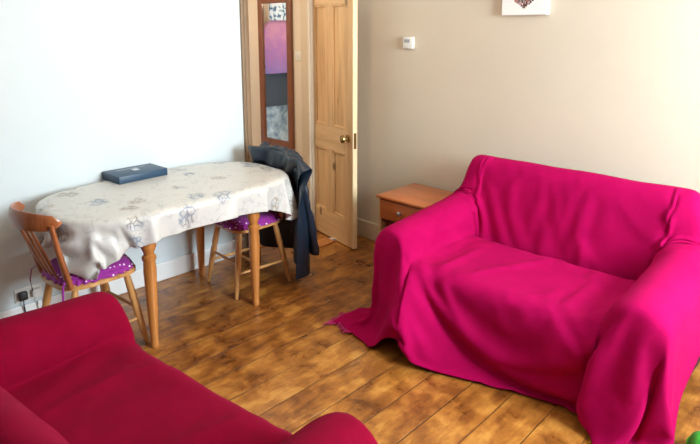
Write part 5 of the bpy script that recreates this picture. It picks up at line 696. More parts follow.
0,-1,0,0,0,0,0,0,0,0,0,0,0,0,0,0,0,1,0,-1,0,0,0,0,0,0,1,0,0,0,0,0,-1,0,1,-2,-37,0,-1,1,0,0,0,0,0,0,0,-1,1,0,0,0,0,0,0,-1,1,-1,1,0,
0,1,1,-1,1,-2,1,0,0,-1,0,0,-1,1,0,0,0,0,0,0,0,0,1,-1,1,0,0,0,0,-1,1,0,0,0,0,0,0,0,-1,0,0,0,0,1,0,1,-1,-1,-37,0,0,-1,1,0,-1,1,0,-1,0,1,
0,0,0,0,0,0,0,0,0,0,0,0,0,0,-1,2,-1,1,0,-1,0,0,1,0,0,0,-1,0,0,0,0,0,0,0,-1,2,-1,0,1,0,0,0,-1,0,0,1,0,0,0,0,0,0,0,0,0,-1,0,0,-1,3,
-37,0,-1,1,-1,1,0,0,0,0,0,0,0,0,0,0,0,0,0,0,0,0,0,0,0,0,2,-2,2,-2,-1,2,0,0,-1,0,0,0,0,0,0,-1,1,0,0,0,1,-1,0,1,-1,0,0,0,1,0,0,-1,0,0,
0,0,0,0,0,1,0,0,0,1,1,-3,-38,1,0,2,-2,-1,1,0,0,0,0,0,0,0,0,0,0,0,0,0,0,0,0,0,0,1,0,1,-1,0,1,-1,-1,0,0,0,0,0,0,0,0,0,0,-1,1,0,0,0,
1,-1,1,0,0,0,0,0,0,0,0,0,0,0,0,0,0,-1,0,0,1,-1,0,3,-38,0,2,0,0,-1,0,0,0,0,0,1,0,-1,0,0,0,0,0,0,0,0,0,0,1,0,-1,0,0,1,-3,2,1,0,-1,-1,
1,-1,1,0,0,0,0,0,0,0,0,0,0,1,-1,1,-1,1,-1,0,0,0,0,0,1,0,0,0,0,0,0,0,-1,1,0,-2,-32,-3,-2,1,3,-4,-1,1,1,0,0,-1,0,0,0,0,0,0,0,0,-1,1,-1,2,
0,-1,0,0,1,0,2,-2,0,-1,1,0,-1,0,0,0,0,0,0,0,0,0,0,0,0,0,1,-1,1,-1,1,0,0,0,0,0,-1,0,0,0,0,0,1,0,0,-1,-1,1,-38,2,0,-1,2,3,-5,-1,1,0,0,1,
-1,0,1,1,-2,0,-1,1,0,0,1,-1,0,0,0,0,0,1,-3,3,-1,0,-1,1,0,0,0,0,-1,1,-1,1,0,0,-1,1,0,0,1,0,0,0,-1,1,0,0,0,0,0,0,0,0,0,0,-1,0,1,-1,0,0,
-36,-1,7,-7,0,5,2,-7,0,1,-1,-1,1,3,-2,-1,2,-2,0,0,0,0,0,0,0,0,0,0,0,0,3,-3,1,-1,0,0,0,0,0,0,0,0,0,0,0,0,1,-1,0,1,-1,1,-1,1,0,-1,0,0,0,0,
0,0,1,0,0,0,0,0,-1,0,1,-1,-31,10,-7,-4,-4,-1,7,5,-13,1,1,-1,1,-1,0,1,0,1,0,0,1,0,-1,0,-1,0,-1,1,-1,1,0,0,0,-1,0,0,0,0,-1,1,0,0,0,0,0,0,0,0,
1,-1,1,-1,1,-1,1,0,0,0,0,0,0,0,-1,0,0,0,0,1,0,1,-2,1,-26,0,-8,4,-1,-4,-2,6,13,-19,0,2,-2,0,1,0,-1,2,1,0,-1,0,0,0,-1,0,0,-1,0,0,1,-1,0,0,0,0,
0,0,0,0,0,0,0,0,0,0,-1,1,0,0,1,0,0,0,-1,0,0,1,0,0,0,0,0,0,0,0,0,-1,0,0,0,0,-27,0,5,-5,-1,-1,-4,-4,3,21,-24,-1,1,2,-1,-1,1,0,-1,0,0,0,0,0,
1,0,0,-1,0,0,-2,3,0,-1,0,2,-2,0,0,0,0,-1,1,0,-1,1,0,0,0,1,-1,0,0,0,1,0,0,-1,0,0,0,0,0,0,0,1,0,0,0,-2,2,-1,-28,-3,-1,11,-2,-1,-1,-4,-7,1,27,-29,
1,-1,0,1,0,-1,0,0,0,0,1,0,-1,1,-1,0,1,0,1,-1,-1,0,1,-1,3,-3,0,-1,1,0,0,-1,1,0,0,0,1,-1,1,0,0,0,0,0,0,0,0,0,0,0,0,0,0,-1,0,0,1,1,-2,0,
-27,-10,6,-3,8,4,0,0,-4,-10,-1,33,-33,0,1,0,-1,0,0,0,1,-1,0,0,1,-1,2,0,-2,0,1,-1,1,-2,-2,3,0,4,-3,-1,0,0,-1,1,0,-1,1,0,0,1,-1,1,-1,1,-1,0,0,0,0,0,
1,0,0,0,0,0,0,0,-1,0,0,5,-32,8,-14,1,3,3,-4,-2,2,-1,-1,1,30,-28,1,-4,0,1,1,-1,-1,1,-1,0,0,0,1,2,-1,0,3,-4,0,-1,5,-5,0,0,3,-1,-2,0,0,0,0,0,-1,1,
0,1,0,-1,1,-1,1,0,0,0,0,0,-1,0,0,0,0,0,1,0,0,-1,12,-6,3,-25,1,-15,2,1,12,-5,-6,8,-12,0,5,20,-26,4,-1,-2,-1,0,0,0,1,0,-1,1,0,4,-1,7,4,-14,0,19,3,8,
1,-14,-1,-13,-1,-1,-1,-1,0,0,0,0,1,1,-1,0,0,0,0,0,0,0,0,0,0,0,0,0,0,0,-1,1,0,5,-2,19,-15,12,-4,20,-32,14,-9,5,26,-15,14,-22,-4,-4,16,-10,1,3,-2,0,0,0,-2,-3,
2,-2,-3,-8,27,-20,4,-7,0,12,-12,-10,-9,12,7,14,-4,-5,9,-9,-1,-1,1,1,0,5,-10,0,0,0,0,0,0,0,0,0,0,0,0,0,0,0,0,0,0,25,-15,-6,5,-5,4,1,-1,-22,9,-7,-2,7,-4,9,
-6,10,2,3,3,2,5,0,-2,1,-2,1,-1,0,-2,2,-18,1,-7,18,14,-29,-2,2,5,4,-7,-2,1,0,0,-1,5,2,-4,-2,0,5,3,0,0,0,0,0,0,0,0,0,0,0,0,0,0,0,1,-1,0,-11,-1,4,
3,9,-3,-28,16,-17,-3,21,-31,6,-7,2,0,-4,7,9,-1,-2,1,3,4,-1,6,6,0,2,5,2,-2,0,6,6,-21,-12,7,5,4,-3,3,0,-4,-6,0,4,-4,-2,2,2,5,-8,9,0,0,0,0,0,0,0,0,0,
0,0,0,0,0,0,-1,0,1,0,-2,-2,0,-7,-1,2,-23,26,0,-28,12,-6,-1,0,-1,-2,6,-1,-1,1,-2,-1,1,1,0,-4,1,0,-1,0,-2,6,-14,12,5,27,-11,-7,-4,3,-1,3,10,12,-10,6,1,0,0,-5,
-11,0,-5,0,0,0,0,0,0,0,0,0,0,0,0,0,0,0,1,0,-1,-27,3,-7,-33,0,0,5,20,-11,-13,3,2,-3,0,0,0,-1,-2,1,2,-1,1,1,0,0,-1,2,0,0,1,0,1,1,0,2,-5,-8,16,-5,
3,1,2,-6,0,2,1,0,-1,0,1,0,3,-5,0,0,0,0,0,0,0,0,0,0,0,0,0,0,0,0,0,0,0,6,7,-4,-36,3,0,1,4,-7,-1,6,-6,1,0,0,-1,0,-1,1,0,1,1,-1,0,1,1,-1,
0,2,0,1,-1,0,0,-3,2,-1,-3,10,-7,-2,-1,7,-3,3,0,-1,-1,1,0,0,-1,0,1,0,0,0,-1,0,1,0,0,0,0,0,0,0,0,0,-1,0,1,3,-5,1,-31,-4,4,1,-6,0,-1,0,0,1,1,-2,
0,1,-1,-1,1,0,-1,1,1,0,-1,1,1,-2,1,-1,1,0,0,-1,2,-2,4,-3,5,-4,3,0,-3,-1,2,-1,-1,-2,-3,-5,-4,-4,18,0,0,0,1,0,-1,0,0,0,0,0,0,0,0,0,1,0,-1,0,3,-4,
-29,0,-1,-2,0,-1,0,-1,1,-2,0,0,-1,2,-1,0,-1,1,0,0,-1,0,1,-1,-1,1,0,0,-1,0,0,-1,1,0,-2,4,-3,2,-2,2,3,-9,3,4,-6,0,1,2,0,2,0,0,0,0,0,0,0,0,0,0,
0,0,0,0,0,0,0,0,0,-1,0,1,-24,0,-1,0,0,0,0,0,-3,1,-1,-1,0,1,-3,0,0,-1,0,0,0,-1,0,2,1,-3,-2,2,0,0,2,-2,-2,-2,-1,3,6,-6,-1,3,3,-2,-2,4,6,-7,6,5,
4,0,-17,1,-1,1,-1,0,0,0,0,1,0,0,0,0,0,0,-1,0,0,-1,1,-1,-29,0,-1,1,0,0,0,0,3,1,3,-3,3,-6,5,1,0,0,-1,-1,0,-2,-2,-2,-1,4,4,-8,2,1,1,0,0,11,-8,1,
-3,-3,-3,1,2,3,-9,-5,7,-2,0,-1,1,1,0,0,0,0,0,0,0,0,0,-1,1,0,0,0,0,0,0,0,0,-1,0,0,-15,-1,1,0,0,-1,1,3,3,2,-7,7,-7,12,-7,-2,-3,-2,-1,0,-2,3,2,-4,
-3,-3,-4,10,-11,-3,3,-1,2,-11,5,5,2,-1,1,2,3,4,0,1,4,10,-16,1,-1,-1,-2,7,-9,15,-8,6,3,-1,0,-1,-8,0,1,-1,7,1,-9,10,-14,8,3,-3,-15,0,0,-1,1,0,3,5,1,-8,8,-9,
19,-14,5,0,1,0,-1,-6,0,-3,2,4,1,-4,-2,-6,9,4,1,1,0,5,-6,1,-2,0,-5,0,0,0,-3,0,0,-6,0,4,-1,2,11,-14,23,-34,7,-4,5,2,0,1,2,-3,1,1,-6,8,10,-30,27,-4,-5,5,
-16,0,1,1,-2,6,6,-1,-8,6,-9,24,-20,18,-8,-3,0,1,1,2,-8,-1,-5,3,3,4,0,-1,-3,-1,2,0,3,3,-5,-3,-2,-1,9,1,-13,-13,13,6,1,3,-4,2,7,8,-13,-2,4,-1,10,3,-3,1,0,0,
4,-1,-5,-3,-2,-7,1,5,-12,0,3,-5,-15,0,0,0,5,5,-5,-5,9,-9,24,-23,25,-20,5,-5,1,2,1,3,3,-7,-2,-6,0,2,3,1,0,-1,-1,3,-4,-2,-1,-1,6,2,-11,-10,17,17,-15,-5,0,3,1,0,
-1,0,23,4,-10,1,-5,2,1,-1,0,1,0,4,-3,1,0,0,4,-4,-18,0,-1,6,-16,1,0,2,5,-5,-3,6,-7,28,-24,24,-24,22,-7,-3,-9,-1,3,2,5,4,-5,-4,-6,-3,0,2,2,2,-1,-2,-2,8,1,-13,
9,7,-2,1,-1,4,12,-14,-10,13,4,-11,6,-2,-11,27,-1,5,-12,-6,-1,0,-1,-4,-1,0,5,-4,1,0,-11,8,22,2,-2,-3,-16,0,0,4,-4,0,4,-5,22,-23,27,-25,22,-14,17,-8,-2,-9,-2,2,3,5,5,0,
-4,-6,-5,-5,-3,-2,-2,-2,1,-14,21,-8,-9,6,-3,5,-6,0,8,14,-9,3,3,13,-13,1,-1,-4,14,13,4,-5,-6,-4,5,-1,-3,1,4,0,-7,0,1,2,-8,-7,-9,-3,-16,0,1,-2,1,2,-2,14,-13,25,-25,26,
-20,16,-12,12,-7,-4,-6,-2,0,2,4,5,4,2,-2,-1,-1,1,2,2,-6,2,4,14,-15,-3,12,4,-3,-18,-16,5,-2,-11,21,-16,6,0,19,-15,1,9,-4,1,-2,0,-10,10,5,-3,-7,5,4,-2,-9,13,-23,0,5,0,
-15,0,2,6,5,-12,17,-13,15,-14,13,0,0,-1,-9,2,10,-5,-6,-7,-2,0,1,3,5,1,-2,-2,-2,-3,1,-2,7,0,-12,11,11,-11,4,0,6,2,10,-1,-3,-6,1,4,-18,13,-10,1,-2,-7,-9,9,10,5,2,-5,
8,7,4,-3,-1,4,21,-28,-8,-6,-5,-5,-16,2,5,9,-15,28,-21,18,-5,2,4,-26,23,-23,13,-4,4,6,-4,-4,-7,-4,-1,-2,-1,7,9,5,3,1,-3,1,5,11,-15,-18,13,10,-15,-6,-2,-5,0,-2,2,-6,-5,16,
23,-26,10,8,-13,17,9,-5,-5,-2,1,-9,-11,-3,6,0,-4,-4,3,26,-4,-4,15,-4,-16,5,10,-15,25,-23,22,-21,5,-13,3,25,-23,24,-21,10,-5,6,3,-2,-1,-3,-6,-4,-3,-6,-2,1,3,2,2,-1,-4,-14,23,2,
-2,4,3,-9,-4,4,1,6,8,-5,-3,-1,0,13,-24,14,5,-35,17,-3,-4,-8,3,11,1,-1,3,5,7,-8,-2,6,15,5,-12,4,-16,11,-11,19,-19,23,-22,22,-27,21,3,-20,24,-20,13,-11,4,-1,4,4,2,-1,0,-1,
-1,-1,-5,-3,-8,-1,-6,2,2,4,0,10,-9,-16,4,14,7,8,-14,-2,9,-4,2,2,-9,2,13,-28,9,-1,4,1,1,3,-5,-3,2,0,-3,4,0,6,0,-3,-10,-5,11,-2,-16,-2,14,-22,20,-19,25,-21,26,-10,1,3,
-1,8,8,-5,-7,-1,1,2,0,1,0,-1,-1,-3,2,-1,14,-7,2,-3,-8,-5,-13,6,-2,3,7,0,-1,9,5,-5,5,15,-23,2,2,-3,-5,0,-24,26,-1,1,1,4,-2,-4,-1,-1,2,-6,-1,-7,-17,17,-5,0,-3,9,
-17,5,-18,23,-20,18,-6,15,-9,3,-16,18,-16,10,11,7,4,0,-1,-2,-1,-1,-1,0,-1,3,1,9,3,10,-6,0,1,6,-7,-5,-2,-1,-6,-11,4,-11,-1,-12,-18,13,-2,-7,5,2,3,13,-11,-11,-3,8,1,0,6,-2,
1,1,-1,4,2,6,-3,0,-3,3,-6,-2,-20,-12,9,-9,13,-10,0,-4,5,-2,9,-6,10,-5,14,20,3,0,0,-2,-2,-2,-1,0,3,2,3,-1,-23,-16,0,-2,-3,1,1,-2,3,6,-1,-4,-10,11,6,1,7,-3,24,-9,
-4,-4,-1,3,28,-19,-11,-3,7,2,-1,3,-3,0,0,-1,4,4,10,-36,6,-1,-3,-1,1096,-10,-10,-9,-9,-6,8,-9,-4,2,-12,2,-5,-7,-34,-34,-38,-37,-38,-38,-37,-37,-37,-38,-37,-36,-37,-36,-34,-14,-11,-7,-19,-20,-1,-6,
-6,-4,6,-4,-6,-4,0,-3,-7,-4,-11,-6,-10,-15,-21,-20,-14,-3,-5,-4,3,0,-3,-5,-1,0,-1,1,0,-6,-2,9,-31,-10,-11,-6,7,0,-1,0,0,-5,-4,12,-10,6,3,-13,13,-6,2,-2,0,-1,1,0,0,0,-1,1,
0,1,4,1,1,0,2,-4,-7,2,-7,-1,5,-3,-8,8,2,-1,-5,5,-1,4,4,-1,-4,-10,-5,-2,10,-5,4,-6,-3,2,0,1,0,0,6,1,1,1,-2,6,-2,-1,9,-4,0,9,1,0,-1,3,-12,8,4,-13,10,0,
-12,7,-2,-1,1,0,0,0,0,0,0,0,0,-2,-4,0,-1,-2,5,0,5,2,-1,0,-4,10,-7,-5,-2,4,3,-9,9,-7,4,-1,0,3,-5,6,3,2,-2,9,-5,-3,0,3,-1,-1,-5,4,-1,-2,-4,-22,12,2,-10,5,
-11,6,12,-1,4,-2,-2,-2,7,1,-11,3,-8,6,0,0,0,0,0,1,-1,0,1,0,0,0,0,-2,0,3,-4,0,-4,-4,9,-1,-2,3,0,-1,0,3,-4,4,-8,7,6,-5,1,3,-2,-18,-9,11,-2,-3,2,-2,-1,2,
1,2,-3,-10,0,3,7,15,-7,-2,1,-3,4,-11,3,13,-6,5,-2,-6,-1,-1,7,0,5,-8,0,0,0,1,-1,0,1,0,0,1,0,1,0,0,-1,-2,-1,-1,0,-1,-1,1,0,0,0,-4,5,3,-1,-1,3,-5,3,5,
-3,-8,-3,3,-16,8,13,1,-1,5,4,-3,-2,-1,2,2,-6,3,-7,-5,1,1,0,-2,-4,10,-13,5,8,-5,10,-14,-1,-2,10,-2,-4,4,0,0,0,0,1,0,0,1,0,0,1,-1,0,-1,0,0,-1,1,-1,1,3,-2,
1,-11,15,-3,-2,-8,0,7,6,-5,-6,-2,-1,0,1,-2,24,-29,-2,-6,1,-1,8,1,2,-5,-2,5,5,-2,-1,3,-1,-1,1,5,11,-10,1,-12,9,9,-9,4,-4,1,-1,5,3,-6,2,0,0,1,0,0,0,0,1,-1,
-1,-1,-1,1,-1,-1,4,-2,1,2,-11,7,-3,5,-1,2,-1,1,-1,0,-10,8,-7,4,0,7,0,-2,-6,-1,1,3,-2,-2,-8,6,2,5,-1,-3,7,-3,1,-12,3,7,0,-6,8,5,-2,-2,-16,3,9,-4,5,-4,-8,6,
-5,9,-1,0,1,-1,0,0,2,-1,-1,0,-1,0,1,-1,1,-1,1,2,-2,-1,2,1,0,-2,-3,1,1,0,0,-1,0,2,-1,-3,10,-5,0,0,-14,30,-7,-1,1,3,4,-7,-5,-1,-1,0,-3,5,-2,1,-3,-8,4,1,
-5,1,10,2,4,-19,2,13,-7,2,-4,4,2,-3,0,2,-1,0,0,2,-2,0,-1,0,1,0,0,0,0,0,0,0,1,2,-3,1,-1,5,-10,2,6,-3,1,-2,-1,0,1,10,-7,-1,1,2,8,-11,-6,3,-1,0,-2,1,
1,-3,3,-4,-3,1,2,7,-2,2,-6,12,12,-7,-12,-5,2,18,0,-7,8,-1,-5,0,5,-5,1,-1,0,1,1,-2,0,-1,1,0,0,0,0,1,0,0,0,0,0,0,0,4,4,-4,1,0,3,0,0,-5,6,0,-2,-5,
-2,-1,-2,0,4,-2,0,3,2,-9,0,7,1,4,0,0,-3,-5,2,0,-1,0,10,-11,7,5,1,-3,-2,-10,-6,5,10,2,2,-16,14,-4,-1,-1,1,0,-1,0,-1,1,0,0,0,0,0,0,-1,1,-1,0,0,-3,10,-13,
3,-2,0,1,2,0,1,-2,-5,8,-4,0,1,1,-1,-2,-9,0,-2,0,2,1,-6,-4,7,0,1,1,-2,0,2,9,0,7,-8,0,-12,10,8,5,-2,2,-1,-10,-7,11,5,1,-14,8,-1,1,0,-1,-1,0,1,0,0,0,
0,0,0,-1,0,0,-4,0,1,4,-1,0,2,-6,11,-6,-12,7,0,1,7,-1,-2,-1,-2,-2,1,1,0,-6,10,-7,-2,3,0,-2,0,0,0,-2,2,1,0,-9,6,-8,0,4,2,-13,-2,10,9,5,-3,2,-4,-14,9,9,
-5,-3,1,1,-2,0,1,0,0,0,-1,0,0,0,0,1,1,1,1,0,-1,-3,-2,2,0,8,-12,7,-2,-1,-1,2,-5,1,4,-5,0,1,-1,0,1,9,-11,5,2,-1,1,0,-3,3,0,4,-5,0,-3,-1,-3,8,2,-11,
11,-3,-3,-8,-5,-2,14,7,-1,1,-12,0,7,-4,1,-2,1,0,0,-1,0,0,1,0,-1,1,0,-1,0,-1,0,0,1,4,1,-1,-4,-3,6,-4,3,-1,-1,4,-1,-16,12,0,0,-1,0,-1,-10,13,6,0,-2,0,1,-1,
-5,-2,0,-1,5,-2,0,0,-4,-10,9,-5,0,11,1,0,0,-1,-17,-3,10,10,1,-2,-5,-2,-3,0,0,0,0,1,0,-1,0,0,1,-1,0,0,0,1,0,-1,0,-3,2,0,0,-3,4,-2,1,-1,0,1,-2,9,-8,1,
-1,1,-1,1,5,-26,-1,2,3,3,2,0,3,-1,0,2,3,5,5,-10,-2,9,-9,7,-10,0,9,7,3,2,7,-5,-14,-5,7,2,5,-4,1,-1,-1,-1,0,-1,0,0,0,-1,0,0,0,0,0,-1,1,0,0,-1,-5,0,
6,0,-4,0,3,5,-2,-3,-1,1,-2,0,0,0,-1,0,0,0,0,0,0,0,0,0,0,0,0,0,-1,1,0,0,0,-1,1,2,-32,1,2,5,9,8,8,7,3,-3,-9,-1,0,2,0,0,0,0,-1,1,-1,0,0,0,
-1,1,-1,1,-1,2,-2,0,1,1,2,2,-9,12,-6,2,-2,3,-1,-4,4,-4,0,-2,1,-1,-1,0,0,0,0,0,0,0,0,0,0,0,0,0,0,0,0,0,0,-9,2,7,-26,-3,-1,-1,-1,2,5,11,10,7,1,-7,
1,1,-1,1,0,0,0,-1,0,1,-1,0,1,-1,0,0,1,3,-1,0,0,-2,4,-2,0,-8,12,-7,4,5,4,1,-1,-4,0,-4,-3,2,-6,-1,1,0,-1,1,-1,1,-1,1,-1,0,1,-1,1,-1,1,0,-1,0,6,-6,
30,-8,-20,-7,-5,-6,-4,-5,2,5,14,1,-1,3,0,-1,0,0,0,0,1,-1,0,1,-1,1,0,0,0,4,0,-1,0,1,2,-1,0,-1,4,7,-14,-11,3,-1,-1,-3,1,1,0,-1,7,1,-1,0,1,-1,1,-1,1,-1,
1,0,-1,1,0,0,-1,0,1,-3,-11,13,-10,14,17,-1,-3,-4,-8,-5,-7,-4,-5,12,0,2,1,0,0,0,0,0,-1,0,0,0,0,-1,0,0,-1,-8,-3,8,0,10,-6,2,-2,-1,-9,14,0,-6,0,-1,2,1,-1,1,
2,-4,2,-1,1,0,-1,0,0,1,-1,1,-1,0,0,0,0,0,1,-1,0,9,-13,-2,-22,5,7,6,4,4,5,2,0,-2,-7,-12,2,6,1,-1,1,0,0,0,0,0,0,-1,0,0,1,-1,4,0,6,-8,0,-1,1,-1,
3,-1,-3,-7,4,4,-3,-2,5,-1,4,-3,0,-2,0,0,0,0,0,1,-1,0,0,0,0,0,1,-1,0,0,0,0,0,-14,2,-15,-15,3,0,0,0,4,3,1,3,-1,4,6,-2,-5,-3,2,-3,0,0,1,1,0,-1,1,
1,0,0,2,-3,-1,-3,2,-1,6,-10,-1,12,-4,4,1,4,-7,15,4,-16,7,-22,27,-23,11,-6,1,-1,0,0,0,0,0,0,0,1,-1,0,1,-1,1,-1,1,-1,12,-15,21,-10,-3,2,1,1,-3,1,1,1,1,-1,-3,
-1,4,7,0,3,0,-1,0,-2,0,4,-2,0,-1,-1,-2,3,-4,8,0,-3,-3,5,0,-1,5,2,1,-1,-6,-3,-6,0,-6,21,-17,15,-12,6,-1,1,0,0,0,0,0,0,0,-1,1,0,-1,1,-1,1,0,0,-9,24,-1,
12,-37,3,9,2,-3,-1,-1,-1,2,1,3,1,3,7,0,-1,0,2,-2,2,1,-5,2,0,2,0,0,-4,2,-11,9,1,-5,7,-2,-2,-5,1,8,0,9,-5,-12,3,2,10,-19,16,-6,2,0,0,0,0,0,0,0,0,0,
0,0,0,0,0,0,0,-1,1,-8,10,1,2,7,-22,0,5,3,-2,-1,0,2,7,7,1,-3,-11,0,1,1,-1,2,0,-1,3,0,0,-1,1,1,1,-3,-13,21,-3,2,-5,1,-6,3,-4,-16,3,-1,0,33,9,-4,-27,6,
-8,9,-2,1,-1,0,1,-1,1,-1,1,-1,1,0,-1,1,-1,1,-1,1,0,10,-5,-25,17,1,-11,2,2,3,2,1,0,-2,-5,-5,5,-14,-2,0,0,0,1,0,0,0,0,0,-1,1,0,0,-1,-6,26,-18,-1,30,-1,3,
-5,0,-7,-5,-14,5,0,-14,3,-1,10,-2,-2,0,1,-1,1,0,-1,1,-1,1,-1,1,-1,0,1,-1,1,-1,1,0,-1,1,-19,11,12,-6,-2,-1,2,-1,0,0,-1,0,0,2,-26,0,17,0,0,-1,0,-1,0,1,-1,0,
1,-1,0,0,1,-1,-12,13,1,-22,-4,1,3,3,3,5,19,-7,-3,1,-5,4,-4,4,2,0,-1,1,-1,0,1,-1,1,-1,1,-1,1,0,-1,1,0,0,-1,0,1,2,3,13,4,0,3,2,-4,0,-1,-2,0,0,-2,-24,
24,7,-12,0,0,1,-1,1,-1,0,1,-1,0,0,0,0,1,0,-1,1,-1,-5,2,3,1,0,2,7,-13,2,-1,-2,1,-3,10,-1,-2,-2,2,0,0,0,-1,1,-1,1,-1,1,0,-1,1,-1,0,0,1,0,-1,-4,18,-15,
4,0,2,0,-1,-2,-2,1,-1,-4,-21,20,2,0,-5,2,0,0,0,0,0,0,0,0,0,0,0,0,-3,3,1,0,0,-3,4,-1,1,1,5,-12,2,1,-1,-1,0,2,-4,7,-5,5,-2,0,0,0,1,-1,1,-1,1,-1,
0,1,-1,1,0,0,-1,0,1,7,-12,6,4,-1,5,-1,-4,-2,-1,-1,-5,-18,15,9,-2,-12,12,-2,-1,0,0,0,1,-1,0,0,0,0,0,0,0,2,-2,0,1,0,-1,1,0,5,-12,3,2,0,0,0,-1,0,4,-6,
8,-3,0,0,0,0,-1,1,-1,1,-1,1,0,-1,1,-1,0,1,0,0,-1,-6,10,-3,2,0,5,-1,-6,-2,1,-7,-15,11,11,0,-12,17,-11,1,2,-1,1,-1,0,0,0,0,0,0,0,0,0,-2,2,1,-1,2,1,-3,
6,-12,4,2,0,0,0,0,1,-1,-1,3,0,-3,1,0,0,0,1,-1,1,-1,1,-1,0,1,-1,1,0,-1,0,0,1,5,-9,4,1,1,10,-14,-2,1,-6,-12,7,9,4,-11,15,-8,0,-1,0,2,-1,1,-1,1,-1,0,
0,0,0,-1,-3,2,2,0,1,-2,-2,9,-12,5,2,-1,0,0,0,1,0,0,0,0,-1,1,0,0,0,0,-1,1,-1,1,-1,1,0,-1,1,0,-1,1,0,0,-1,-4,5,-1,1,0,-12,6,2,-5,-10,4,7,7,-8,10,
-5,-8,9,0,-2,-1,0,0,1,-1,0,1,-1,1,-1,0,0,4,-5,2,-1,4,1,-10,6,0,-1,1,0,0,0,0,-1,1,0,0,-1,2,-2,0,0,0,1,-1,1,-1,1,0,-1,1,-1,0,1,-1,1,-1,1,5,-2,-8,
1,-1,-4,-1,-3,-8,1,6,7,-1,6,-8,-7,13,-6,0,0,0,1,-1,0,0,1,-1,1,-1,0,1,1,-1,0,-1,1,-2,-2,4,0,0,0,0,0,0,0,-1,1,0,-1,1,0,-1,1,0,0,0,-1,1,-1,1,0,-1,
1,-1,1,0,-1,1,-1,1,0,-8,-1,17,-1,2,-4,-4,-6,0,3,5,5,1,-10,-3,9,-1,-1,1,0,0,0,0,0,0,0,0,0,0,0,0,3,-6,3,0,-1,4,1,-1,-2,-1,-1,0,0,0,0,1,0,0,0,0,
-1,1,0,-1,1,0,0,-1,1,0,-1,1,-1,1,0,-1,1,-1,1,-1,0,8,0,-18,0,-1,-3,-7,-1,1,3,5,2,-7,0,4,1,-2,1,0,0,0,-1,1,-1,1,0,0,0,0,1,-1,0,0,-1,0,1,-3,-3,2,
1,1,2,0,0,-1,0,0,0,0,0,0,0,1,-1,1,-1,0,1,0,0,-1,1,-1,1,-1,0,1,-1,1,-1,1,0,-6,0,15,0,0,-4,-6,2,1,2,4,-3,-1,5,0,-4,-2,2,-1,1,0,0,0,0,0,-1,1,
-1,1,-1,1,-1,3,0,-2,-1,0,4,0,-1,-1,-2,0,0,1,0,-1,0,0,0,0,1,-1,1,-1,1,0,-1,1,-1,1,-1,1,-1,1,0,-1,1,-1,1,0,-1,2,7,-12,0,-1,-2,-2,-2,2,0,2,-2,4,-3,-2,
2,-1,1,0,0,-1,1,-1,1,-1,1,-1,1,0,0,0,4,-4,2,-3,1,-2,-2,-1,2,1,1,0,0,0,0,1,-1,0,1,-1,0,0,0,1,-1,0,1,-1,1,-1,1,-1,1,-1,0,1,-1,1,-1,0,1,5,-10,7,
-3,0,2,-2,-1,0,-1,0,1,1,0,4,-8,3,0,0,-1,1,-1,1,0,0,0,0,0,-1,1,0,-4,5,-1,0,-1,5,1,1,-1,-1,-1,-2,-2,0,0,0,1,-1,0,2,-4,2,1,-1,1,0,-1,1,-1,1,-1,1,
-1,1,0,-1,1,-1,1,0,-1,-7,5,1,-4,1,1,-1,-1,-1,1,-1,1,1,2,-4,-1,3,-1,-1,1,0,0,0,-1,1,-1,1,-1,1,0,0,1,-1,-2,1,1,-3,-4,0,0,1,2,1,2,0,0,0,0,0,1,-3,
5,-2,-1,1,-1,0,1,-1,1,-1,1,-1,1,0,-1,1,-1,1,-1,0,1,5,-1,-11,-8,4,4,-1,-2,0,-1,-2,1,1,0,-1,4,-3,-2,2,0,-1,1,-1,1,-1,1,-1,1,0,1,0,3,-5,2,-1,-1,-1,2,2,
-3,1,-1,1,0,0,0,0,-1,1,-1,2,-1,-2,2,-1,1,0,-1,1,-1,1,-1,1,-1,0,1,-1,1,-1,1,0,-1,-7,-1,18,-3,-2,7,9,-8,-5,-2,-3,1,1,1,-1,1,0,-1,1,0,0,0,0,0,0,0,0,
0,1,-1,0,-4,3,0,0,1,-1,0,2,0,-2,0,0,0,0,0,0,0,1,0,-2,0,3,-2,1,-1,0,1,-1,1,-1,1,-1,1,0,-1,1,0,0,-1,0,1,8,0,-19,-3,2,4,5,-2,-5,-3,-4,-1,0,3,-4,
-2,6,1,-2,0,1,-1,1,-1,1,-1,1,1,-1,0,-1,2,-3,2,0,-1,5,1,-5,2,-2,0,0,0,0,0,0,0,0,-2,2,0,-1,1,0,0,0,-1,1,-1,1,-1,1,0,-1,1,-1,0,0,1,0,-1,-5,1,13,
-19,26,-3,3,7,-7,-6,-6,-3,1,-4,12,-5,0,0,0,0,0,0,0,0,0,0,1,-1,0,-1,1,-1,-1,-1,3,0,-1,-4,0,2,3,0,0,-1,0,0,0,1,-2,2,0,0,0,-1,0,0,0,1,-1,1,-1,1,-1,
0,1,-1,1,0,0,-1,0,1,-1,7,-6,-5,-7,21,-5,8,4,-10,-7,-7,0,4,-6,13,-8,-2,3,0,-1,1,-1,1,0,0,0,-1,0,0,0,0,2,0,-2,1,-2,1,1,-1,0,0,0,1,0,0,0,-1,1,1,-2,
0,0,1,0,0,0,-1,1,-1,1,-1,1,0,-1,1,-1,0,1,0,0,-1,0,1,-1,-10,3,-16,19,9,11,3,-14,-9,-6,5,5,-5,-7,10,-2,-1,1,0,0,0,-1,1,-1,0,0,1,-1,0,0,0,1,-1,2,0,-2,
0,1,0,0,-1,0,0,0,1,0,-2,1,1,0,-1,0,0,0,1,-1,1,-1,1,0,-1,1,-1,1,0,-1,0,0,1,6,-12,8,-21,-11,9,3,10,15,12,4,-18,-8,-7,6,-6,14,-6,-2,1,1,0,0,0,0,0,-1,
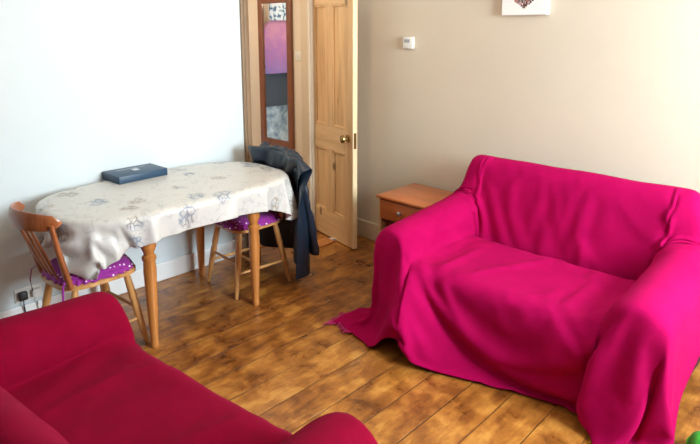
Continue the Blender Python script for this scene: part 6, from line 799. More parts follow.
1,-1,0,1,0,-1,1,-1,1,7,-3,-3,-1,-1,0,0,1,0,0,0,-1,1,-1,1,-1,0,1,0,0,0,-1,1,-1,1,-1,0,1,-1,1,0,-1,1,0,0,-1,-6,5,-6,-28,1,10,-4,1,6,20,12,6,-22,-7,-6,
14,-6,-4,4,0,-1,0,0,0,0,0,0,0,0,0,-1,1,0,-2,2,-1,8,-4,-4,0,0,0,0,0,0,0,0,0,-1,2,0,-2,1,0,0,1,0,0,-1,1,-1,1,0,-1,1,-1,0,1,-1,1,-1,1,0,6,-3,
-26,1,-4,3,1,2,5,22,9,9,-22,-2,-2,-7,10,-3,0,-1,0,1,-1,1,-1,1,0,0,0,1,0,0,1,-3,1,12,4,0,-11,-4,-1,0,-1,0,0,0,0,0,0,-2,3,0,0,0,-1,0,0,1,0,0,0,-1,
1,-1,1,0,-1,1,-1,1,0,6,-11,7,-23,3,2,-12,1,1,1,4,28,2,11,-23,-6,13,-6,0,0,0,0,0,0,0,1,-1,0,1,-1,0,-2,2,2,-2,-1,-4,6,6,11,-8,-6,-3,-1,-1,0,0,1,0,-1,3,
-4,1,1,-1,1,0,0,0,-1,1,-1,1,-1,1,0,-1,1,-1,1,-1,0,-7,8,-3,12,-19,-14,7,-11,-3,-1,0,3,32,-9,14,-17,4,-5,3,0,0,0,-1,2,-1,0,0,0,0,0,0,4,-4,0,-1,1,4,-6,1,
5,14,-4,-7,-4,-3,0,0,-1,0,1,-2,0,2,-1,1,-1,0,1,-1,1,-1,1,-1,1,-1,0,1,-1,1,-1,1,0,-2,5,-17,-14,21,-8,-4,17,7,-7,-10,-14,2,9,-9,19,-24,15,-3,-1,1,0,0,-1,0,0,0,
-1,0,1,0,-5,4,3,-2,-1,-4,6,5,-1,-1,12,1,-7,-7,-3,-1,1,0,0,-3,7,-6,2,-1,1,0,-1,1,-1,1,-1,1,-1,1,0,-1,1,-1,1,0,-1,7,-25,7,22,3,4,-23,-16,0,-20,5,22,-17,14,9,
-22,25,-10,0,1,0,-1,1,-2,1,-1,0,0,0,-1,2,7,-1,-18,11,1,-23,-2,-6,-1,0,8,17,13,-1,-6,1,2,1,-3,1,-1,0,-1,1,-1,0,1,-1,1,-1,1,-1,1,0,-1,1,-1,1,-1,0,1,-11,23,24,
3,10,-1,-3,2,-26,19,-18,4,-7,5,-1,24,-7,-4,1,-1,1,-1,-1,0,0,0,0,-1,-1,2,-3,-1,15,-9,-3,0,-4,0,-3,-1,-5,-6,-7,10,23,13,-20,3,1,-2,0,-6,12,-8,0,0,0,-1,1,-1,1,-1,1,
0,-1,1,0,0,0,0,0,-1,24,-12,-10,8,6,-1,-5,4,-11,4,-1,-13,-5,5,-2,12,13,-9,-3,0,-2,2,0,1,-1,0,0,1,-1,-3,2,-4,-1,26,-29,8,-3,2,9,-3,5,-4,-2,-9,-5,0,9,-9,-2,4,6,
1,-8,8,-1,1,0,0,0,0,0,0,0,-1,1,0,-1,1,-1,1,0,0,-2,3,-3,10,-31,7,34,-25,15,-7,24,-34,20,-19,18,-13,-13,9,2,1,1,0,1,1,0,1,1,1,1,1,-1,2,-3,5,-2,-3,-4,-5,-9,
4,10,6,3,-1,-10,0,9,-7,2,-4,-6,17,-13,3,1,-1,0,1,-1,1,-1,1,-1,1,0,-1,1,-1,1,-1,0,1,-10,0,2,7,8,-1,-16,8,17,2,-36,22,-22,19,-10,-9,7,0,0,-1,0,0,-1,0,0,0,0,
-1,0,1,-1,-1,1,-9,7,0,2,9,-2,-6,-6,9,9,6,3,-1,-2,5,-3,1,1,-26,12,-3,-1,1,0,-1,0,0,1,-1,1,-1,0,1,-1,1,-1,1,-1,0,-11,-1,-8,4,8,1,3,0,-32,15,-2,-15,14,2,-6,
8,-6,-1,0,1,0,0,0,0,0,0,-1,1,1,-1,1,0,0,-1,3,0,0,-1,7,-1,-3,-8,3,0,0,-3,2,2,-1,-1,1,4,0,-1,0,0,0,0,1,-1,0,0,0,0,0,0,0,0,0,0,1,-1,29,5,-2,
1,-17,1,-3,-5,20,1,14,-14,6,-9,1,0,-4,0,1,0,0,0,0,0,1,-1,1,0,0,0,0,0,0,1,-1,0,-3,4,-6,9,-5,-3,-6,6,-8,4,3,3,1,-3,-1,7,-1,1,0,0,0,0,0,0,0,0,0,
0,0,0,0,0,0,0,0,0,-13,14,-4,-18,6,-8,-1,12,16,-8,0,4,-14,-2,8,0,-2,0,-1,0,0,0,1,0,-1,1,0,0,0,1,0,1,0,1,-3,0,1,-9,11,-8,5,-4,-3,2,4,-5,3,3,3,9,6,
-17,1,0,1,-1,0,1,-1,1,-1,1,-1,1,0,-1,1,0,0,-1,0,1,-3,-9,13,-14,0,3,5,10,-4,-6,9,10,-8,-5,-3,0,-4,0,-1,1,0,0,0,-1,1,0,0,0,0,0,1,-1,0,2,-2,-1,-2,8,-11,
10,-7,8,-9,-9,15,-3,-9,6,-4,-3,-1,18,-6,3,0,0,0,-1,1,-1,1,-1,1,0,-1,1,0,-1,1,0,0,-1,7,-5,-4,-8,2,2,2,-1,-2,-1,2,9,8,-3,-7,-7,-1,-1,0,-1,0,0,0,1,0,0,0,
0,0,0,-1,0,1,-1,0,1,1,-8,7,-9,11,-9,7,-7,-4,0,9,-8,7,2,0,0,8,-5,0,0,0,0,0,0,0,0,0,0,0,0,0,0,0,0,0,0,3,1,-10,-7,2,2,2,-2,-2,0,-4,-5,-2,-3,5,
-4,8,0,2,0,0,0,0,0,0,0,0,0,0,1,0,0,0,-1,1,-1,1,4,-3,-1,4,-2,2,1,-6,12,-6,-1,0,-1,0,0,0,0,-1,1,0,0,0,0,0,0,0,-1,1,0,-1,1,-1,1,0,0,3,-7,2,
-2,0,2,2,1,-2,-5,-4,-4,-2,7,-6,7,-1,2,0,0,0,0,0,0,0,1,-1,0,0,-1,0,1,-2,1,0,0,-1,-5,4,1,-4,0,-2,6,-2,-2,-2,8,-6,9,0,1,0,0,3,3,11,-5,4,-2,-5,0,-4,
3,0,-2,-6,0,-4,-4,7,9,-13,16,-3,-2,1,2,1,0,-3,-9,-4,0,8,-7,9,-6,6,0,0,0,0,0,0,0,0,-1,1,0,0,-1,0,-1,0,3,-1,0,-1,2,0,-1,0,2,1,-1,-1,1,0,-2,2,0,1,
-1,1,3,-1,3,2,0,-4,3,2,-3,0,-2,5,1,2,-4,2,-2,4,0,0,-10,10,-2,2,4,2,-6,-12,-2,0,7,-6,9,-5,9,-4,0,0,0,0,0,0,0,-1,0,1,0,-1,1,0,-1,-1,2,0,0,0,3,-4,
3,1,0,-2,-4,10,-10,5,3,-2,1,-1,3,2,-3,0,14,-10,9,-3,-1,4,-1,-1,-1,-1,4,4,1,-4,-1,0,-7,0,0,-2,-2,4,4,-7,-10,-3,2,6,-8,9,-5,5,-5,5,1,-1,0,1,0,0,-1,1,0,-1,
0,1,0,-1,1,0,0,0,0,-1,2,-1,-2,1,4,-4,5,-8,6,-3,-1,0,0,0,0,0,9,-1,-15,9,-7,2,-4,-4,1,3,-1,-4,1,2,2,-2,4,5,10,0,0,0,0,4,-5,-8,-5,5,6,-7,8,-7,7,-5,
5,-3,0,1,0,-1,0,0,1,0,0,0,0,-1,0,1,0,1,-2,1,-1,0,2,-2,8,-12,3,0,4,6,-6,5,-9,9,-7,0,3,0,-7,9,-7,9,9,-1,0,0,0,1,2,5,-2,-2,0,-1,0,7,-12,-1,1,0,
-1,0,-4,-5,10,-1,-9,5,-1,4,-4,4,-5,0,0,2,0,0,0,1,0,0,0,0,-1,1,0,-1,0,1,-2,-1,2,1,-7,9,-9,4,1,1,-12,-2,12,-4,1,1,-1,8,-3,0,0,-2,17,-35,12,5,2,0,1,0,
0,-3,4,2,1,0,12,-2,-4,1,4,0,-2,-1,-1,5,-4,-4,5,0,-3,1,-1,-3,2,4,-1,-3,2,0,0,-1,0,0,1,-1,1,0,-1,1,0,-1,2,0,-1,-1,7,-11,11,-2,-6,7,1,0,-4,-2,6,-9,9,-10,
1,1,14,-5,6,16,-14,-6,2,2,3,-2,0,-5,-4,0,0,0,-8,6,14,-2,-3,-1,-4,0,-6,-4,-1,8,0,-1,11,-5,-4,5,-3,-1,1,0,-2,1,0,0,0,0,0,1,0,-1,1,0,-1,0,0,0,0,1,-7,12,
-11,5,-1,2,1,1,-5,2,1,-2,-1,2,1,14,-10,-2,1,-1,2,1,-4,0,1,1,-1,3,-6,-5,1,4,-6,-13,20,7,3,4,-4,-5,-4,-3,13,-2,4,4,-7,-1,2,-1,1,-1,-1,1,0,-1,1,0,-1,0,0,0,
0,1,0,-1,1,0,-1,0,1,-1,5,-10,7,-6,8,-9,-2,6,0,-1,2,9,-10,9,4,-17,11,3,-15,8,-5,-3,6,-3,-3,4,2,0,2,1,0,-2,8,-15,-9,8,-7,10,-4,-9,-3,9,-14,7,-4,2,1,5,2,-1,
1,0,4,0,0,-1,0,0,1,0,-1,0,0,-1,0,1,-1,0,1,0,-1,0,2,0,1,0,-2,3,3,0,-5,6,-10,0,1,3,-2,3,-16,16,-3,4,-4,4,-4,7,-1,-5,0,-3,2,1,-8,7,-7,11,-15,-10,5,-9,
-4,-10,9,-2,8,-7,8,-4,3,-1,3,-4,5,-3,-4,-1,0,1,-1,-1,0,0,0,0,0,1,0,-1,1,0,-4,1,1,-1,0,2,-7,10,-7,0,4,-10,8,-3,4,-3,0,4,-5,1,4,-17,12,-6,5,-4,2,-1,3,-1,
-4,1,2,2,0,-4,9,-7,9,12,-4,4,-5,5,-6,7,-4,2,-3,2,-1,-4,6,-3,0,-1,0,1,0,0,-1,1,0,0,0,-1,0,0,0,0,3,1,1,-1,0,2,-8,7,-1,-3,0,1,7,5,-4,-1,7,-5,3,-10,
2,-2,-2,-2,-16,5,3,-2,-3,-5,3,2,2,-2,-1,-1,-1,6,-5,1,10,7,-1,-8,-1,10,2,-4,2,0,-5,-2,-7,0,-12,12,-9,9,2,-1,0,0,0,0,0,-1,0,1,0,0,0,2,1,-1,-1,1,0,0,3,-9,
3,6,0,-6,-4,-9,6,5,-5,0,5,-4,-1,0,1,3,4,-21,11,7,0,0,-3,1,-1,2,2,2,4,-6,-3,4,2,-2,2,1,10,-6,-3,-6,-4,-4,2,-2,7,0,0,-10,2,-7,13,5,-1,0,0,0,-1,1,0,0,
-1,1,0,0,-2,10,0,0,2,-1,3,2,0,-9,15,3,-8,3,-6,4,-7,5,-6,-2,-2,-1,-1,1,2,20,-24,5,5,1,-2,-1,-1,0,-4,6,3,1,-4,-3,-4,-7,4,0,12,0,1,2,2,1,0,1,2,2,0,1,
0,3,6,9,7,6,7,6,7,5,6,5,6,6,7,9,11,5,3,7,-10,3,-3,0,0,-1,2,1,-1,0,2,-1,-1,1,1,2,4,11,16,14,6,-3,-7,1,1,1,-1,-2,-1,-1,-1,0,1,-1,1,1,-14,-2,2,0,
33,2,1,0,0,1,1,-1,1,-3,1,1,0,-2,2,0,0,0,0,0,0,1,-1,0,-1,1,1,-2,-6,1,-7,-4,13,1,3,0,0,0,-1,2,0,-1,0,0,-1,2,1,-2,0,-7,-4,-3,7,0,1,-3,-1,-2,2,3,
1,1,1,1,6,1,-3,1,-2,-1,2,-4,4,32,0,0,0,0,2,-3,1,2,-2,0,1,0,1,-1,-1,1,0,1,-1,0,1,0,0,-2,-4,-2,-1,-3,9,-2,4,3,-3,3,-1,-3,0,2,0,-2,2,1,-2,-4,3,-3,
1,2,-3,2,1,4,0,-4,-1,1,-1,3,0,-3,0,1,0,0,0,-12,14,-1,-7,6,1,2,33,0,0,0,0,2,-3,1,2,-1,1,-1,0,0,-1,0,1,0,1,0,-1,1,0,0,0,0,0,1,-1,-1,-4,-10,11,-2,
2,0,-2,-1,-1,-1,-3,4,4,5,-2,2,-2,0,0,-11,-9,9,10,2,-5,0,3,-3,-2,-6,0,-2,3,-2,8,10,-13,6,0,-8,2,0,1,34,-1,1,-1,1,1,-1,0,-2,1,2,-2,-1,2,1,-1,1,0,-1,1,-1,
0,-1,0,0,1,0,0,0,0,2,-4,3,-1,-1,3,1,-3,1,-2,-1,1,-2,1,2,0,-6,-3,4,-12,-10,2,11,3,3,2,-1,2,7,-9,2,-4,-3,-12,10,7,-5,2,3,4,-1,0,-1,35,-1,1,0,-1,0,1,1,
-3,2,-2,3,0,0,0,-1,0,1,-1,-1,0,1,1,-2,-2,-5,0,1,-1,1,1,-3,1,6,-8,-6,11,3,3,-2,3,-2,-2,-3,-3,1,0,-2,9,-6,-2,-6,3,2,-2,0,-2,2,5,-1,1,6,-4,-2,-7,2,2,7,
1,2,0,0,0,34,-2,3,0,0,-1,1,0,-4,4,-1,1,-1,1,0,-1,0,0,1,0,-1,-1,2,0,3,-5,0,2,2,-2,-1,0,1,0,2,-6,6,-1,-1,-2,-1,-2,4,0,0,-1,2,3,3,-7,1,-1,-2,2,1,
2,-6,3,-1,0,1,-2,-9,7,5,-1,-4,2,-1,1,1,0,0,35,-3,2,0,0,0,1,0,0,0,-1,1,-1,0,0,-1,1,0,0,0,1,-1,1,-2,2,-1,0,1,-2,0,0,1,2,-1,1,-1,0,-2,0,2,0,-1,
-2,2,1,-3,-2,-1,3,1,-1,-3,-2,5,1,6,0,-6,-7,7,7,-11,5,-4,3,-1,3,0,-1,1,1,-2,0,35,0,1,0,-1,1,0,-1,1,0,-1,0,0,0,1,-1,0,0,1,-1,1,-1,2,-2,1,0,1,-2,-1,
1,-1,5,-1,-2,-4,4,0,-1,3,-1,-5,3,0,-1,2,-10,3,1,0,0,-4,-3,-4,7,0,2,4,-3,-3,5,-5,9,-2,-4,6,1,1,0,-3,0,3,1,1,33,0,1,0,-1,1,0,-1,1,0,-1,0,0,0,1,0,
0,-1,1,-1,1,0,0,-1,1,1,-2,-1,0,0,0,1,-3,1,-4,7,-1,-10,6,3,1,1,0,-1,3,1,-3,-6,-1,3,1,-1,1,1,-2,3,2,-8,-5,9,-6,7,-7,0,3,-1,0,3,-1,0,-2,0,0,34,1,2,
-2,0,1,0,-1,-1,1,0,0,0,0,0,1,0,0,0,0,-1,2,0,-2,-5,4,1,0,4,-3,-1,3,-1,0,-4,1,4,-5,3,-1,-1,0,-3,4,-1,2,2,-4,-1,-1,3,-3,0,0,-1,0,-1,-4,6,-7,4,2,-9,
2,1,1,-4,0,1,3,0,-1,1,32,1,1,0,0,0,-1,1,-1,0,0,0,0,1,-1,1,-1,1,0,-1,1,0,-1,5,-3,1,-1,-4,2,-2,2,1,-2,-1,1,3,0,-2,0,-1,0,2,-1,-6,4,3,6,-5,-2,-4,
3,1,1,-1,0,2,-3,0,3,-9,5,1,1,-1,-1,4,0,-1,-3,2,3,-1,1,32,2,0,-1,0,1,-1,1,-1,1,-1,0,0,0,0,1,-1,1,-1,1,0,-1,1,-2,0,0,0,-1,2,-1,3,-1,-2,1,3,0,-2,
0,0,-2,0,3,0,-3,0,3,7,-7,-1,-3,2,0,1,0,0,2,0,-5,2,-3,-28,2,1,0,0,0,-1,2,-1,-2,2,1,0,33,2,-1,0,-1,0,0,0,-1,0,0,-1,1,0,0,0,-2,0,1,-2,1,5,-3,1,
4,2,-8,0,1,1,1,-4,0,-9,7,4,1,0,1,1,0,-2,-1,0,-1,1,8,-6,-6,1,0,1,0,0,5,-3,2,-4,-33,2,2,0,-1,0,1,1,-1,0,1,-1,0,3,2,31,-2,-1,-1,0,-1,0,-1,0,0,0,
0,-2,-1,1,0,0,1,2,-2,-1,-1,-2,1,-4,1,1,4,-1,0,-2,-3,11,-2,-1,0,0,-1,-3,-2,8,-1,-2,-1,-1,1,7,0,-5,0,-1,1,0,5,-2,2,-35,1,-5,17,-1,2,0,0,0,1,-1,0,0,0,0,
1,1,8,-2,1,-1,-1,-1,0,-1,-1,-1,-3,2,1,-1,1,0,1,-1,2,-1,-1,-1,2,0,2,-2,3,2,1,0,-5,3,-10,-4,-2,-2,-1,1,0,0,0,0,0,-1,0,0,0,0,0,0,0,1,-1,1,0,0,-1,-1,
22,1,1,0,1,0,1,1,0,0,0,-1,0,0,-4,-1,-2,0,-1,-1,-1,-1,-1,0,3,-1,-2,-2,-2,1,-3,1,3,-11,19,-4,-6,8,8,-5,2,-1,1,0,10,-4,8,4,1,-3,-7,0,-2,-4,-1,0,-1,1,0,0,
-1,0,0,0,-1,0,0,0,2,2,0,-2,11,0,0,1,-1,1,0,0,0,1,0,-1,0,0,-2,0,0,-1,-1,-1,-2,0,0,1,-3,-4,-1,2,2,12,-5,-4,-5,2,1,5,-7,-2,6,3,-1,-2,7,24,25,30,22,34,
35,33,-2,-18,-32,-59,-62,-3,-3,-3,-4,-1,0,-1,0,-1,0,-2,-3,-6,-1,0,0,1,0,1,-4,1,1,0,0,0,1,0,0,0,0,1,0,-1,-1,-1,-1,-1,0,0,-2,-1,3,4,3,1,1,-26,6,6,1,-1,1,0,
4,0,-2,11,-13,7,5,6,4,0,12,-1,-3,-6,3,4,7,26,23,-13,-29,-20,-6,-4,-4,-1,-1,0,-1,0,-2,-5,-4,1,1,-1,-21,-1,4,-1,1,0,0,1,0,-1,1,2,-1,2,4,0,-2,-1,0,-1,0,-2,1,-1,
-5,-2,-2,1,-3,14,-2,9,-9,21,-22,2,2,-1,3,0,6,-3,2,5,1,2,-1,1,1,-6,5,-1,-1,3,8,1,-1,-9,-3,-3,-1,1,-1,-1,0,-3,-1,-10,-2,-3,7,-1,-25,-1,0,0,-1,0,1,0,0,1,0,-1,
1,0,2,2,0,-1,-1,1,-3,0,0,-1,2,0,6,-2,-8,8,-8,-11,14,1,3,2,3,-5,-1,2,4,6,4,6,1,0,0,2,-2,-6,6,1,-1,1,-5,2,1,-8,-5,1,-1,-3,0,0,-1,0,-1,-6,-10,7,-4,5,
-34,0,-1,1,0,1,-1,0,1,0,0,2,0,1,1,4,1,1,-1,-3,1,2,-3,0,3,1,-5,-6,8,0,4,2,1,-12,7,3,2,5,3,2,5,1,1,5,-1,0,-5,10,-18,22,-11,0,0,0,0,1,-1,-2,-2,-6,
4,1,-4,-4,1,3,-5,-14,-258,-4,4,9,-8,-2,0,-1,1,-2,1,0,-1,1,0,-2,0,-2,4,-2,-1,1,0,2,6,5,-12,4,-3,1,5,2,-10,-1,1,3,-2,1,4,1,2,3,-1,0,3,0,2,-6,1,0,5,-8,
14,-16,7,0,0,0,0,0,0,0,0,-1,0,-1,-1,2,1,-1,-1,-3,5,3,-8,-9,-9,-44,-1,-2,-1,2,-2,0,0,-1,0,1,-1,0,50,-3,1,6,4,-7,-5,-3,15,-10,1,4,-6,-1,9,-7,6,-8,1,2,6,-7,
0,-1,5,0,2,6,1,-8,0,3,4,-7,12,-10,4,-1,0,0,0,0,1,-1,-1,1,0,-3,0,3,-1,-2,1,-5,6,4,-11,12,-14,23,-21,-1,-1,-1,0,0,0,0,0,0,1,1,-50,0,-4,-9,-6,2,-3,-6,-6,2,
-3,-5,-4,-2,-10,-19,-29,-14,-5,-15,19,42,56,25,18,14,7,2,10,12,1,-1,-10,3,-9,13,-2,0,-1,0,0,0,0,-3,-10,-4,-3,-3,3,-6,-6,1,-16,-217,261,-3,12,-15,10,4,-18,-1,0,-1,1,1,0,0,0,0,
0,-5,-13,1,4,2,3,2,0,-1,1,1,-2,-4,2,1,8,-5,5,4,0,-26,9,-9,-26,6,2,12,12,13,5,1,1,-2,5,-3,0,0,1,0,0,-1,1,0,0,-1,-15,-21,-26,-27,-40,-35,-30,-50,-3,248,-1,-4,9,-1,
8,-23,15,0,-1,0,0,-1,0,0,0,0,-10,0,27,-5,-1,-1,-1,1,1,0,1,0,0,-1,-8,4,-8,0,1,2,0,-12,0,5,0,0,2,1,3,0,0,1,-1,0,-1,1,2,-1,2,0,1,-1,1,-1,0,-1,-1,-7,
-5,0,7,5,1,3,3,-5,-1,-1,-3,0,-10,1,7,0,0,1,0,0,0,0,0,-9,10,3,-12,-7,-1,-1,0,1,1,2,1,1,2,4,13,-5,-6,7,-5,1,0,3,-3,0,0,0,1,-1,-1,1,0,0,-1,1,3,1,
-1,-5,4,0,0,2,-1,-1,0,0,0,0,0,0,0,0,0,-1,-2,3,0,2,-7,0,-6,3,1,0,1,0,0,-1,0,0,-8,8,0,0,-10,20,-1,-2,-2,-3,0,0,0,0,-1,-2,-6,2,13,-9,3,-1,0,2,-1,-1,
0,0,0,-1,0,1,0,-1,1,0,-1,5,-6,9,-6,1,-1,-1,-1,2,0,1,-1,1,0,0,0,-1,0,-2,-3,4,1,-3,3,0,-2,2,-2,0,1,0,0,1,0,-8,7,0,0,-6,18,-18,0,2,2,3,0,0,0,0,
0,0,0,0,0,-3,2,-1,0,0,0,0,0,0,-1,1,1,-1,0,0,0,0,1,-4,8,-4,1,0,0,0,0,0,0,0,0,0,0,0,0,1,-1,1,3,-3,0,2,-4,0,1,-1,0,1,0,0,-1,0,-7,7,1,0,
-3,8,-16,17,-7,1,0,-1,0,0,0,0,0,0,1,-1,-2,1,0,-1,0,-4,4,0,0,-2,1,1,-1,1,0,0,1,-1,0,0,0,-4,5,0,2,-1,2,-1,-1,0,0,0,0,0,0,0,0,3,2,-5,0,-2,4,-1,
0,-1,-3,3,0,0,0,-5,4,1,-1,1,3,-3,0,-6,17,-10,-1,1,0,0,0,0,0,0,0,0,1,4,-4,-2,-1,1,-2,0,-1,2,-1,0,1,-1,0,1,-1,0,1,1,-1,3,-2,0,0,2,-1,0,0,0,0,0,
0,0,0,-1,1,-2,-1,4,0,2,-2,0,-1,2,-2,-1,0,-1,-3,2,2,0,1,-1,0,-5,14,1,-5,10,-3,-6,-3,-1,0,0,0,0,-1,1,0,-6,0,4,0,2,-2,-1,1,0,0,0,0,0,0,0,0,1,-1,2,
-1,2,-2,1,-1,0,-2,2,1,0,0,0,0,0,-1,1,0,-2,-3,3,2,-3,1,2,0,2,-5,1,-1,-2,1,2,0,0,-1,1,-2,7,-6,-7,-2,3,12,7,2,0,0,-1,-1,-2,-3,-5,0,-2,5,-3,-1,0,-2,2,
0,0,0,0,-1,1,0,-1,1,-1,1,-1,2,0,-1,0,1,-1,1,0,0,0,0,0,0,-1,1,0,0,1,3,-3,-1,4,0,-2,0,4,-5,0,-1,0,1,0,1,-1,0,-1,2,-1,-3,8,0,-9,-8,-1,1,1,0,1,
1,2,3,9,-7,4,-1,0,0,-5,6,-1,0,-1,1,-1,1,0,-1,1,0,0,-1,0,-1,1,0,1,1,-1,4,-3,-1,0,0,0,-1,1,0,0,0,3,0,-3,0,-3,0,2,0,-6,4,0,0,0,1,0,-1,0,1,0,
0,0,1,0,-5,5,0,0,0,0,0,0,0,0,3,-7,4,4,-5,2,1,1,-3,1,-1,1,0,0,0,-1,1,0,-2,1,0,1,-1,1,-1,0,-1,3,-4,1,1,0,0,0,0,0,0,0,0,-2,0,3,0,2,-1,-2,
0,0,-1,-2,1,0,0,0,1,0,-1,1,-1,-1,3,-2,2,0,0,0,0,0,0,0,0,0,-3,5,0,-4,2,2,0,3,-2,-1,1,-1,-1,1,-1,1,-1,0,1,0,0,0,-1,-1,1,-1,-1,0,-1,2,0,0,0,0,
0,0,0,0,0,-2,-3,3,1,-1,-1,1,0,0,1,-1,-1,1,0,0,-1,0,1,-1,1,-1,1,-1,1,0,0,0,0,0,0,0,6,2,1,1,-12,3,2,0,-1,0,0,0,0,0,1,-1,0,0,0,0,0,-1,1,-2,
2,-2,1,0,0,-2,1,0,0,0,0,0,0,0,0,0,0,0,4,-3,-2,-1,3,-1,1,-1,3,-1,0,0,0,-1,1,0,-1,1,-2,2,-1,0,-1,0,0,0,0,0,0,0,-6,-2,-1,-2,18,-5,1,-1,0,-4,4,1,
-1,1,-1,0,0,0,0,0,0,0,-1,0,-2,3,-1,-1,1,-1,5,-4,-1,0,0,0,0,0,0,0,0,4,0,-4,1,2,-2,0,6,-2,-1,-1,0,0,0,1,-1,0,0,0,0,0,-1,-2,1,0,0,0,0,0,0,0,
0,0,0,7,-7,6,-3,-2,1,1,-2,-1,1,-1,1,0,1,-1,0,0,-1,1,0,0,1,-3,1,0,0,2,-4,1,1,-1,1,-1,1,0,0,0,0,-2,-1,3,-1,-2,0,3,-7,16,-7,1,-1,-1,0,0,0,0,1,-1,
1,-1,-4,7,-4,0,0,0,0,0,0,0,0,0,11,-7,-11,4,1,2,0,3,-2,0,-1,1,-1,0,0,0,1,-1,1,-1,0,2,-1,-3,2,0,-2,0,-1,2,0,1,-1,1,0,-1,0,0,0,-2,-3,4,1,3,1,-3,
0,-4,9,3,-5,-1,-1,1,0,0,-1,0,0,1,-1,0,-1,0,0,0,0,0,0,0,0,10,-19,-3,16,-6,0,1,1,1,-1,0,0,-1,1,0,0,0,-1,1,0,0,0,-2,1,5,-5,0,1,-1,0,0,0,0,0,0,
0,1,0,-1,0,-1,4,-2,-1,-3,-1,3,0,5,2,1,-2,-3,0,-1,0,0,0,0,0,0,2,-4,0,0,0,0,0,0,0,0,9,-19,8,6,-6,0,2,-1,0,-6,6,0,1,0,-1,0,0,0,1,-1,1,-1,0,-1,
1,-3,4,0,1,-2,1,1,-1,-1,1,-1,0,0,0,1,0,5,-1,-5,1,2,0,-3,0,8,-2,-1,5,-5,-4,0,0,0,0,1,-2,1,1,-8,10,-4,0,0,0,0,0,7,-16,9,0,-2,-2,9,-4,-2,0,2,-3,1,
-1,1,0,1,-1,1,-1,1,-2,2,-1,2,-2,1,-1,0,-1,4,-1,-2,0,1,-1,1,0,0,0,-1,0,-1,0,3,-1,0,-2,1,0,1,3,0,3,3,-8,-3,0,0,0,0,2,-3,-5,16,-13,4,0,0,0,0,5,-12,
7,0,0,-1,4,-7,1,2,0,3,-3,0,0,0,0,0,0,0,0,0,0,0,1,0,0,1,-1,0,-1,-1,0,1,1,0,0,0,0,0,-1,1,0,-3,-2,3,1,0,1,0,0,0,4,-2,1,7,2,-12,-1,0,0,-1,
0,-4,15,-7,10,-8,-3,-1,0,0,-5,5,0,0,0,1,-1,-2,1,1,-1,1,-1,0,1,-1,1,-1,1,-1,1,-1,1,0,0,-1,2,-1,0,0,1,-2,1,0,0,0,0,0,0,0,1,-1,0,-1,-3,4,0,-2,3,-1,
2,-3,6,-2,0,1,9,4,-17,-1,1,-1,-1,7,-8,-8,2,19,3,1,0,-1,0,-1,-2,-1,-2,-6,-2,0,1,0,0,-4,4,0,-1,1,0,0,0,1,-1,1,1,-2,0,-1,0,0,1,1,0,0,0,0,0,0,0,-1,
0,0,0,1,0,5,5,-9,0,2,-2,1,3,0,-2,2,0,-1,2,8,10,-22,-1,1,1,-2,-5,15,-12,-11,0,0,0,1,0,1,2,1,2,7,-1,7,-3,-2,0,3,-2,-1,0,0,0,0,0,0,0,0,-2,2,0,1,
-2,1,0,-1,0,3,0,-2,0,-1,1,0,0,0,0,0,0,-2,0,2,-1,1,-2,0,4,1,2,-2,-1,0,-1,2,5,17,-28,0,1,-4,12,-8,8,-2,-4,-2,0,0,0,2,6,1,-1,-5,-3,-1,3,-1,1,6,-2,0,
-3,-1,0,0,0,-1,1,-1,1,0,0,0,0,-1,1,-1,0,-1,-2,3,0,0,0,0,0,0,0,0,0,-2,-3,4,1,-3,3,0,6,2,-4,4,-1,-1,0,-1,1,2,24,-32,0,5,-5,-9,1,2,4,2,0,2,6,0,
-8,-8,0,3,11,-6,3,-1,0,0,0,2,4,-4,-2,0,0,0,0,0,0,-1,0,1,-2,3,-2,1,0,-2,1,0,0,1,-1,1,0,0,-1,0,0,-1,-2,3,0,3,-2,-1,25,-19,0,-1,2,2,0,0,-1,1,-5,32,
-35,1,-10,16,-8,0,0,3,6,-2,-8,-7,0,13,5,1,-15,4,0,1,0,-2,2,2,0,5,-2,-2,-2,-1,0,1,0,0,0,-2,1,1,0,0,0,0,1,-1,0,-1,1,-1,0,0,1,0,0,4,6,-10,0,0,0,7,
9,19,-26,2,-6,-3,0,2,3,-1,6,-5,35,-38,17,-16,7,2,6,-4,-11,-4,0,4,2,-5,-5,-2,19,2,-2,-6,0,1,4,-3,0,1,6,-2,-3,-3,-1,-1,0,1,0,-1,5,-10,6,-1,1,2,0,-2,0,0,1,10,
8,9,-10,-14,-1,-2,-3,3,-1,-2,17,-4,28,-17,-5,-7,7,2,-7,-1,-8,4,4,5,-9,38,-28,11,-1,-7,-10,-3,5,3,0,-1,-1,2,2,11,-22,5,-10,10,0,22,-5,-1,13,29,-17,-12,-9,-13,-7,0,0,1,-1,3,
-3,1,-1,1,-2,0,-1,2,0,1,11,20,20,22,39,47,34,43,9,-246,1,5,-14,3,-11,10,6,1,-9,0,12,-4,-2,1,2,-3,7,-7,17,4,-3,-3,-1,-1,2,-1,-1,-2,1,-1,-1,-18,21,-3,7,-20,0,200,-21,-28,
-58,-59,-11,-3,-7,-1,-3,-8,1,0,0,-3,-5,18,-12,0,0,0,-1,1,0,1,8,2,5,1,3,0,1,7,10,219,-255,3,-2,-2,-4,0,15,-5,0,-2,-5,7,-1,-5,-5,2,3,15,-1,-1,-1,1,-3,1,-1,2,1,0,
0,1,-3,3,-5,3,15,25,123,-167,-7,1,11,-2,-5,-7,-2,-1,-1,5,-3,-1,2,2,5,-13,8,0,0,0,0,0,0,0,1,1,-1,0,0,0,1,-1,1,10,-11,-4,1,-1,21,20,25,1,5,-4,2,-5,-3,6,-2,1,
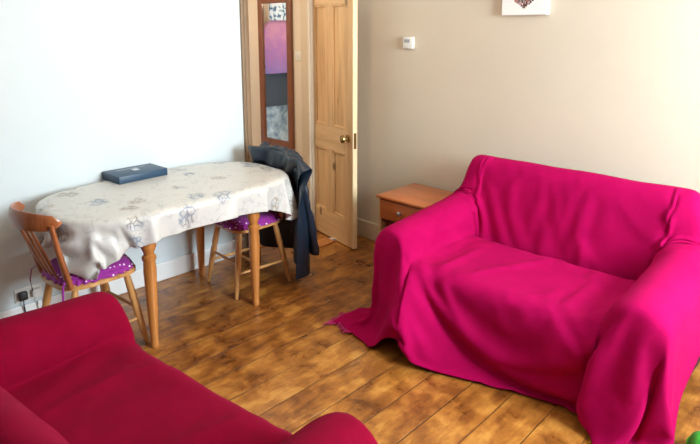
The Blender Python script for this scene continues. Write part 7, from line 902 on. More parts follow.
-1,-7,0,-7,6,12,11,4,0,6,3,5,1,3,3,3,11,11,14,5,-124,-20,0,-8,7,0,3,-2,-3,-3,-2,0,2,0,0,4,7,-16,5,0,0,0,0,0,0,1,2,0,0,1,0,0,0,0,1,9,-13,3,0,-4,
45,-1,0,3,-11,6,0,-14,15,-6,3,0,-2,0,-8,-1,1,-4,-2,2,1,-5,1,1,0,-5,2,4,-5,4,-6,2,2,14,-9,-6,-8,2,-2,0,-1,-3,-1,-2,-1,0,-1,-2,-15,16,-4,0,1,-1,1,0,0,2,3,3,
0,-1,3,1,0,0,3,9,272,-2,1,3,19,0,0,4,12,-5,-7,3,-3,3,-1,-1,1,-1,-4,1,-1,1,0,1,0,1,0,0,1,1,0,0,1,0,0,4,-7,-10,14,-3,0,-1,1,-12,0,-2,-7,-3,0,-2,-1,-3,
5,1,-1,1,0,-1,1,-1,0,4,7,1,2,2,-1,0,1,2,3,3,2,-7,-2,0,5,-1,0,0,0,5,-1,11,-10,0,2,0,0,-2,1,-1,1,2,1,0,0,1,1,0,2,1,0,1,-2,-1,-1,2,1,-9,1,13,
-11,-7,0,11,-4,-6,-3,-6,-2,1,-1,-1,3,0,1,-1,0,1,1,-5,-2,16,4,3,0,0,0,1,-1,0,-1,2,1,0,-2,2,-9,2,0,0,1,-3,4,1,3,0,0,0,0,0,0,0,2,0,0,0,2,1,2,3,
-1,-5,6,-5,2,3,-1,-6,8,1,-10,4,11,-9,-6,1,-1,1,-6,-8,-7,3,-3,0,2,7,-10,-2,-10,-3,-53,14,32,20,7,3,2,2,2,1,1,1,2,6,1,0,0,-4,-18,-1,0,1,-1,1,1,1,6,-3,-1,1,
1,-2,2,1,0,0,3,1,0,0,-1,1,3,7,-11,8,0,-2,7,-3,-5,15,-12,-9,7,8,-11,-8,1,5,-7,-21,-16,-36,-28,-32,-35,-27,-3,13,34,35,88,2,3,3,3,2,0,1,1,1,1,0,4,8,2,0,1,1,
-30,0,0,0,0,1,0,0,2,3,-1,-1,-1,0,4,2,1,0,0,1,2,2,0,-3,-2,2,10,-8,1,0,-3,1,5,-5,13,-10,-10,8,7,-8,-5,-3,1,-5,-9,6,-13,-2,1,2,9,3,4,2,0,1,0,-1,0,0,
1,0,0,0,0,1,-1,2,3,-1,1,3,-21,0,1,-1,0,0,1,0,-1,0,0,-1,-1,1,-5,0,-1,1,1,1,0,1,4,3,0,-4,-6,12,-4,-2,-1,0,-1,-12,8,3,1,-1,5,2,-3,-3,4,14,-8,-1,9,0,
1,-1,-4,0,0,0,0,0,0,1,0,-1,0,0,0,0,0,0,1,-1,-2,0,2,-1,-6,0,0,0,0,0,0,-1,0,0,0,0,-2,-31,0,1,2,1,0,1,0,-1,-1,1,3,2,4,-8,8,4,-5,2,-2,10,-6,-2,
-2,-2,0,2,-5,-3,2,-3,1,-7,7,0,1,0,2,-5,4,2,-1,-4,-3,0,1,6,0,-6,0,1,0,0,0,-3,7,33,-3,1,-6,0,-1,0,0,1,-1,0,1,-1,0,0,-33,0,1,-1,0,0,1,1,0,2,-1,-1,
0,1,0,3,-4,-3,3,-2,0,-3,1,4,-1,-1,0,1,-2,2,-1,3,2,1,-1,-1,0,-1,-3,3,-7,8,4,-5,2,1,-2,1,0,-1,-2,-1,0,1,-4,19,-16,2,36,-3,-6,0,0,0,0,-1,1,0,-1,0,0,-33,
2,-2,0,1,0,0,0,-1,2,0,1,0,-2,0,1,0,0,1,-2,0,0,-3,3,1,2,-2,-3,-1,11,-2,0,-8,2,1,-2,1,-1,1,0,-2,-1,4,-1,-1,1,2,1,-8,2,9,-2,1,-3,2,5,-12,5,1,-2,37,
-6,0,0,0,0,0,0,0,0,-1,-32,1,-1,-1,0,1,0,0,-1,1,-1,0,1,2,0,-1,-1,0,0,1,-1,0,1,0,0,5,-5,1,2,5,-7,-4,-1,7,-2,-2,1,0,0,0,0,2,1,-6,2,0,0,4,0,1,
-7,4,5,-1,-5,-1,7,-9,2,1,1,-2,-6,0,0,1,-1,1,0,-1,0,-33,2,-1,-1,0,0,-1,2,0,0,-1,0,0,0,0,2,1,0,-1,-1,0,0,-1,1,-2,1,1,-2,-2,2,0,2,-4,1,2,-1,-2,3,-1,
0,0,4,-3,4,-3,-3,2,0,0,2,1,-1,-6,6,0,-1,-1,1,6,-4,0,0,-1,-5,0,1,-2,3,-1,-1,1,-36,4,-4,1,-1,2,0,-1,-1,2,0,-1,0,-1,0,0,1,0,2,1,2,0,3,2,-1,5,-8,2,
6,-1,-1,-1,2,6,-14,-4,9,-7,2,-7,4,0,0,2,-9,-4,9,0,0,-6,5,1,2,-3,-5,4,1,0,-2,-1,5,2,6,2,-5,0,0,2,-1,-1,0,-34,3,-4,2,0,-1,0,-1,2,-1,-1,2,1,-1,0,-1,0,
-1,1,0,0,0,-1,2,-2,1,0,0,0,-1,0,-2,2,0,1,4,-2,0,7,-13,12,-5,0,-3,2,3,-4,2,-2,0,0,-3,2,2,0,-2,-1,6,-2,-12,6,14,-1,-5,1,-4,0,0,0,-1,-1,-32,0,-1,1,-1,-1,
0,1,0,0,0,0,0,1,1,0,0,-2,0,0,0,1,0,1,-1,1,-2,-1,7,-7,3,0,0,-4,-1,4,1,0,-1,0,-2,2,-1,0,-1,0,2,0,-2,3,-1,-1,1,-3,4,2,1,-3,2,2,2,2,-12,2,2,1,
-4,1,0,-2,-2,-31,0,0,0,0,-1,2,-2,2,-2,0,0,0,-1,1,1,1,1,1,0,-3,-1,0,0,-1,0,1,0,-1,-1,5,-5,1,1,2,0,2,-5,6,-1,3,4,-11,1,3,-4,-1,6,-7,0,5,-3,-1,-5,3,
2,4,0,0,1,0,1,-10,12,-8,8,-4,-2,0,-1,1,-32,1,-2,2,-3,4,-3,-5,5,-4,3,-3,1,-1,0,-1,0,0,1,3,1,4,1,0,-2,2,-5,-1,5,5,-12,1,-2,-1,3,0,2,-3,7,-9,-1,1,2,1,
-1,-1,10,-10,-4,18,-14,7,6,-3,-2,-3,0,-1,0,-7,0,5,3,-8,4,11,-6,8,0,-4,2,-37,5,-7,5,-5,7,-7,1,4,-3,1,-1,1,-1,0,0,-1,0,1,0,-1,1,-1,1,0,3,0,5,-1,-2,-4,2,-3,
6,1,0,-6,-2,1,2,5,-9,1,2,1,1,-1,-2,15,-12,5,-2,-6,3,5,0,-1,0,-2,-1,1,-1,1,-6,5,2,4,-6,0,1,1,-42,11,-10,8,-10,7,-6,3,-2,1,-1,1,1,-1,-1,0,-1,1,-1,0,0,0,
0,1,0,0,2,-4,2,0,-1,-3,7,0,-1,2,-5,4,-3,-3,5,-4,1,0,2,-5,3,-1,1,2,17,-19,0,4,-2,-1,0,4,-1,2,-1,0,2,-4,10,1,-4,-5,4,-4,6,-42,14,-18,13,-9,1,-5,2,-1,10,-11,
10,-8,-1,1,0,0,0,-1,0,0,-1,1,0,0,0,3,3,5,-3,1,0,1,-3,-3,-2,-1,0,0,-1,1,-1,6,13,-9,0,8,-4,-1,-4,-7,3,12,3,-7,0,0,-6,-4,-3,4,-1,0,-3,0,-6,5,2,0,3,2,
-31,9,-10,10,-10,9,-1,7,-8,1,-8,7,-8,7,-9,-2,1,0,-1,-1,0,-1,0,0,0,1,2,0,-3,8,-1,0,5,-5,6,-4,1,-4,2,5,0,-4,-6,2,-6,1,-3,1,1,0,0,1,0,-4,0,2,-4,1,5,0,
-1,-6,2,4,1,-2,2,4,-2,-1,2,1,])
GRID['cloth_t'] = (38, 69, [
-3319,0,-19,-16,-18,-9,7,4,-18,-22,-21,-17,13,-3,-15,-8,6,-12,-7,-6,-2,-2,-4,0,1,-2,0,0,0,0,1,0,-1,0,0,0,0,0,0,0,0,1,-1,0,0,0,4,1,2,3,6,6,12,-5,15,-6,6,8,22,2,
-9,13,18,18,18,18,18,14,5,-14,14,19,-2,2,-9,-12,3,12,2,0,-3,-7,0,2,0,-11,10,5,6,2,2,4,1,-2,2,1,0,0,-1,0,-1,1,1,0,0,-1,0,1,0,0,-2,1,1,-1,1,-5,-1,-2,-3,-5,
-5,-9,11,-2,2,5,2,-1,-2,1,5,0,0,0,1,-5,-10,-6,3,-12,9,17,0,2,-14,-6,6,6,-2,11,-19,-1,10,7,5,2,2,1,-1,0,0,-1,1,0,-1,0,0,1,-1,1,0,-1,0,0,1,0,-1,0,0,1,
0,-1,1,-1,1,0,0,1,-2,-1,-3,-6,-12,8,-5,10,-9,4,8,0,-1,1,-1,-6,-9,-6,-3,24,-19,-11,3,18,2,3,-20,1,8,2,0,8,3,3,1,0,0,0,-1,1,0,0,0,0,0,0,0,0,0,0,0,0,
0,0,0,0,0,0,0,0,0,0,0,0,0,0,0,0,-1,1,0,0,1,-2,-4,-6,-14,4,-4,17,-1,1,-2,-3,-10,-7,-4,1,26,-1,-14,-10,-4,16,4,2,-18,-3,15,7,5,1,0,0,0,0,0,0,0,0,0,0,
0,0,0,0,0,0,0,0,0,0,0,0,0,0,0,0,0,0,0,0,0,0,0,0,0,0,0,0,0,-1,1,1,-1,-6,-14,9,2,1,-2,-3,-11,-9,-1,4,6,-2,21,6,-8,-8,-10,12,7,-1,3,4,2,0,0,0,
0,0,0,0,0,0,0,0,0,0,0,0,0,0,0,0,0,0,0,0,0,0,0,0,0,0,0,0,0,0,0,0,0,0,0,0,0,0,0,0,-1,1,0,-2,-6,-8,3,-1,-9,-9,4,7,10,7,17,-13,5,14,-3,-5,
-11,2,12,5,3,0,0,0,0,0,0,0,0,0,0,0,0,0,0,0,0,0,0,0,0,0,0,0,0,0,0,0,0,0,0,0,0,0,0,0,0,0,0,0,0,0,0,0,0,0,0,1,0,-4,-9,-8,2,-11,9,8,
8,2,-1,22,1,-7,-7,12,1,3,-3,3,2,-1,0,0,0,0,0,0,0,0,0,0,0,0,0,0,0,0,0,0,0,0,0,0,0,0,0,0,0,0,0,0,0,0,0,0,0,0,0,0,0,0,0,0,0,0,0,0,
-1,1,1,-4,-10,-11,15,6,-1,-3,-1,0,-10,21,12,3,-11,1,-1,8,3,0,0,0,0,0,0,0,0,0,0,0,0,0,0,0,0,0,0,0,0,0,0,0,0,0,0,0,0,0,0,0,0,0,0,0,0,0,0,0,
0,0,0,0,0,0,0,0,0,0,-1,0,1,-2,1,-1,-3,2,-1,-1,-1,8,-6,6,13,6,-1,-1,1,1,-1,0,0,0,0,0,0,0,0,0,0,0,0,0,0,0,0,0,0,0,0,0,0,0,0,0,0,0,0,0,
0,0,0,0,0,0,0,0,0,0,0,0,0,0,0,0,0,0,0,0,1,0,-2,-4,0,2,0,2,0,-1,29,-13,3,-10,13,3,1,0,0,1,0,0,0,0,0,0,0,0,0,0,0,0,0,0,0,0,0,0,0,0,
0,0,0,0,0,0,0,0,0,0,0,0,0,0,0,0,0,0,0,0,0,0,0,0,0,0,0,0,0,-1,0,0,-2,0,0,-8,-6,-4,-1,39,-12,-13,4,-7,13,1,2,-1,0,0,0,0,0,0,0,0,0,0,0,0,
0,0,0,0,0,0,0,0,0,0,0,0,0,0,0,0,0,0,0,0,0,0,0,0,0,0,0,0,0,0,0,0,0,0,0,0,0,0,0,0,0,-1,0,-9,1,-3,-3,-4,4,23,0,-1,-1,-6,7,0,0,0,0,0,
0,0,0,0,0,0,0,0,0,0,0,0,0,0,0,0,0,0,0,0,0,0,0,0,0,0,0,0,0,0,0,0,0,0,0,0,0,0,0,0,0,0,0,0,0,0,0,0,0,1,0,-7,1,1,0,0,-2,27,-5,3,
0,2,-1,0,0,1,-1,0,0,0,0,0,0,0,0,0,0,0,0,0,0,0,0,0,0,0,0,0,0,0,0,0,0,0,0,0,0,0,0,0,0,0,0,0,0,0,0,0,0,0,0,0,0,0,0,0,0,0,0,0,
-1,0,-1,1,-1,1,24,3,0,-1,-1,1,1,0,-1,0,0,0,0,0,0,0,0,0,0,0,0,0,0,0,0,0,0,0,0,0,0,0,0,0,0,0,0,0,0,0,0,0,0,0,0,0,0,0,0,0,0,0,0,0,
0,0,0,0,0,0,0,0,0,0,0,0,-1,0,-1,34,-10,3,0,-2,2,-1,0,0,0,0,0,0,0,0,0,0,0,0,0,0,0,0,0,0,0,0,0,0,0,0,0,0,0,0,0,0,0,0,0,0,0,0,0,0,
0,0,0,0,0,0,0,0,0,0,0,0,0,0,0,0,0,0,0,0,0,0,0,0,21,11,-7,1,2,-2,0,0,0,0,0,0,0,0,0,0,0,0,0,0,0,0,0,0,0,0,0,0,0,0,0,0,0,0,0,0,
0,0,0,0,0,0,0,0,0,0,0,0,0,0,0,0,0,0,0,0,0,0,0,0,1,0,0,0,-1,0,0,0,0,28,-5,7,-3,-1,1,0,-1,0,0,0,0,0,0,0,0,0,0,0,0,0,0,0,0,0,0,0,
0,0,0,0,0,0,0,0,0,0,0,0,0,0,0,0,0,0,0,0,0,0,0,0,0,0,0,0,0,0,0,0,0,0,0,0,0,0,0,0,0,0,32,-5,-4,5,-1,-1,0,1,-1,0,0,0,0,0,0,0,0,0,
0,0,0,0,0,0,0,0,0,0,0,0,0,0,0,0,0,0,0,0,0,0,0,0,0,0,0,0,0,0,0,0,0,0,0,0,0,0,0,0,0,0,0,0,0,0,0,0,0,0,-1,6,20,1,-3,1,2,-1,0,1,
-1,0,0,0,0,0,0,0,0,0,0,0,0,0,0,0,0,0,0,0,0,0,0,0,0,0,0,0,0,0,0,0,0,0,0,0,0,0,0,0,0,0,0,0,0,0,0,0,0,0,0,0,0,0,0,1,-1,0,-1,1,
9,-15,21,11,0,-1,1,0,0,0,0,0,0,0,0,0,0,0,0,0,0,0,0,0,0,0,0,0,0,0,0,0,0,0,0,0,0,0,0,0,0,0,0,0,0,0,0,0,0,0,0,0,0,0,0,0,0,0,0,0,
0,1,0,-1,0,0,0,0,0,26,-21,-18,7,26,6,0,0,0,0,0,0,0,0,0,0,0,0,0,0,0,0,0,0,0,0,0,0,0,0,0,0,0,0,0,0,0,0,0,0,0,0,0,0,0,0,0,0,0,0,0,
0,0,0,0,0,0,0,0,0,0,0,0,0,-2,1,-1,0,-2,0,16,5,-9,-11,16,8,1,0,0,0,0,0,0,0,0,0,0,0,0,0,0,0,-1,0,0,1,0,0,0,0,0,0,0,0,0,0,0,0,0,0,0,
0,0,-1,1,0,0,0,0,0,0,0,0,0,0,0,0,0,0,1,-1,0,0,0,-3,-2,-2,-1,3,29,-13,4,-3,-4,7,4,-1,0,0,0,0,0,0,0,0,0,0,0,-1,0,0,1,0,1,-1,0,0,0,0,0,0,
0,0,0,0,0,0,0,0,0,0,0,1,-2,0,1,0,0,0,0,0,0,0,0,0,0,0,0,0,0,-3,-13,5,3,2,3,2,22,-17,19,-1,-1,-2,-2,6,3,-1,0,0,0,0,0,0,-1,0,0,-1,1,-1,1,1,
1,-1,0,0,0,0,0,0,0,0,0,0,0,0,0,0,0,0,0,0,0,1,-1,-2,1,1,0,0,0,0,0,0,0,0,0,1,-1,-1,-4,1,-16,-5,0,1,0,33,-8,-4,4,-3,-4,5,-1,3,1,0,0,0,-1,0,
0,0,0,-1,0,1,2,0,0,-1,0,0,0,0,0,0,0,0,0,0,0,0,0,0,0,0,0,0,0,0,0,1,0,-1,-2,1,0,1,0,0,0,0,0,0,0,-1,-2,-5,2,1,-6,-7,-6,-1,19,13,-8,-5,4,-1,
-8,6,3,3,-1,0,0,0,0,-1,0,-1,1,3,0,0,-1,0,0,0,0,0,0,0,0,0,0,0,0,0,0,0,0,0,0,0,0,0,0,0,0,1,-1,1,-3,1,0,0,1,0,0,0,1,-1,-1,-2,1,-1,0,-1,
-3,-6,-5,-3,-15,22,14,6,0,-2,-2,-8,10,4,-2,0,0,-1,0,0,3,1,0,0,-1,1,-1,0,0,0,0,0,0,0,0,0,0,0,0,0,0,0,0,0,0,0,0,0,0,0,0,1,-1,2,-3,-2,1,0,1,0,
1,0,-2,-4,-9,7,3,2,1,-1,0,-5,29,-17,2,-8,6,5,5,-17,15,-6,9,1,-1,0,-1,2,3,0,0,-1,0,1,-1,0,0,0,0,0,1,0,0,0,0,0,0,0,0,0,0,0,0,0,0,0,0,-1,0,0,
0,1,0,1,-1,-3,-1,0,2,1,-4,-5,-2,7,-10,4,-2,3,4,1,1,-9,24,-11,8,-5,5,-12,21,-11,10,-7,8,1,0,3,2,0,0,0,0,0,-1,0,0,0,1,0,0,-1,0,0,0,0,0,0,0,0,0,0,
0,0,0,0,0,0,1,0,0,-1,0,0,1,1,0,-1,-4,-1,-3,-7,-13,0,8,14,-7,5,-6,-1,2,2,24,4,-8,-11,5,-11,17,-10,12,-19,-1,9,8,8,1,0,0,-1,0,-1,-1,1,0,0,1,-1,0,0,0,0,
0,0,0,0,0,0,0,0,0,0,0,0,0,0,0,0,0,-1,1,0,1,0,0,1,-1,-1,-5,-6,-10,8,-10,-3,5,15,-2,3,-6,-3,0,18,9,0,-7,-10,10,-6,6,-10,-4,1,-1,2,-6,13,2,3,3,2,1,1,
0,0,0,-1,0,0,0,0,0,0,0,0,0,0,0,0,0,0,0,0,0,0,0,0,0,0,1,-1,1,-3,-3,-3,-4,-7,-11,0,14,8,-8,2,-12,-3,3,13,4,4,-4,-4,12,7,7,1,-5,-4,3,-22,9,-2,-2,-10,
-1,19,-19,14,-6,-3,5,4,8,-2,8,0,0,1,0,0,0,0,0,0,1,0,0,0,0,0,0,0,2,-1,-3,-1,-1,0,-1,-1,0,-2,-14,-3,-4,-1,11,-2,-4,5,10,3,-1,-4,-13,-1,3,11,6,5,-2,17,-6,8,
6,-1,-3,-18,-3,3,15,1,-10,-9,-1,-6,4,11,-7,-2,1,8,6,-17,-3,1,1,8,-6,2,0,1,0,-1,1,0,-1,3,-4,2,-2,7,-9,6,-1,-4,-2,2,5,3,-2,-5,-5,1,2,5,1,-4,-6,15,6,-1,0,-4,
-13,-1,4,9,7,6,22,0,-16,10,9,-14,-14,3,1,4,7,6,-14,-8,-2,1,8,0,-2,5,0,-2,-5,0,0,3,-1,-3,-2,3,-1,1,-2,3,0,0,1,0,-3,7,-1,-6,-4,4,0,1,1,-2,4,2,-1,-5,-2,1,
3,6,-5,-5,4,13,1,0,-3,-5,-12,0,5,8,7,22,-27,17,-17,10,10,-4,-8,-6,11,-5,7,-4,-17,5,1,6,1,1,2,1,-4,-3,0,1,2,-1,-1,-3,0,1,0,1,-1,1,1,0,2,1,3,-3,-3,-2,-1,2,
1,0,1,1,3,0,-5,-3,1,2,4,-2,-6,0,11,7,0,0,-5,-6,-10,0,4,7,29,-13,-39,0,4,18,17,-8,-3,-6,16,-13,11,-6,-11,-1,2,5,2,3,-1,-4,-2,-1,1,1,0,-2,-1,-2,1,1,1,0,0,1,
0,1,4,-2,-1,-2,-2,-1,2,1,0,1,0,2,2,-2,-5,-1,2,4,1,-6,-4,5,14,2,-1,0,-5,-8,-7,-1,4,20,16,-8,-29,-18,-18,31,18,8,-9,-7,-12,-7,7,4,1,0,7,0,1,0,-4,-1,-1,2,0,0,
-1,-2,-1,0,0,2,0,1,1,-1,4,0,-1,-1,-2,0,1,0,0,0,0,0,3,0,-1,-4,-1,0,5,0,-4,-3,0,10,9,0,0,-2,-7,-7,-2,-4,1012,23,-3,-21,-17,15,19,18,10,1,3,13,23,24,20,23,24,23,
25,24,26,26,24,27,26,25,26,27,26,26,26,25,26,26,26,27,26,25,26,26,27,26,25,26,27,26,24,26,26,25,25,25,23,24,20,24,24,23,-6,22,23,14,-5,-5,-5,-5,-2,7,13,-34,2,23,21,-1,-28,-2,1,7,
7,4,-10,2,0,1,0,0,3,1,2,0,0,2,-1,0,1,0,-1,0,0,0,0,1,-1,0,0,0,1,-1,0,0,-1,1,0,-1,0,2,0,0,1,1,1,2,1,0,1,-3,-1,8,0,0,-18,1,2,3,5,11,6,0,
-26,-7,3,18,21,-3,-24,-1,2,5,-6,18,-9,1,3,3,2,0,0,0,0,0,0,0,0,0,0,0,0,0,0,1,-1,1,0,-2,0,0,1,0,-1,1,0,0,0,0,0,0,0,0,0,0,1,1,6,-1,2,-12,15,0,
-1,-3,-6,3,4,9,4,0,0,-10,-15,-6,4,13,21,-7,-18,-1,5,5,-1,7,1,2,0,0,0,0,0,0,0,0,0,0,0,0,0,0,0,0,0,0,0,0,0,0,0,0,0,0,0,0,0,0,0,0,0,0,0,0,
0,-1,1,0,2,2,12,-2,0,-13,-4,11,4,6,4,0,-1,0,24,-28,-17,-8,3,9,22,-11,-12,-1,12,4,3,0,0,0,0,0,0,0,0,0,0,0,0,0,0,0,0,0,0,0,0,0,0,0,0,0,0,0,0,0,
0,0,0,0,0,0,0,0,0,0,1,-1,0,-1,2,4,9,-4,-14,13,4,4,5,0,-1,2,0,30,-3,-26,-17,-9,1,4,21,-11,3,5,2,0,0,0,0,0,0,0,0,0,0,0,0,0,0,0,0,0,0,0,0,0,
0,0,0,0,0,0,0,0,0,0,0,0,0,0,0,0,0,0,0,0,0,0,1,-2,1,2,6,14,-5,1,5,-1,0,1,-5,-10,13,15,0,-23,-17,-8,-3,1,15,4,3,0,0,0,0,0,0,0,0,0,0,0,0,0,
0,0,0,0,0,0,0,0,0,0,0,0,0,0,0,0,0,0,0,0,0,0,0,0,0,0,0,0,0,0,0,0,1,-2,0,3,11,10,-1,0,0,-3,-12,-12,-6,-28,30,19,5,-16,-16,7,-11,8,2,1,0,-1,0,0,
0,0,0,0,0,0,0,0,0,0,0,0,0,0,0,0,0,0,0,0,0,0,0,0,0,0,0,0,0,0,0,0,0,0,0,0,0,0,0,0,0,0,0,0,-1,6,11,6,-5,-8,-20,-5,0,0,-37,5,21,19,13,-5,
-34,13,5,1,-1,0,0,0,0,0,0,0,0,0,0,0,0,0,0,0,0,0,0,0,0,0,0,0,0,0,0,0,0,0,0,0,0,0,0,0,0,0,0,0,0,0,0,0,0,0,0,0,0,0,0,5,-10,5,-12,2,
-2,-2,-1,-28,-8,6,15,7,-1,4,3,2,0,0,0,0,0,0,0,0,0,0,0,0,0,0,0,0,0,0,0,0,0,0,0,0,0,0,0,0,0,0,0,0,0,0,0,0,0,0,0,0,0,0,0,0,0,0,0,0,
0,0,0,0,3,11,-26,3,2,5,6,4,-3,-20,-5,-1,15,5,4,4,1,0,0,0,0,0,0,0,0,0,0,0,0,0,0,0,0,0,0,0,0,0,0,0,0,0,0,0,0,0,0,0,0,0,0,0,0,0,0,0,
0,0,0,0,0,0,0,0,0,0,0,0,0,1,5,4,-1,12,3,1,1,2,-11,-15,-1,-1,19,4,3,1,-1,0,0,0,0,0,0,0,0,0,0,0,0,0,0,0,0,0,0,0,0,0,0,0,0,0,0,0,0,0,
0,0,0,0,0,0,0,0,0,0,0,0,0,0,0,0,0,0,0,0,0,0,-1,5,5,11,0,2,1,2,35,-10,-18,-16,-6,-4,19,1,-1,0,0,0,0,0,0,0,0,0,0,0,0,0,0,0,0,0,0,0,0,0,
0,0,0,0,0,0,0,0,0,0,0,0,0,0,0,0,0,0,0,0,0,0,0,0,0,0,0,0,0,0,0,0,1,16,-1,-2,0,2,1,1,24,-2,-13,-10,7,-6,-2,1,0,0,0,0,0,0,0,0,0,0,0,0,
0,0,0,0,0,0,0,0,0,0,0,0,0,0,0,0,0,0,0,0,0,0,0,0,0,0,0,0,0,0,0,0,0,0,0,0,0,0,0,1,0,0,-10,0,0,1,-1,-1,-24,23,16,3,-11,-12,5,0,0,0,0,0,
0,0,0,0,0,0,0,0,0,0,0,0,0,0,0,0,0,0,0,0,0,0,0,0,0,0,0,0,0,0,0,0,0,0,0,0,0,0,0,0,0,0,0,0,0,0,0,0,-1,1,-1,-2,-2,-2,-2,-1,0,-19,-2,20,
11,6,-13,-4,1,0,0,0,0,0,0,0,0,0,0,0,0,0,0,0,0,0,0,0,0,0,0,0,0,0,0,0,0,0,0,0,0,0,0,0,0,0,0,0,0,0,0,0,0,0,0,0,0,0,0,0,0,0,0,0,
1,-1,0,-1,-1,-1,-21,3,0,17,-3,13,-9,0,-1,1,0,0,0,0,0,0,0,0,0,0,0,0,0,0,0,0,0,0,0,0,0,0,0,0,0,0,0,0,0,0,0,0,0,0,0,0,0,0,0,0,0,0,0,0,
0,0,0,0,0,0,0,0,1,-1,1,1,1,1,0,4,-23,4,2,18,-10,5,0,1,-1,0,0,0,0,0,0,0,0,0,0,0,0,0,0,0,0,0,0,0,0,0,0,0,0,0,0,0,0,0,0,0,0,0,0,0,
0,0,0,0,0,0,0,0,0,0,0,0,0,0,0,0,0,-1,4,1,0,0,0,1,20,-16,-21,3,8,5,1,0,0,0,0,0,0,0,0,0,0,0,0,0,0,0,0,0,0,0,0,0,0,0,0,0,0,0,0,0,
0,0,0,0,0,0,0,0,0,0,0,0,0,0,0,0,0,0,0,0,0,0,0,0,0,0,0,-4,0,1,-1,0,0,34,-9,-21,-18,-1,17,-3,2,-1,0,0,0,0,0,0,0,0,0,0,0,0,0,0,0,0,0,0,
0,0,0,0,0,0,0,0,0,0,0,0,0,0,0,0,0,0,0,0,0,0,0,0,0,0,0,0,0,0,0,0,0,1,-1,0,-1,-1,-2,-1,-1,-1,20,10,0,-23,-15,-4,16,-5,0,1,0,0,0,0,0,0,0,0,
0,0,0,0,0,0,0,0,0,0,0,0,0,0,0,0,0,0,0,0,0,0,0,0,0,0,0,0,0,0,0,0,0,0,0,0,0,0,0,0,0,0,-1,0,1,-2,-1,-1,0,0,0,10,10,3,3,-8,-17,-4,3,1,
-1,0,0,1,-1,0,0,0,0,0,0,0,0,0,1,0,0,0,-1,0,0,0,0,0,0,0,0,0,0,0,0,0,0,0,0,0,0,0,0,0,0,0,0,0,0,0,0,0,0,0,0,0,0,0,4,5,-2,3,2,2,
-22,0,34,15,0,-9,-15,-2,-1,0,0,0,0,1,0,0,0,0,0,0,0,0,0,0,0,-1,-1,1,0,0,0,0,0,0,0,0,0,0,0,0,0,0,0,0,-1,0,1,0,0,0,0,0,0,0,0,0,0,0,0,0,
0,1,-2,7,1,7,2,2,1,-31,20,-13,24,-4,26,-13,-9,0,0,0,0,0,0,0,0,0,0,0,1,0,0,1,-2,-1,1,0,0,0,0,0,0,0,0,0,0,0,0,0,0,0,0,0,0,1,-1,-2,1,0,0,1,
0,0,0,0,0,0,0,0,1,0,-1,-8,-15,2,3,3,2,3,-15,-15,24,0,19,-23,26,-13,-3,1,-1,0,0,0,1,0,0,1,0,0,0,1,-3,0,0,-1,1,0,0,0,0,0,0,0,0,0,0,0,0,0,0,0,
0,0,0,0,1,-3,1,0,0,0,0,0,0,0,0,1,0,0,0,-3,-9,3,-15,-1,0,0,1,16,-21,-16,5,17,16,-19,8,-6,-1,2,0,0,1,-1,1,0,0,1,0,-2,-3,1,0,0,1,0,0,0,0,0,0,0,
0,0,0,0,0,0,0,0,0,0,0,0,1,-1,2,-3,-1,0,1,1,0,0,0,0,0,0,0,-1,-3,-13,1,4,-8,-4,-1,0,-20,23,-12,-10,6,16,15,-8,-4,-5,0,1,0,0,1,0,1,0,-2,-3,0,0,0,1,
0,0,0,0,0,0,0,0,0,0,0,0,0,0,0,0,0,0,0,0,0,0,1,-1,2,-1,-3,-1,0,1,1,0,1,0,1,-2,-2,-2,0,-1,-2,-2,-5,-5,-4,27,0,0,-21,-18,1,14,7,5,-11,-2,1,1,0,0,
0,0,-4,-2,0,0,1,1,-1,1,0,0,0,0,0,0,0,0,0,0,0,0,0,0,0,0,0,0,0,0,0,0,1,-1,2,0,-2,-4,1,0,2,-1,2,-1,-2,-3,-10,29,-5,-3,-4,-5,-6,-6,5,18,-10,12,-9,-6,
-7,14,-11,8,-9,-2,1,1,0,-2,-5,0,0,1,1,0,0,0,0,0,0,0,0,0,0,0,0,0,0,0,0,0,0,0,0,0,0,0,0,0,0,0,1,-1,1,1,1,-5,-2,0,2,0,-3,-4,-2,11,-13,29,2,-3,
-4,-4,-6,-11,14,21,-8,6,-6,4,-15,12,-13,7,-3,-1,-1,-6,-3,0,1,1,0,0,1,-1,1,0,0,0,0,0,0,0,0,0,0,0,0,0,0,0,0,0,0,0,0,0,0,0,0,0,1,0,0,1,1,-2,-6,-1,
0,-5,-8,1,2,13,-9,24,7,1,-2,-2,-4,-5,16,14,-8,9,-16,12,-20,19,0,-5,-9,-7,0,1,1,0,1,0,1,0,0,0,0,0,0,0,0,0,0,0,0,0,0,0,0,0,0,0,0,0,0,0,0,0,0,0,
0,0,1,0,1,0,1,0,-6,-8,-8,7,-6,0,1,9,-2,18,9,4,0,12,-20,2,12,14,-14,10,-22,22,1,-2,-6,-2,0,-7,-1,1,0,-1,0,0,0,1,0,-1,0,0,0,0,0,0,1,0,0,0,1,0,0,0,
0,0,-1,0,0,0,0,0,0,0,0,0,0,-1,0,-2,-3,0,0,5,-16,2,-4,1,0,4,3,14,11,5,30,-18,-17,3,7,8,-19,26,-2,-8,-2,6,1,-9,6,-8,0,1,0,-1,-3,0,-2,1,1,-1,0,0,0,0,
1,-1,0,0,0,0,0,0,0,0,-1,1,0,0,0,0,0,0,0,0,-7,0,-1,0,2,-2,1,-1,6,6,-17,-3,-3,1,0,2,5,11,12,25,4,-17,-13,4,-10,28,-4,-12,0,0,3,4,1,-1,-5,-2,0,0,1,-4,
-1,1,-1,0,1,-1,-1,0,1,-1,0,0,0,0,0,0,0,0,0,0,-2,0,0,-1,1,0,-1,1,-1,-3,-3,1,0,0,1,-1,3,-3,9,4,-16,-8,0,0,0,1,5,9,6,12,10,-14,-11,18,-10,0,0,0,-2,-1,
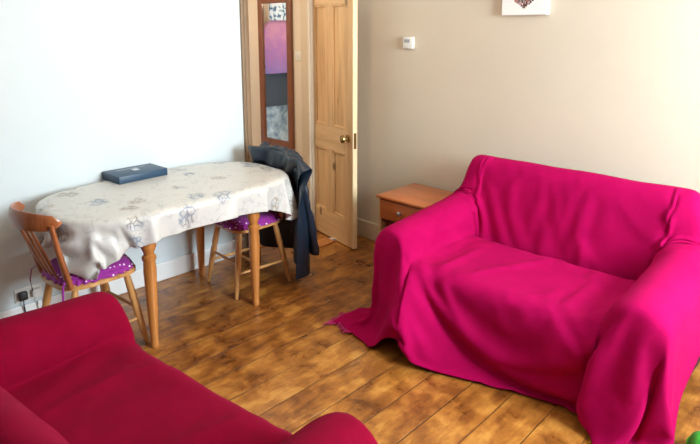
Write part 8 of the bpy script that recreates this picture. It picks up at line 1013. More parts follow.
-2,8,-2,-3,-4,0,1,-2,-1,1,-3,0,0,0,0,-1,1,-1,0,0,0,0,0,1,-1,0,1,-1,0,-2,0,0,0,-1,1,1,-2,1,-3,-2,-1,0,-1,4,-4,2,-2,5,8,-1,-11,-11,-1,1,-1,1,4,16,7,6,
-5,-5,-5,-5,2,8,-12,4,0,-3,1,4,1,-9,0,0,-2,0,0,-2,0,0,-1,1,0,-1,0,0,0,0,0,1,-1,1,0,-1,0,1,-4,0,0,1,0,-1,0,1,0,1,-6,-1,1,-2,2,-1,-1,2,-3,9,6,-5,
-8,-8,-5,1,-1,1,23,-1,-16,17,1,-26,12,-9,9,10,-16,5,7,-2,-4,1,-6,0,0,-2,1,-1,-1,-1,0,0,0,-1,0,0,0,0,1,0,-1,0,0,0,0,0,0,-2,0,0,0,0,0,0,-1,0,1,-3,-3,0,
-1,1,0,-1,3,-4,4,8,2,-6,-7,-4,-5,-2,-1,-15,5,27,-7,6,-12,-5,10,-25,15,14,-9,-2,6,1,-2,-2,0,-1,0,0,-1,-2,1,0,0,-1,0,-1,0,0,1,-1,0,0,0,0,0,0,1,0,-3,0,0,0,
0,0,0,0,-1,1,-1,-5,0,0,-1,2,-3,1,1,-3,10,3,-1,-6,-6,0,-4,-7,512,25,18,17,16,20,18,18,17,14,15,15,5,9,9,9,8,4,6,6,4,3,9,1,-4,5,-1,0,0,1,5,-7,2,0,0,1,
-2,5,-4,1,-1,-3,5,-3,0,2,-10,-2,-4,-5,-6,-5,-7,-6,-10,-6,-10,-10,-14,-14,-9,-17,-19,-19,-18,-18,-19,-21,-22,11,0,6,3,0,-2,1,0,1,1,1,0,3,-1,1,0,0,1,-2,-5,-2,-1,-7,-7,10,-6,-4,
1,0,2,-9,14,-4,-5,0,-1,3,0,-1,-2,1,8,-5,-1,4,-7,15,0,3,3,3,1,1,-2,0,0,-2,-1,-2,1,0,-2,0,1,-1,-1,-1,-2,0,13,-2,1,4,4,-1,-1,1,0,2,-3,-2,9,0,-1,-4,-5,-4,
-4,-6,-2,4,-2,6,-6,1,5,-1,0,-3,4,-7,2,5,0,0,-1,-5,5,1,0,-5,0,4,-4,5,-5,2,-4,1,6,5,4,5,4,-2,1,-3,1,-1,-6,1,3,-1,0,-2,-3,1,-1,13,0,-2,1,3,4,-1,0,1,
1,2,1,-5,-4,-5,-6,-5,3,0,5,0,-6,0,0,0,0,0,0,0,0,0,0,0,0,0,0,0,0,0,0,0,0,0,0,0,0,0,0,5,1,-3,-1,-3,1,10,5,6,0,1,0,-3,1,-3,0,-2,-2,1,-1,1,
16,-2,-1,-2,1,3,5,-2,0,1,2,-5,-7,-3,-5,1,2,-4,0,0,0,0,0,0,0,0,0,0,0,0,0,0,0,0,0,0,0,0,0,0,0,0,0,0,0,0,0,0,0,0,0,0,5,2,-4,-2,5,12,4,-3,
1,-3,-1,-1,-2,1,-1,1,-1,17,-1,-2,-1,0,-1,1,6,-1,-2,-5,-8,-6,2,1,0,0,0,0,0,0,0,0,0,0,0,0,0,0,0,0,0,0,0,0,0,0,0,0,0,0,0,0,0,0,0,0,0,0,0,0,
0,0,0,0,5,-5,2,9,7,-6,4,-1,-2,1,-1,0,-1,-1,16,0,1,-3,-2,0,1,-1,5,-6,-7,-5,4,-3,0,0,0,0,0,0,0,0,0,0,0,0,0,0,0,0,0,0,0,0,0,0,0,0,0,0,0,0,
0,0,0,0,0,0,0,0,0,0,0,0,0,0,5,-5,-1,13,6,-7,2,0,-1,0,-1,-1,-1,6,7,2,2,-2,-1,-4,3,-4,-7,-6,7,-3,0,0,0,0,0,0,0,0,0,0,0,0,0,0,0,0,0,0,0,0,
0,0,0,0,0,0,0,0,0,0,0,0,0,0,0,0,0,0,0,0,0,0,0,0,5,-4,1,11,4,-4,-1,-2,-1,0,-1,1,-1,1,5,5,5,-1,-2,-2,-6,-8,7,-3,0,0,0,0,0,0,0,0,0,0,0,0,
0,0,0,0,0,0,0,0,0,0,0,0,0,0,0,0,0,0,0,0,0,0,0,0,0,0,0,0,0,0,0,0,0,0,6,-11,9,6,-3,2,1,0,-1,1,-1,5,-2,1,0,0,0,4,-3,-4,1,-2,0,0,0,0,
0,0,0,0,0,0,0,0,0,0,0,0,0,0,0,0,0,0,0,0,0,0,0,0,0,0,0,0,0,0,0,0,0,0,0,0,0,0,0,0,0,0,0,0,2,-1,7,2,0,-1,0,0,-1,-1,3,0,-5,4,0,2,
3,-3,-6,6,-4,0,0,0,0,0,0,0,0,0,0,0,0,0,0,0,0,0,0,0,0,0,0,0,0,0,0,0,0,0,0,0,0,0,0,0,0,0,0,0,0,0,0,0,0,0,0,0,0,5,-9,7,5,-3,0,-1,
-1,-1,1,1,1,3,-3,3,2,-1,-4,-5,3,0,0,0,0,0,0,0,0,0,0,0,0,0,0,0,0,0,0,0,0,0,0,0,0,0,0,0,0,0,0,0,0,0,0,0,0,0,0,0,0,0,0,0,0,0,0,0,
0,0,0,1,0,5,-1,-1,-1,1,0,-1,3,-5,2,-1,0,3,-1,-1,0,0,0,0,0,0,0,0,0,0,0,0,0,0,0,0,0,0,0,0,0,0,0,0,0,0,0,0,0,0,0,0,0,0,0,0,0,0,0,0,
0,0,0,0,0,0,0,0,0,0,0,0,1,0,0,2,0,0,-1,0,1,-2,5,-2,0,-2,-3,4,1,0,-1,0,0,0,0,0,0,0,0,0,0,0,0,0,0,0,0,0,0,0,0,0,0,0,0,0,0,0,0,0,
0,0,0,0,0,0,0,0,0,0,0,0,0,0,0,0,0,0,0,0,0,5,-4,1,-3,0,0,0,1,-1,2,-2,-1,2,0,1,-2,0,1,-1,0,0,0,0,0,0,0,0,0,0,0,0,0,0,0,0,0,0,0,0,
0,0,0,0,0,0,0,0,0,0,0,0,0,0,0,0,0,0,0,0,0,0,0,0,0,0,0,0,0,0,-4,4,0,0,0,-1,0,-1,0,-7,8,-1,-1,2,-1,0,1,-1,0,0,0,0,0,0,0,0,0,0,0,0,
0,0,0,0,0,0,0,0,0,0,0,0,0,0,0,0,0,0,0,0,0,0,0,0,0,0,0,0,0,0,0,0,0,0,0,0,0,0,0,0,1,-1,0,0,0,0,0,0,5,-10,6,-1,-4,3,2,-2,5,-4,0,0,
0,0,0,0,0,0,0,0,0,0,0,0,0,0,0,0,0,0,0,0,0,0,0,0,0,0,0,0,0,0,0,0,0,0,0,0,0,0,0,0,0,0,0,0,0,0,0,0,0,0,1,-1,0,0,0,0,0,1,3,-7,
3,3,-4,0,1,-4,4,0,0,0,0,0,0,0,0,0,0,0,0,0,0,0,0,0,0,0,0,0,0,0,0,0,0,0,0,0,0,0,0,0,0,0,0,0,0,0,0,0,0,0,0,0,0,0,0,0,0,0,-1,0,
1,0,1,0,0,0,-3,4,3,-5,0,2,-1,0,-1,1,0,0,0,0,0,0,0,0,0,0,0,0,0,0,0,0,0,0,0,0,0,0,0,0,0,0,0,0,0,0,0,0,0,0,0,0,0,0,0,0,0,0,0,0,
0,0,0,0,0,0,0,0,0,-1,0,0,0,0,0,11,-9,-1,2,-1,0,0,-3,2,-1,0,0,0,0,0,0,0,0,0,0,0,0,0,0,0,0,0,0,0,0,0,0,0,0,0,0,0,0,0,0,0,0,0,0,0,
0,0,0,0,0,0,0,0,0,0,0,0,0,0,0,3,-3,-1,1,-1,0,0,0,0,16,0,-9,-6,0,1,-6,7,1,-4,0,0,0,0,0,0,0,0,0,0,0,0,0,0,0,0,0,0,0,0,0,0,0,0,0,0,
0,0,0,0,0,0,0,0,0,0,0,0,0,0,0,0,0,0,0,0,0,0,0,0,-5,4,0,0,1,0,-1,0,0,18,-2,2,-1,-15,-2,3,-5,-3,5,0,0,0,0,0,0,0,0,0,0,0,0,0,0,0,0,0,
0,0,0,0,0,0,0,0,0,0,0,0,0,0,0,0,0,0,0,0,0,0,0,0,0,0,0,0,0,0,0,0,0,-1,0,0,0,1,0,1,0,0,-33,18,5,7,13,-20,3,3,2,2,0,0,0,0,0,0,0,0,
0,0,0,0,0,0,0,0,0,0,0,0,0,0,0,0,0,0,0,0,0,0,0,0,0,0,0,0,0,0,0,0,0,0,0,0,0,0,0,0,0,0,1,-1,-1,1,0,0,1,1,0,0,-17,11,-8,-5,17,-8,8,6,
-9,5,0,0,0,0,0,0,0,0,0,0,0,0,0,0,0,0,0,0,0,0,0,0,0,0,0,0,0,0,0,0,0,0,0,0,0,0,0,0,0,0,0,0,0,0,0,0,0,0,-3,7,-8,-7,3,1,1,0,0,1,
-6,6,-22,6,6,-5,4,1,8,0,2,0,0,0,0,0,0,0,0,0,0,0,0,0,0,0,0,0,0,0,0,0,0,0,0,0,0,0,0,0,0,0,0,0,0,0,0,0,0,0,0,0,0,0,0,0,0,0,0,3,
-5,-5,-3,-1,2,0,0,1,0,-8,1,9,-14,-4,7,-3,1,5,10,-8,4,0,0,0,0,0,0,0,0,0,0,0,0,0,0,0,0,0,0,0,0,0,0,0,0,0,0,0,0,0,0,0,0,0,0,0,0,0,0,0,
0,0,0,0,0,0,0,-4,2,-4,-5,3,-1,-1,1,1,-1,0,-25,9,11,10,-17,-3,4,-3,3,8,0,-2,5,0,0,0,0,0,0,0,0,0,0,0,0,0,0,0,0,0,0,0,0,0,0,0,0,0,0,0,0,0,
0,0,0,0,0,0,0,0,0,0,0,0,0,0,0,-4,8,-9,-4,-3,1,1,-1,1,0,1,1,-2,-9,-6,-2,15,-2,-8,1,-5,7,12,-3,-2,4,0,0,0,0,0,0,0,0,0,0,0,0,0,0,0,0,0,0,0,
0,0,0,0,0,0,0,0,0,0,0,0,0,0,0,0,0,0,0,0,0,0,0,-4,8,-9,-6,-5,-2,5,0,1,0,1,1,1,12,-17,-22,11,-1,0,5,-5,4,-3,8,9,-3,-2,4,0,0,0,0,0,0,0,0,0,
0,0,0,0,0,0,0,0,0,0,0,0,0,0,0,0,0,0,0,0,0,0,0,0,0,0,0,0,0,0,0,-5,7,-7,-7,-5,-1,5,-6,7,0,0,0,0,0,-37,11,19,-15,7,0,0,3,-1,2,-5,8,9,0,-8,
2,5,0,0,0,0,0,0,0,0,0,0,0,0,0,0,0,0,0,0,0,0,0,0,0,0,0,0,0,0,0,0,0,0,0,0,0,-5,2,2,3,-8,-6,-7,1,0,0,5,-5,6,0,0,0,0,-19,-2,2,9,-9,6,
1,0,4,-8,2,-1,1,5,10,-1,-3,1,0,-5,0,2,5,0,0,0,0,0,0,0,0,0,0,0,0,0,0,0,0,0,0,0,0,0,0,0,0,-5,-1,1,5,-1,2,-5,-6,-3,0,-1,0,-2,0,-1,-1,4,-2,3,
2,-1,0,-12,3,-8,2,7,-4,3,3,-5,-2,-3,-9,-3,0,4,3,3,4,4,9,2,1,-7,1,1,1,0,1,1,0,0,0,0,0,0,-1,-1,1,0,1,-5,5,1,-1,-1,-1,-2,3,0,-3,-6,-6,-4,-3,-3,-2,-1,
4,11,2,-2,-1,-1,-1,1,1,1,3,0,-14,4,5,-5,1,3,1,-4,-3,-9,-7,4,1,-2,2,-3,-1,0,1,1,3,-1,8,-1,1,0,2,-1,-1,1,0,0,0,0,0,1,2,-1,0,-1,7,-5,-5,-1,-1,-1,0,0,
-2,0,-4,-1,1,0,-2,0,0,-1,1,7,11,-2,-2,-1,-1,0,1,1,2,-19,9,4,3,-4,6,-5,-10,-12,5,2,-5,1,1,0,-2,1,-1,0,0,1,2,-4,2,-1,0,-1,1,0,-1,0,0,0,0,1,0,-1,0,1,
0,0,-1,1,0,0,0,0,-1,1,0,0,2,-1,-1,1,0,-2,0,0,1,-2,13,7,-3,-1,-1,-1,1,0,-7,-8,10,1,2,-6,-16,-4,-1,2,2,4,-6,3,0,-1,-1,0,0,0,1,-1,0,-1,0,1,0,-1,1,0,
0,0,0,0,-1,1,0,0,-1,1,0,-1,1,-1,1,0,-1,1,0,0,0,1,1,-1,0,-1,1,-2,0,1,0,-3,6,15,0,-2,-1,-1,1,3,4,-16,14,-17,-15,-4,2,6,-6,2,3,-2,3,0,1,-5,1,0,1,-1,
0,0,0,0,-1,1,0,0,-1,0,1,0,0,0,-1,1,0,0,1,-1,0,0,0,-1,0,1,0,0,0,0,0,1,0,0,0,-1,1,-1,0,1,-1,-3,-2,14,12,-1,-3,-1,0,2,2,-26,2,-11,1,-4,6,7,-5,-2,
9,-4,-2,1,-2,0,0,0,1,-1,-1,1,0,0,-1,1,-1,1,0,-1,0,1,0,0,-1,0,1,-1,0,1,0,1,-1,0,0,0,0,0,0,1,0,0,0,0,0,0,-1,1,1,-1,-1,-2,-3,3,18,7,-3,17,-15,-17,
-16,-2,21,-17,-3,7,-2,1,-2,3,1,-1,-1,1,-1,1,0,-1,0,0,-1,1,0,0,0,0,0,0,0,0,-1,0,1,0,0,0,0,0,0,0,-1,1,0,0,0,0,0,0,0,0,1,0,0,0,0,0,-1,1,2,-1,
-2,-2,-2,-3,12,21,])
GRID['jacket'] = (26, 45, [
-2783,11,7,4,3,4,5,8,11,12,14,15,16,8,7,9,-2,-5,-3,-3,-3,-4,-4,-5,-4,-4,-4,-4,-3,-2,-3,-2,-2,-2,-3,-3,-3,-4,-5,-4,-4,-5,-4,-4,-3,-28,2,4,3,1,2,1,-1,-1,-2,-2,-1,-1,1,0,
-2,-4,2,-1,0,-1,-1,-1,1,1,1,3,3,3,2,4,2,2,1,2,2,0,2,2,1,1,1,1,0,0,-27,1,1,4,4,1,1,1,-2,0,-3,-2,-2,0,-1,-1,-1,0,0,-2,-1,1,1,3,2,3,2,2,2,2,
1,1,1,2,1,0,2,1,2,1,1,2,0,2,0,-26,0,1,1,3,3,2,1,1,-1,0,-4,-4,1,-1,-2,-1,-1,-1,1,2,3,5,2,2,2,1,1,1,0,-1,1,0,-1,0,1,1,1,0,1,1,1,2,0,2,
-25,0,0,0,1,2,1,1,1,-1,0,1,0,-3,-4,0,0,0,4,4,4,3,1,1,1,-1,0,-1,-1,-1,0,-1,-1,0,0,0,-1,0,0,0,1,0,0,1,0,-23,-2,1,-2,1,-2,2,2,3,3,-1,-3,-4,-3,0,
0,9,3,2,0,1,-1,-1,0,-1,0,-1,-1,-1,-1,-1,-1,0,-1,-1,-1,0,-1,0,0,-1,-1,0,0,0,-21,-3,0,9,12,10,-5,-12,-8,-6,-3,0,0,-1,0,0,-1,2,0,1,0,0,1,-1,-1,0,-1,0,-1,0,
-1,0,-1,0,-1,0,0,-1,0,0,-1,1,-1,0,-1,-9,0,11,-3,-17,-17,-4,6,5,0,1,-1,0,0,0,0,0,-1,0,0,-1,1,-1,-1,1,-1,0,0,-1,0,0,-1,0,0,1,-1,0,0,0,0,0,0,0,0,0,
-2,5,-12,-16,2,-13,24,-7,-11,0,5,6,1,-9,1,-2,-2,1,-1,1,1,-1,0,1,0,0,1,-1,1,-2,0,-1,-1,-1,0,0,-1,1,-1,0,0,0,0,0,0,-15,-2,-3,1,-10,6,-23,7,9,15,-4,-8,-5,5,0,
1,-9,-1,9,0,0,2,1,0,0,-1,-1,-1,-1,0,-1,0,-1,-1,-1,0,0,-1,0,-1,0,0,0,-1,0,-23,3,-9,2,-1,4,-2,4,16,-19,-6,-1,3,2,0,0,8,-2,-3,0,0,-1,-1,0,-2,0,-2,0,-1,0,
0,-1,1,0,-1,0,0,0,0,0,0,-1,1,0,0,-25,2,9,-6,11,13,-20,9,-23,0,0,2,2,-1,0,-1,3,6,-4,0,-1,-1,-1,-2,0,-2,0,-1,0,0,0,0,0,0,1,1,0,0,1,1,1,0,0,2,1,
-23,-1,-3,17,2,-25,29,-25,-1,1,3,0,-1,0,0,0,-1,-2,1,0,1,0,0,0,-2,0,0,0,0,0,0,1,1,2,2,0,2,1,1,0,1,2,2,0,2,-18,-4,6,-4,-10,1,-8,12,0,2,-1,0,-3,0,-1,
0,1,0,-1,-1,0,0,0,0,1,1,0,2,1,1,1,2,1,1,0,1,1,1,0,1,1,0,0,1,0,-15,-4,-12,-12,0,-6,3,20,4,-1,-1,-3,-1,0,1,0,0,-1,0,0,-1,0,1,2,2,2,1,1,1,1,
0,0,1,0,0,1,-1,0,1,0,0,0,0,-1,0,-15,-6,8,-3,-3,12,-10,-9,-1,-2,0,1,0,0,0,0,-1,1,-1,0,0,-1,0,0,0,1,2,0,1,0,2,0,-1,1,0,0,0,0,0,0,-1,1,-1,0,-1,
-13,-2,-8,11,-22,9,23,-20,1,-2,-2,-3,0,0,0,0,1,-2,0,-1,0,1,-1,-1,1,-1,-1,1,-1,0,0,0,1,-1,1,-1,0,1,-1,1,0,-1,0,1,0,-22,-3,13,-8,39,-4,-30,-12,-1,0,0,1,-2,1,0,
-1,2,-1,-1,0,0,-1,1,0,-1,0,0,-1,0,0,-1,0,-1,1,-1,0,0,-1,1,-1,0,0,1,-1,0,-5,1,-25,-5,10,0,12,-5,-9,2,-2,-3,1,0,-1,1,0,-1,0,0,0,0,0,0,0,1,0,0,-1,0,
0,-1,0,-1,0,0,0,0,-1,0,-1,0,-1,0,0,-22,-7,2,6,-21,5,5,16,-13,4,-2,-1,-1,0,1,-1,5,0,0,-1,-1,-1,-1,0,0,0,0,0,0,0,-1,0,-1,0,0,-1,0,0,-1,0,1,0,-1,0,0,
0,2,4,-9,-14,-11,5,-9,16,-1,-2,-5,-5,0,0,0,-1,1,0,1,0,1,-1,0,0,-1,0,-1,1,-1,0,0,0,-1,-1,1,-1,0,0,0,0,0,1,0,0,-36,1,6,-1,23,3,-13,4,-17,-2,2,3,-2,0,0,
0,-2,-2,0,0,0,0,1,-1,0,0,0,1,0,0,0,0,0,-1,0,-1,0,0,0,0,1,0,0,0,0,-30,1,1,6,-16,-6,-3,3,20,-10,-1,2,3,1,-1,0,0,2,-2,-1,-2,-1,-1,0,-1,0,0,0,0,1,
1,0,0,1,-1,0,0,0,0,0,-1,0,0,0,0,-26,-2,-8,1,2,8,3,2,-14,1,1,0,2,1,1,-1,-2,0,1,0,0,-1,-1,-1,-1,-1,0,1,0,0,0,0,1,0,1,1,0,-1,1,-1,0,-1,0,-1,0,
-29,2,3,1,-6,-1,-4,-3,10,5,1,0,-2,-6,0,1,0,0,-1,0,0,0,0,0,0,0,0,-2,0,0,-1,1,0,0,0,0,0,0,-1,0,0,0,-1,0,-2,-25,2,1,-5,1,1,0,7,-7,2,-3,0,-1,0,-1,
0,-1,0,0,0,0,0,1,0,1,-1,-1,0,-1,0,0,-1,-1,1,0,0,0,-1,1,0,-1,0,-1,-1,0,2422,-10,-12,-14,-16,-14,-13,-11,-9,-8,-5,-1,4,15,24,23,22,-10,-13,-13,-14,-12,-10,-9,-7,-5,-3,-2,-1,-1,
0,1,1,1,1,1,0,1,1,2,1,1,1,1,1,-2,11,6,2,2,1,0,-1,-2,-1,-3,-5,-4,-3,0,1,-5,-3,-1,0,2,4,3,6,5,4,4,3,3,2,2,1,1,0,1,0,2,0,0,-1,0,1,0,0,0,
2,3,5,6,2,1,1,0,0,-2,-3,-3,-7,-3,-1,2,-7,-2,0,3,6,5,6,4,4,3,2,2,1,1,1,1,0,1,0,1,-1,1,0,1,0,-1,1,0,0,7,-2,2,2,6,3,1,1,0,-1,-1,-3,-6,-7,0,
0,-7,-1,7,8,6,5,4,2,2,1,0,1,0,2,0,0,1,0,0,0,1,0,1,-1,1,0,0,1,0,7,-6,4,2,1,3,3,1,0,0,-1,0,-1,-11,0,1,-8,15,8,4,4,1,1,1,-1,1,0,0,0,0,
0,0,0,0,0,0,0,0,0,1,0,1,0,0,1,6,-8,-8,10,4,-8,-6,-6,-3,-2,1,2,7,13,0,0,19,2,2,1,-1,1,-1,0,1,-1,0,-1,0,-1,0,-1,0,-1,0,0,-1,0,0,-1,0,0,0,-1,0,
8,-5,-10,-16,4,-6,-1,2,4,6,6,0,11,-2,1,-1,4,4,2,2,1,0,1,0,-1,-1,0,0,-1,-1,-1,-1,-1,0,0,-1,0,-2,-1,0,-1,-1,-2,0,-1,19,0,8,-1,-25,-11,4,6,-4,3,-7,10,-5,5,0,
0,1,1,-1,-2,0,1,2,-2,-1,0,-1,-1,0,-1,-2,0,-2,0,-1,0,-1,0,-1,-1,-1,-1,0,0,-1,21,2,-11,-17,0,9,-7,2,5,-5,18,7,2,-11,1,-1,-3,-1,-3,3,1,-1,-2,3,1,2,1,-1,-1,-1,
0,-3,-2,-3,-2,-1,-1,-1,-1,-1,-1,-1,-1,-1,-1,13,-2,-2,1,0,-5,1,-6,10,18,-1,-10,-12,15,1,0,-14,5,7,0,1,1,1,0,0,-2,-2,-1,-1,-1,-1,-1,-2,-2,-2,-2,-1,0,-1,0,0,0,0,-2,1,
5,5,-9,1,4,8,-4,13,6,-12,-13,-6,16,3,0,0,7,-5,2,0,-1,1,-1,-2,-2,-2,-2,-1,-1,0,-2,-1,0,1,0,0,0,0,1,1,0,0,1,1,0,-8,-10,18,-3,13,17,1,0,-28,-8,5,15,4,-2,1,
-1,6,5,-3,-1,-1,-2,-1,-2,-1,-2,-2,-2,0,-1,1,1,1,2,2,2,2,1,1,0,1,2,1,1,1,-18,0,-1,5,0,22,21,-33,-1,12,8,0,0,-3,0,1,-3,-4,2,4,3,1,-1,-1,-2,-1,0,2,-1,1,
1,3,2,2,2,1,2,1,1,1,1,1,0,2,0,-5,-2,-2,-7,12,-1,3,1,15,3,0,0,-6,-1,-1,0,2,2,-2,-1,0,2,1,0,1,3,3,1,2,2,1,1,2,0,1,1,0,0,1,1,1,-1,1,0,1,
-3,0,-15,15,-2,5,1,10,9,-2,-3,-5,-3,0,0,0,2,1,1,-1,-1,0,3,5,5,1,2,1,2,0,1,1,1,1,0,0,0,0,0,0,0,1,0,0,0,-15,34,3,-10,-17,-20,10,2,5,5,5,2,-1,1,-1,
1,-2,-1,1,2,1,0,1,2,2,4,2,3,1,2,2,0,1,0,0,1,0,1,0,0,0,0,0,0,0,27,-37,26,1,-5,-9,-30,33,-24,2,3,9,4,1,0,0,2,3,-2,-2,-1,0,-1,0,0,1,2,1,2,1,
1,2,1,1,1,0,1,1,0,1,0,1,0,1,0,0,13,-26,34,5,-1,0,-36,12,-1,-2,-4,3,2,-1,0,-7,2,5,0,0,-2,0,-1,-1,0,0,0,1,1,1,1,1,0,1,0,1,0,1,1,1,0,2,0,2,
-23,0,11,-6,15,18,6,6,-18,6,-3,-6,-9,-2,0,0,9,-4,-5,-2,0,0,-1,-1,-1,-1,0,0,-1,1,1,0,1,0,0,0,0,1,0,0,1,1,0,1,0,-20,13,13,-14,8,-3,10,-11,4,-15,2,4,1,0,-1,
1,-12,-1,2,1,1,1,0,0,1,0,-1,0,0,0,-1,1,0,1,-1,1,0,0,1,0,-1,0,0,-1,-1,33,0,-2,4,-14,-23,-22,22,4,-27,1,4,8,0,1,0,8,-10,-2,-2,-2,0,0,1,-1,0,-1,0,0,-1,
0,0,0,0,1,0,0,0,-1,0,0,-1,-1,0,0,1,-7,-13,3,-12,0,0,-5,19,6,-9,-3,3,3,0,-1,3,8,-4,-1,-3,-3,-1,-1,0,-2,-1,-2,-1,-1,0,-1,-1,1,0,0,0,0,0,-1,0,-1,0,-1,0,
-24,-2,1,-5,30,-6,13,-3,-29,15,2,-5,-4,-1,2,-1,0,-5,2,1,1,1,0,0,0,-1,-1,-2,-2,-2,-2,-1,-1,-1,0,0,0,-1,0,0,-1,1,-1,1,0,-26,5,15,14,2,12,-17,-5,2,5,-4,-5,-7,-4,0,
0,1,0,-4,-1,0,1,0,0,1,0,-2,-1,-1,-1,-2,-3,-2,0,-1,-1,0,0,0,0,1,0,1,0,0,1,8,6,1,-12,-5,13,-2,7,1,1,0,-2,-15,1,-1,2,-4,-3,-2,-1,-1,0,-2,-2,0,1,0,0,0,
-1,0,-1,-1,-1,0,-1,1,0,0,-1,0,1,1,2,12,4,1,-12,-12,-4,14,13,-2,2,-3,-3,-6,-2,0,-1,2,-2,-1,-3,-3,-2,-2,-1,-1,0,0,2,0,1,1,0,0,-2,0,-1,0,-1,0,0,0,1,0,3,2,
529,23,24,23,22,23,24,23,24,23,23,23,22,10,8,7,-12,-26,-24,-25,-24,-25,-26,-26,-27,-28,-27,-28,-28,-28,-28,-29,-28,-28,-28,-28,-28,-28,-28,-28,-28,-27,-28,-28,-28,11,1,1,0,1,1,-1,1,-1,1,0,0,1,2,-1,
-2,-6,1,0,0,-1,-1,-2,-1,-1,0,-2,0,0,0,0,1,0,-1,0,0,0,0,0,0,0,-1,0,0,0,13,0,-1,2,0,0,1,-1,1,-1,1,0,0,2,0,-3,-5,2,-1,-1,-2,-2,0,-2,0,-1,1,0,0,0,
-1,0,0,1,0,-1,0,0,0,0,0,0,0,0,0,13,0,0,-1,2,0,0,1,-1,1,0,0,0,1,-1,-2,-3,0,-2,-2,-2,0,-1,1,-1,1,0,-1,0,0,0,0,0,-1,0,1,0,0,0,-1,0,0,0,0,0,
13,0,-1,1,0,0,0,0,1,0,0,1,1,2,-6,0,0,-6,-2,0,0,0,1,-1,1,0,-1,1,-1,0,0,0,-1,1,0,0,0,-1,0,1,0,0,0,0,0,15,-2,0,0,-1,-3,-3,-5,-4,-3,1,1,3,1,0,
0,3,1,1,-1,1,0,-1,1,0,-1,1,-1,1,-1,1,-1,1,-1,0,0,0,1,0,0,0,0,0,0,0,18,-2,-3,-7,-24,1,3,3,4,5,2,0,0,0,0,0,3,0,0,1,0,-1,1,0,0,0,0,0,0,1,
-1,1,-1,1,0,0,0,0,0,0,0,0,0,0,0,20,0,-8,2,8,-42,21,4,-1,-1,-3,1,0,-1,0,0,1,1,0,0,0,1,0,0,0,1,0,1,-1,0,1,0,1,0,0,0,0,0,0,0,0,0,0,0,0,
19,-1,6,-11,5,2,-25,6,2,-1,0,-2,0,0,0,0,-1,-1,0,1,1,0,0,1,0,0,0,0,1,0,0,1,0,0,0,0,0,0,0,0,0,0,0,0,0,22,-1,0,1,-29,18,-1,-7,2,-8,2,3,-1,-1,0,
0,0,6,-5,0,-1,1,1,-1,0,0,0,0,0,0,1,-1,0,1,0,0,0,0,0,0,0,0,0,0,0,18,1,-17,-1,-7,16,-4,0,-15,11,-1,-1,1,-1,0,0,-1,-1,3,0,0,0,0,0,0,0,0,1,0,0,
-1,1,1,-1,0,0,0,0,0,0,0,0,0,0,0,13,-15,-25,-2,60,1,-26,-12,5,-2,2,1,-2,2,0,0,2,-3,2,0,1,-1,-1,0,1,0,0,0,0,1,0,-1,0,0,0,0,0,0,0,0,0,0,0,0,0,
7,-10,0,-29,-16,36,31,-21,-2,3,0,-1,1,1,0,0,-1,-1,1,1,0,1,0,0,-1,1,0,0,0,-1,0,1,-1,0,0,0,0,0,0,0,0,0,0,0,0,-24,5,-6,18,2,-9,1,0,11,-1,0,1,1,1,0,
0,0,0,0,0,0,0,0,0,0,0,0,-1,0,1,0,-1,0,0,0,0,0,0,0,0,0,0,0,0,0,-27,8,-3,2,12,-1,20,-13,0,1,1,0,1,-1,0,0,0,1,0,-2,0,0,1,0,0,-1,0,0,1,-1,
0,0,0,0,0,0,0,0,0,0,0,0,0,0,0,-21,18,40,-34,5,-6,-17,20,-1,-2,-1,1,-1,-1,0,0,-2,0,0,1,0,0,-1,1,0,1,0,0,-1,0,0,0,0,-1,0,0,0,0,0,0,0,0,0,0,1,
-1,-22,21,44,-34,-9,-13,25,-6,0,-1,-3,0,-1,0,0,1,0,-1,-1,0,-1,1,-1,0,-1,1,0,0,0,0,0,-1,1,0,0,0,1,0,0,0,0,0,0,-1,-17,20,-26,17,11,0,8,-20,7,1,0,1,0,-2,0,
0,-4,1,2,0,0,0,-1,0,0,0,-1,0,0,0,0,0,1,0,0,0,0,0,0,0,0,0,0,0,1,-16,-1,20,-4,9,3,9,-15,-7,-3,2,1,1,1,0,0,4,-2,-2,0,-1,0,-1,0,0,0,0,0,0,0,
0,0,0,0,1,0,0,-1,0,0,1,0,0,0,0,-7,4,4,7,-3,-9,5,24,-26,3,-1,-1,0,0,0,0,-2,2,-2,0,0,0,1,0,0,0,0,0,0,0,0,1,0,0,-1,0,0,1,0,0,-1,0,1,0,-1,
5,1,1,-3,3,0,-19,11,28,-22,-1,-2,-2,0,0,0,1,-3,2,0,0,0,0,0,1,0,0,0,0,0,0,-1,0,1,0,0,0,0,0,0,0,0,-1,0,0,-5,-1,-5,0,-9,-1,11,2,-2,9,1,2,-1,-1,0,
0,2,1,-1,0,0,0,0,0,-1,0,0,0,0,0,1,0,0,0,0,0,0,0,0,0,0,0,0,0,0,-12,-1,1,2,5,-8,3,8,-11,9,0,1,2,1,0,0,2,-1,1,0,1,0,0,0,1,0,0,0,0,0,
-1,0,0,-1,1,0,0,-1,0,0,0,0,0,0,0,-11,1,4,-1,-1,12,-16,-5,11,2,0,0,1,3,0,0,1,1,0,0,-1,0,1,0,0,0,0,0,0,0,0,0,0,0,-1,1,0,0,0,0,0,0,0,0,0,
-7,0,0,-1,6,-2,11,-13,4,2,0,0,-1,0,3,-6,4,-1,0,0,1,0,0,0,-1,0,1,0,0,0,0,0,0,0,0,-1,0,0,0,0,1,0,0,0,0,-6,0,-1,1,-1,-2,4,10,-6,1,-1,-1,-2,0,3,
-4,4,0,1,0,-1,1,-1,0,0,0,-1,1,0,0,0,0,0,0,0,0,0,0,0,0,-1,0,1,0,1,])
GC = 2.70
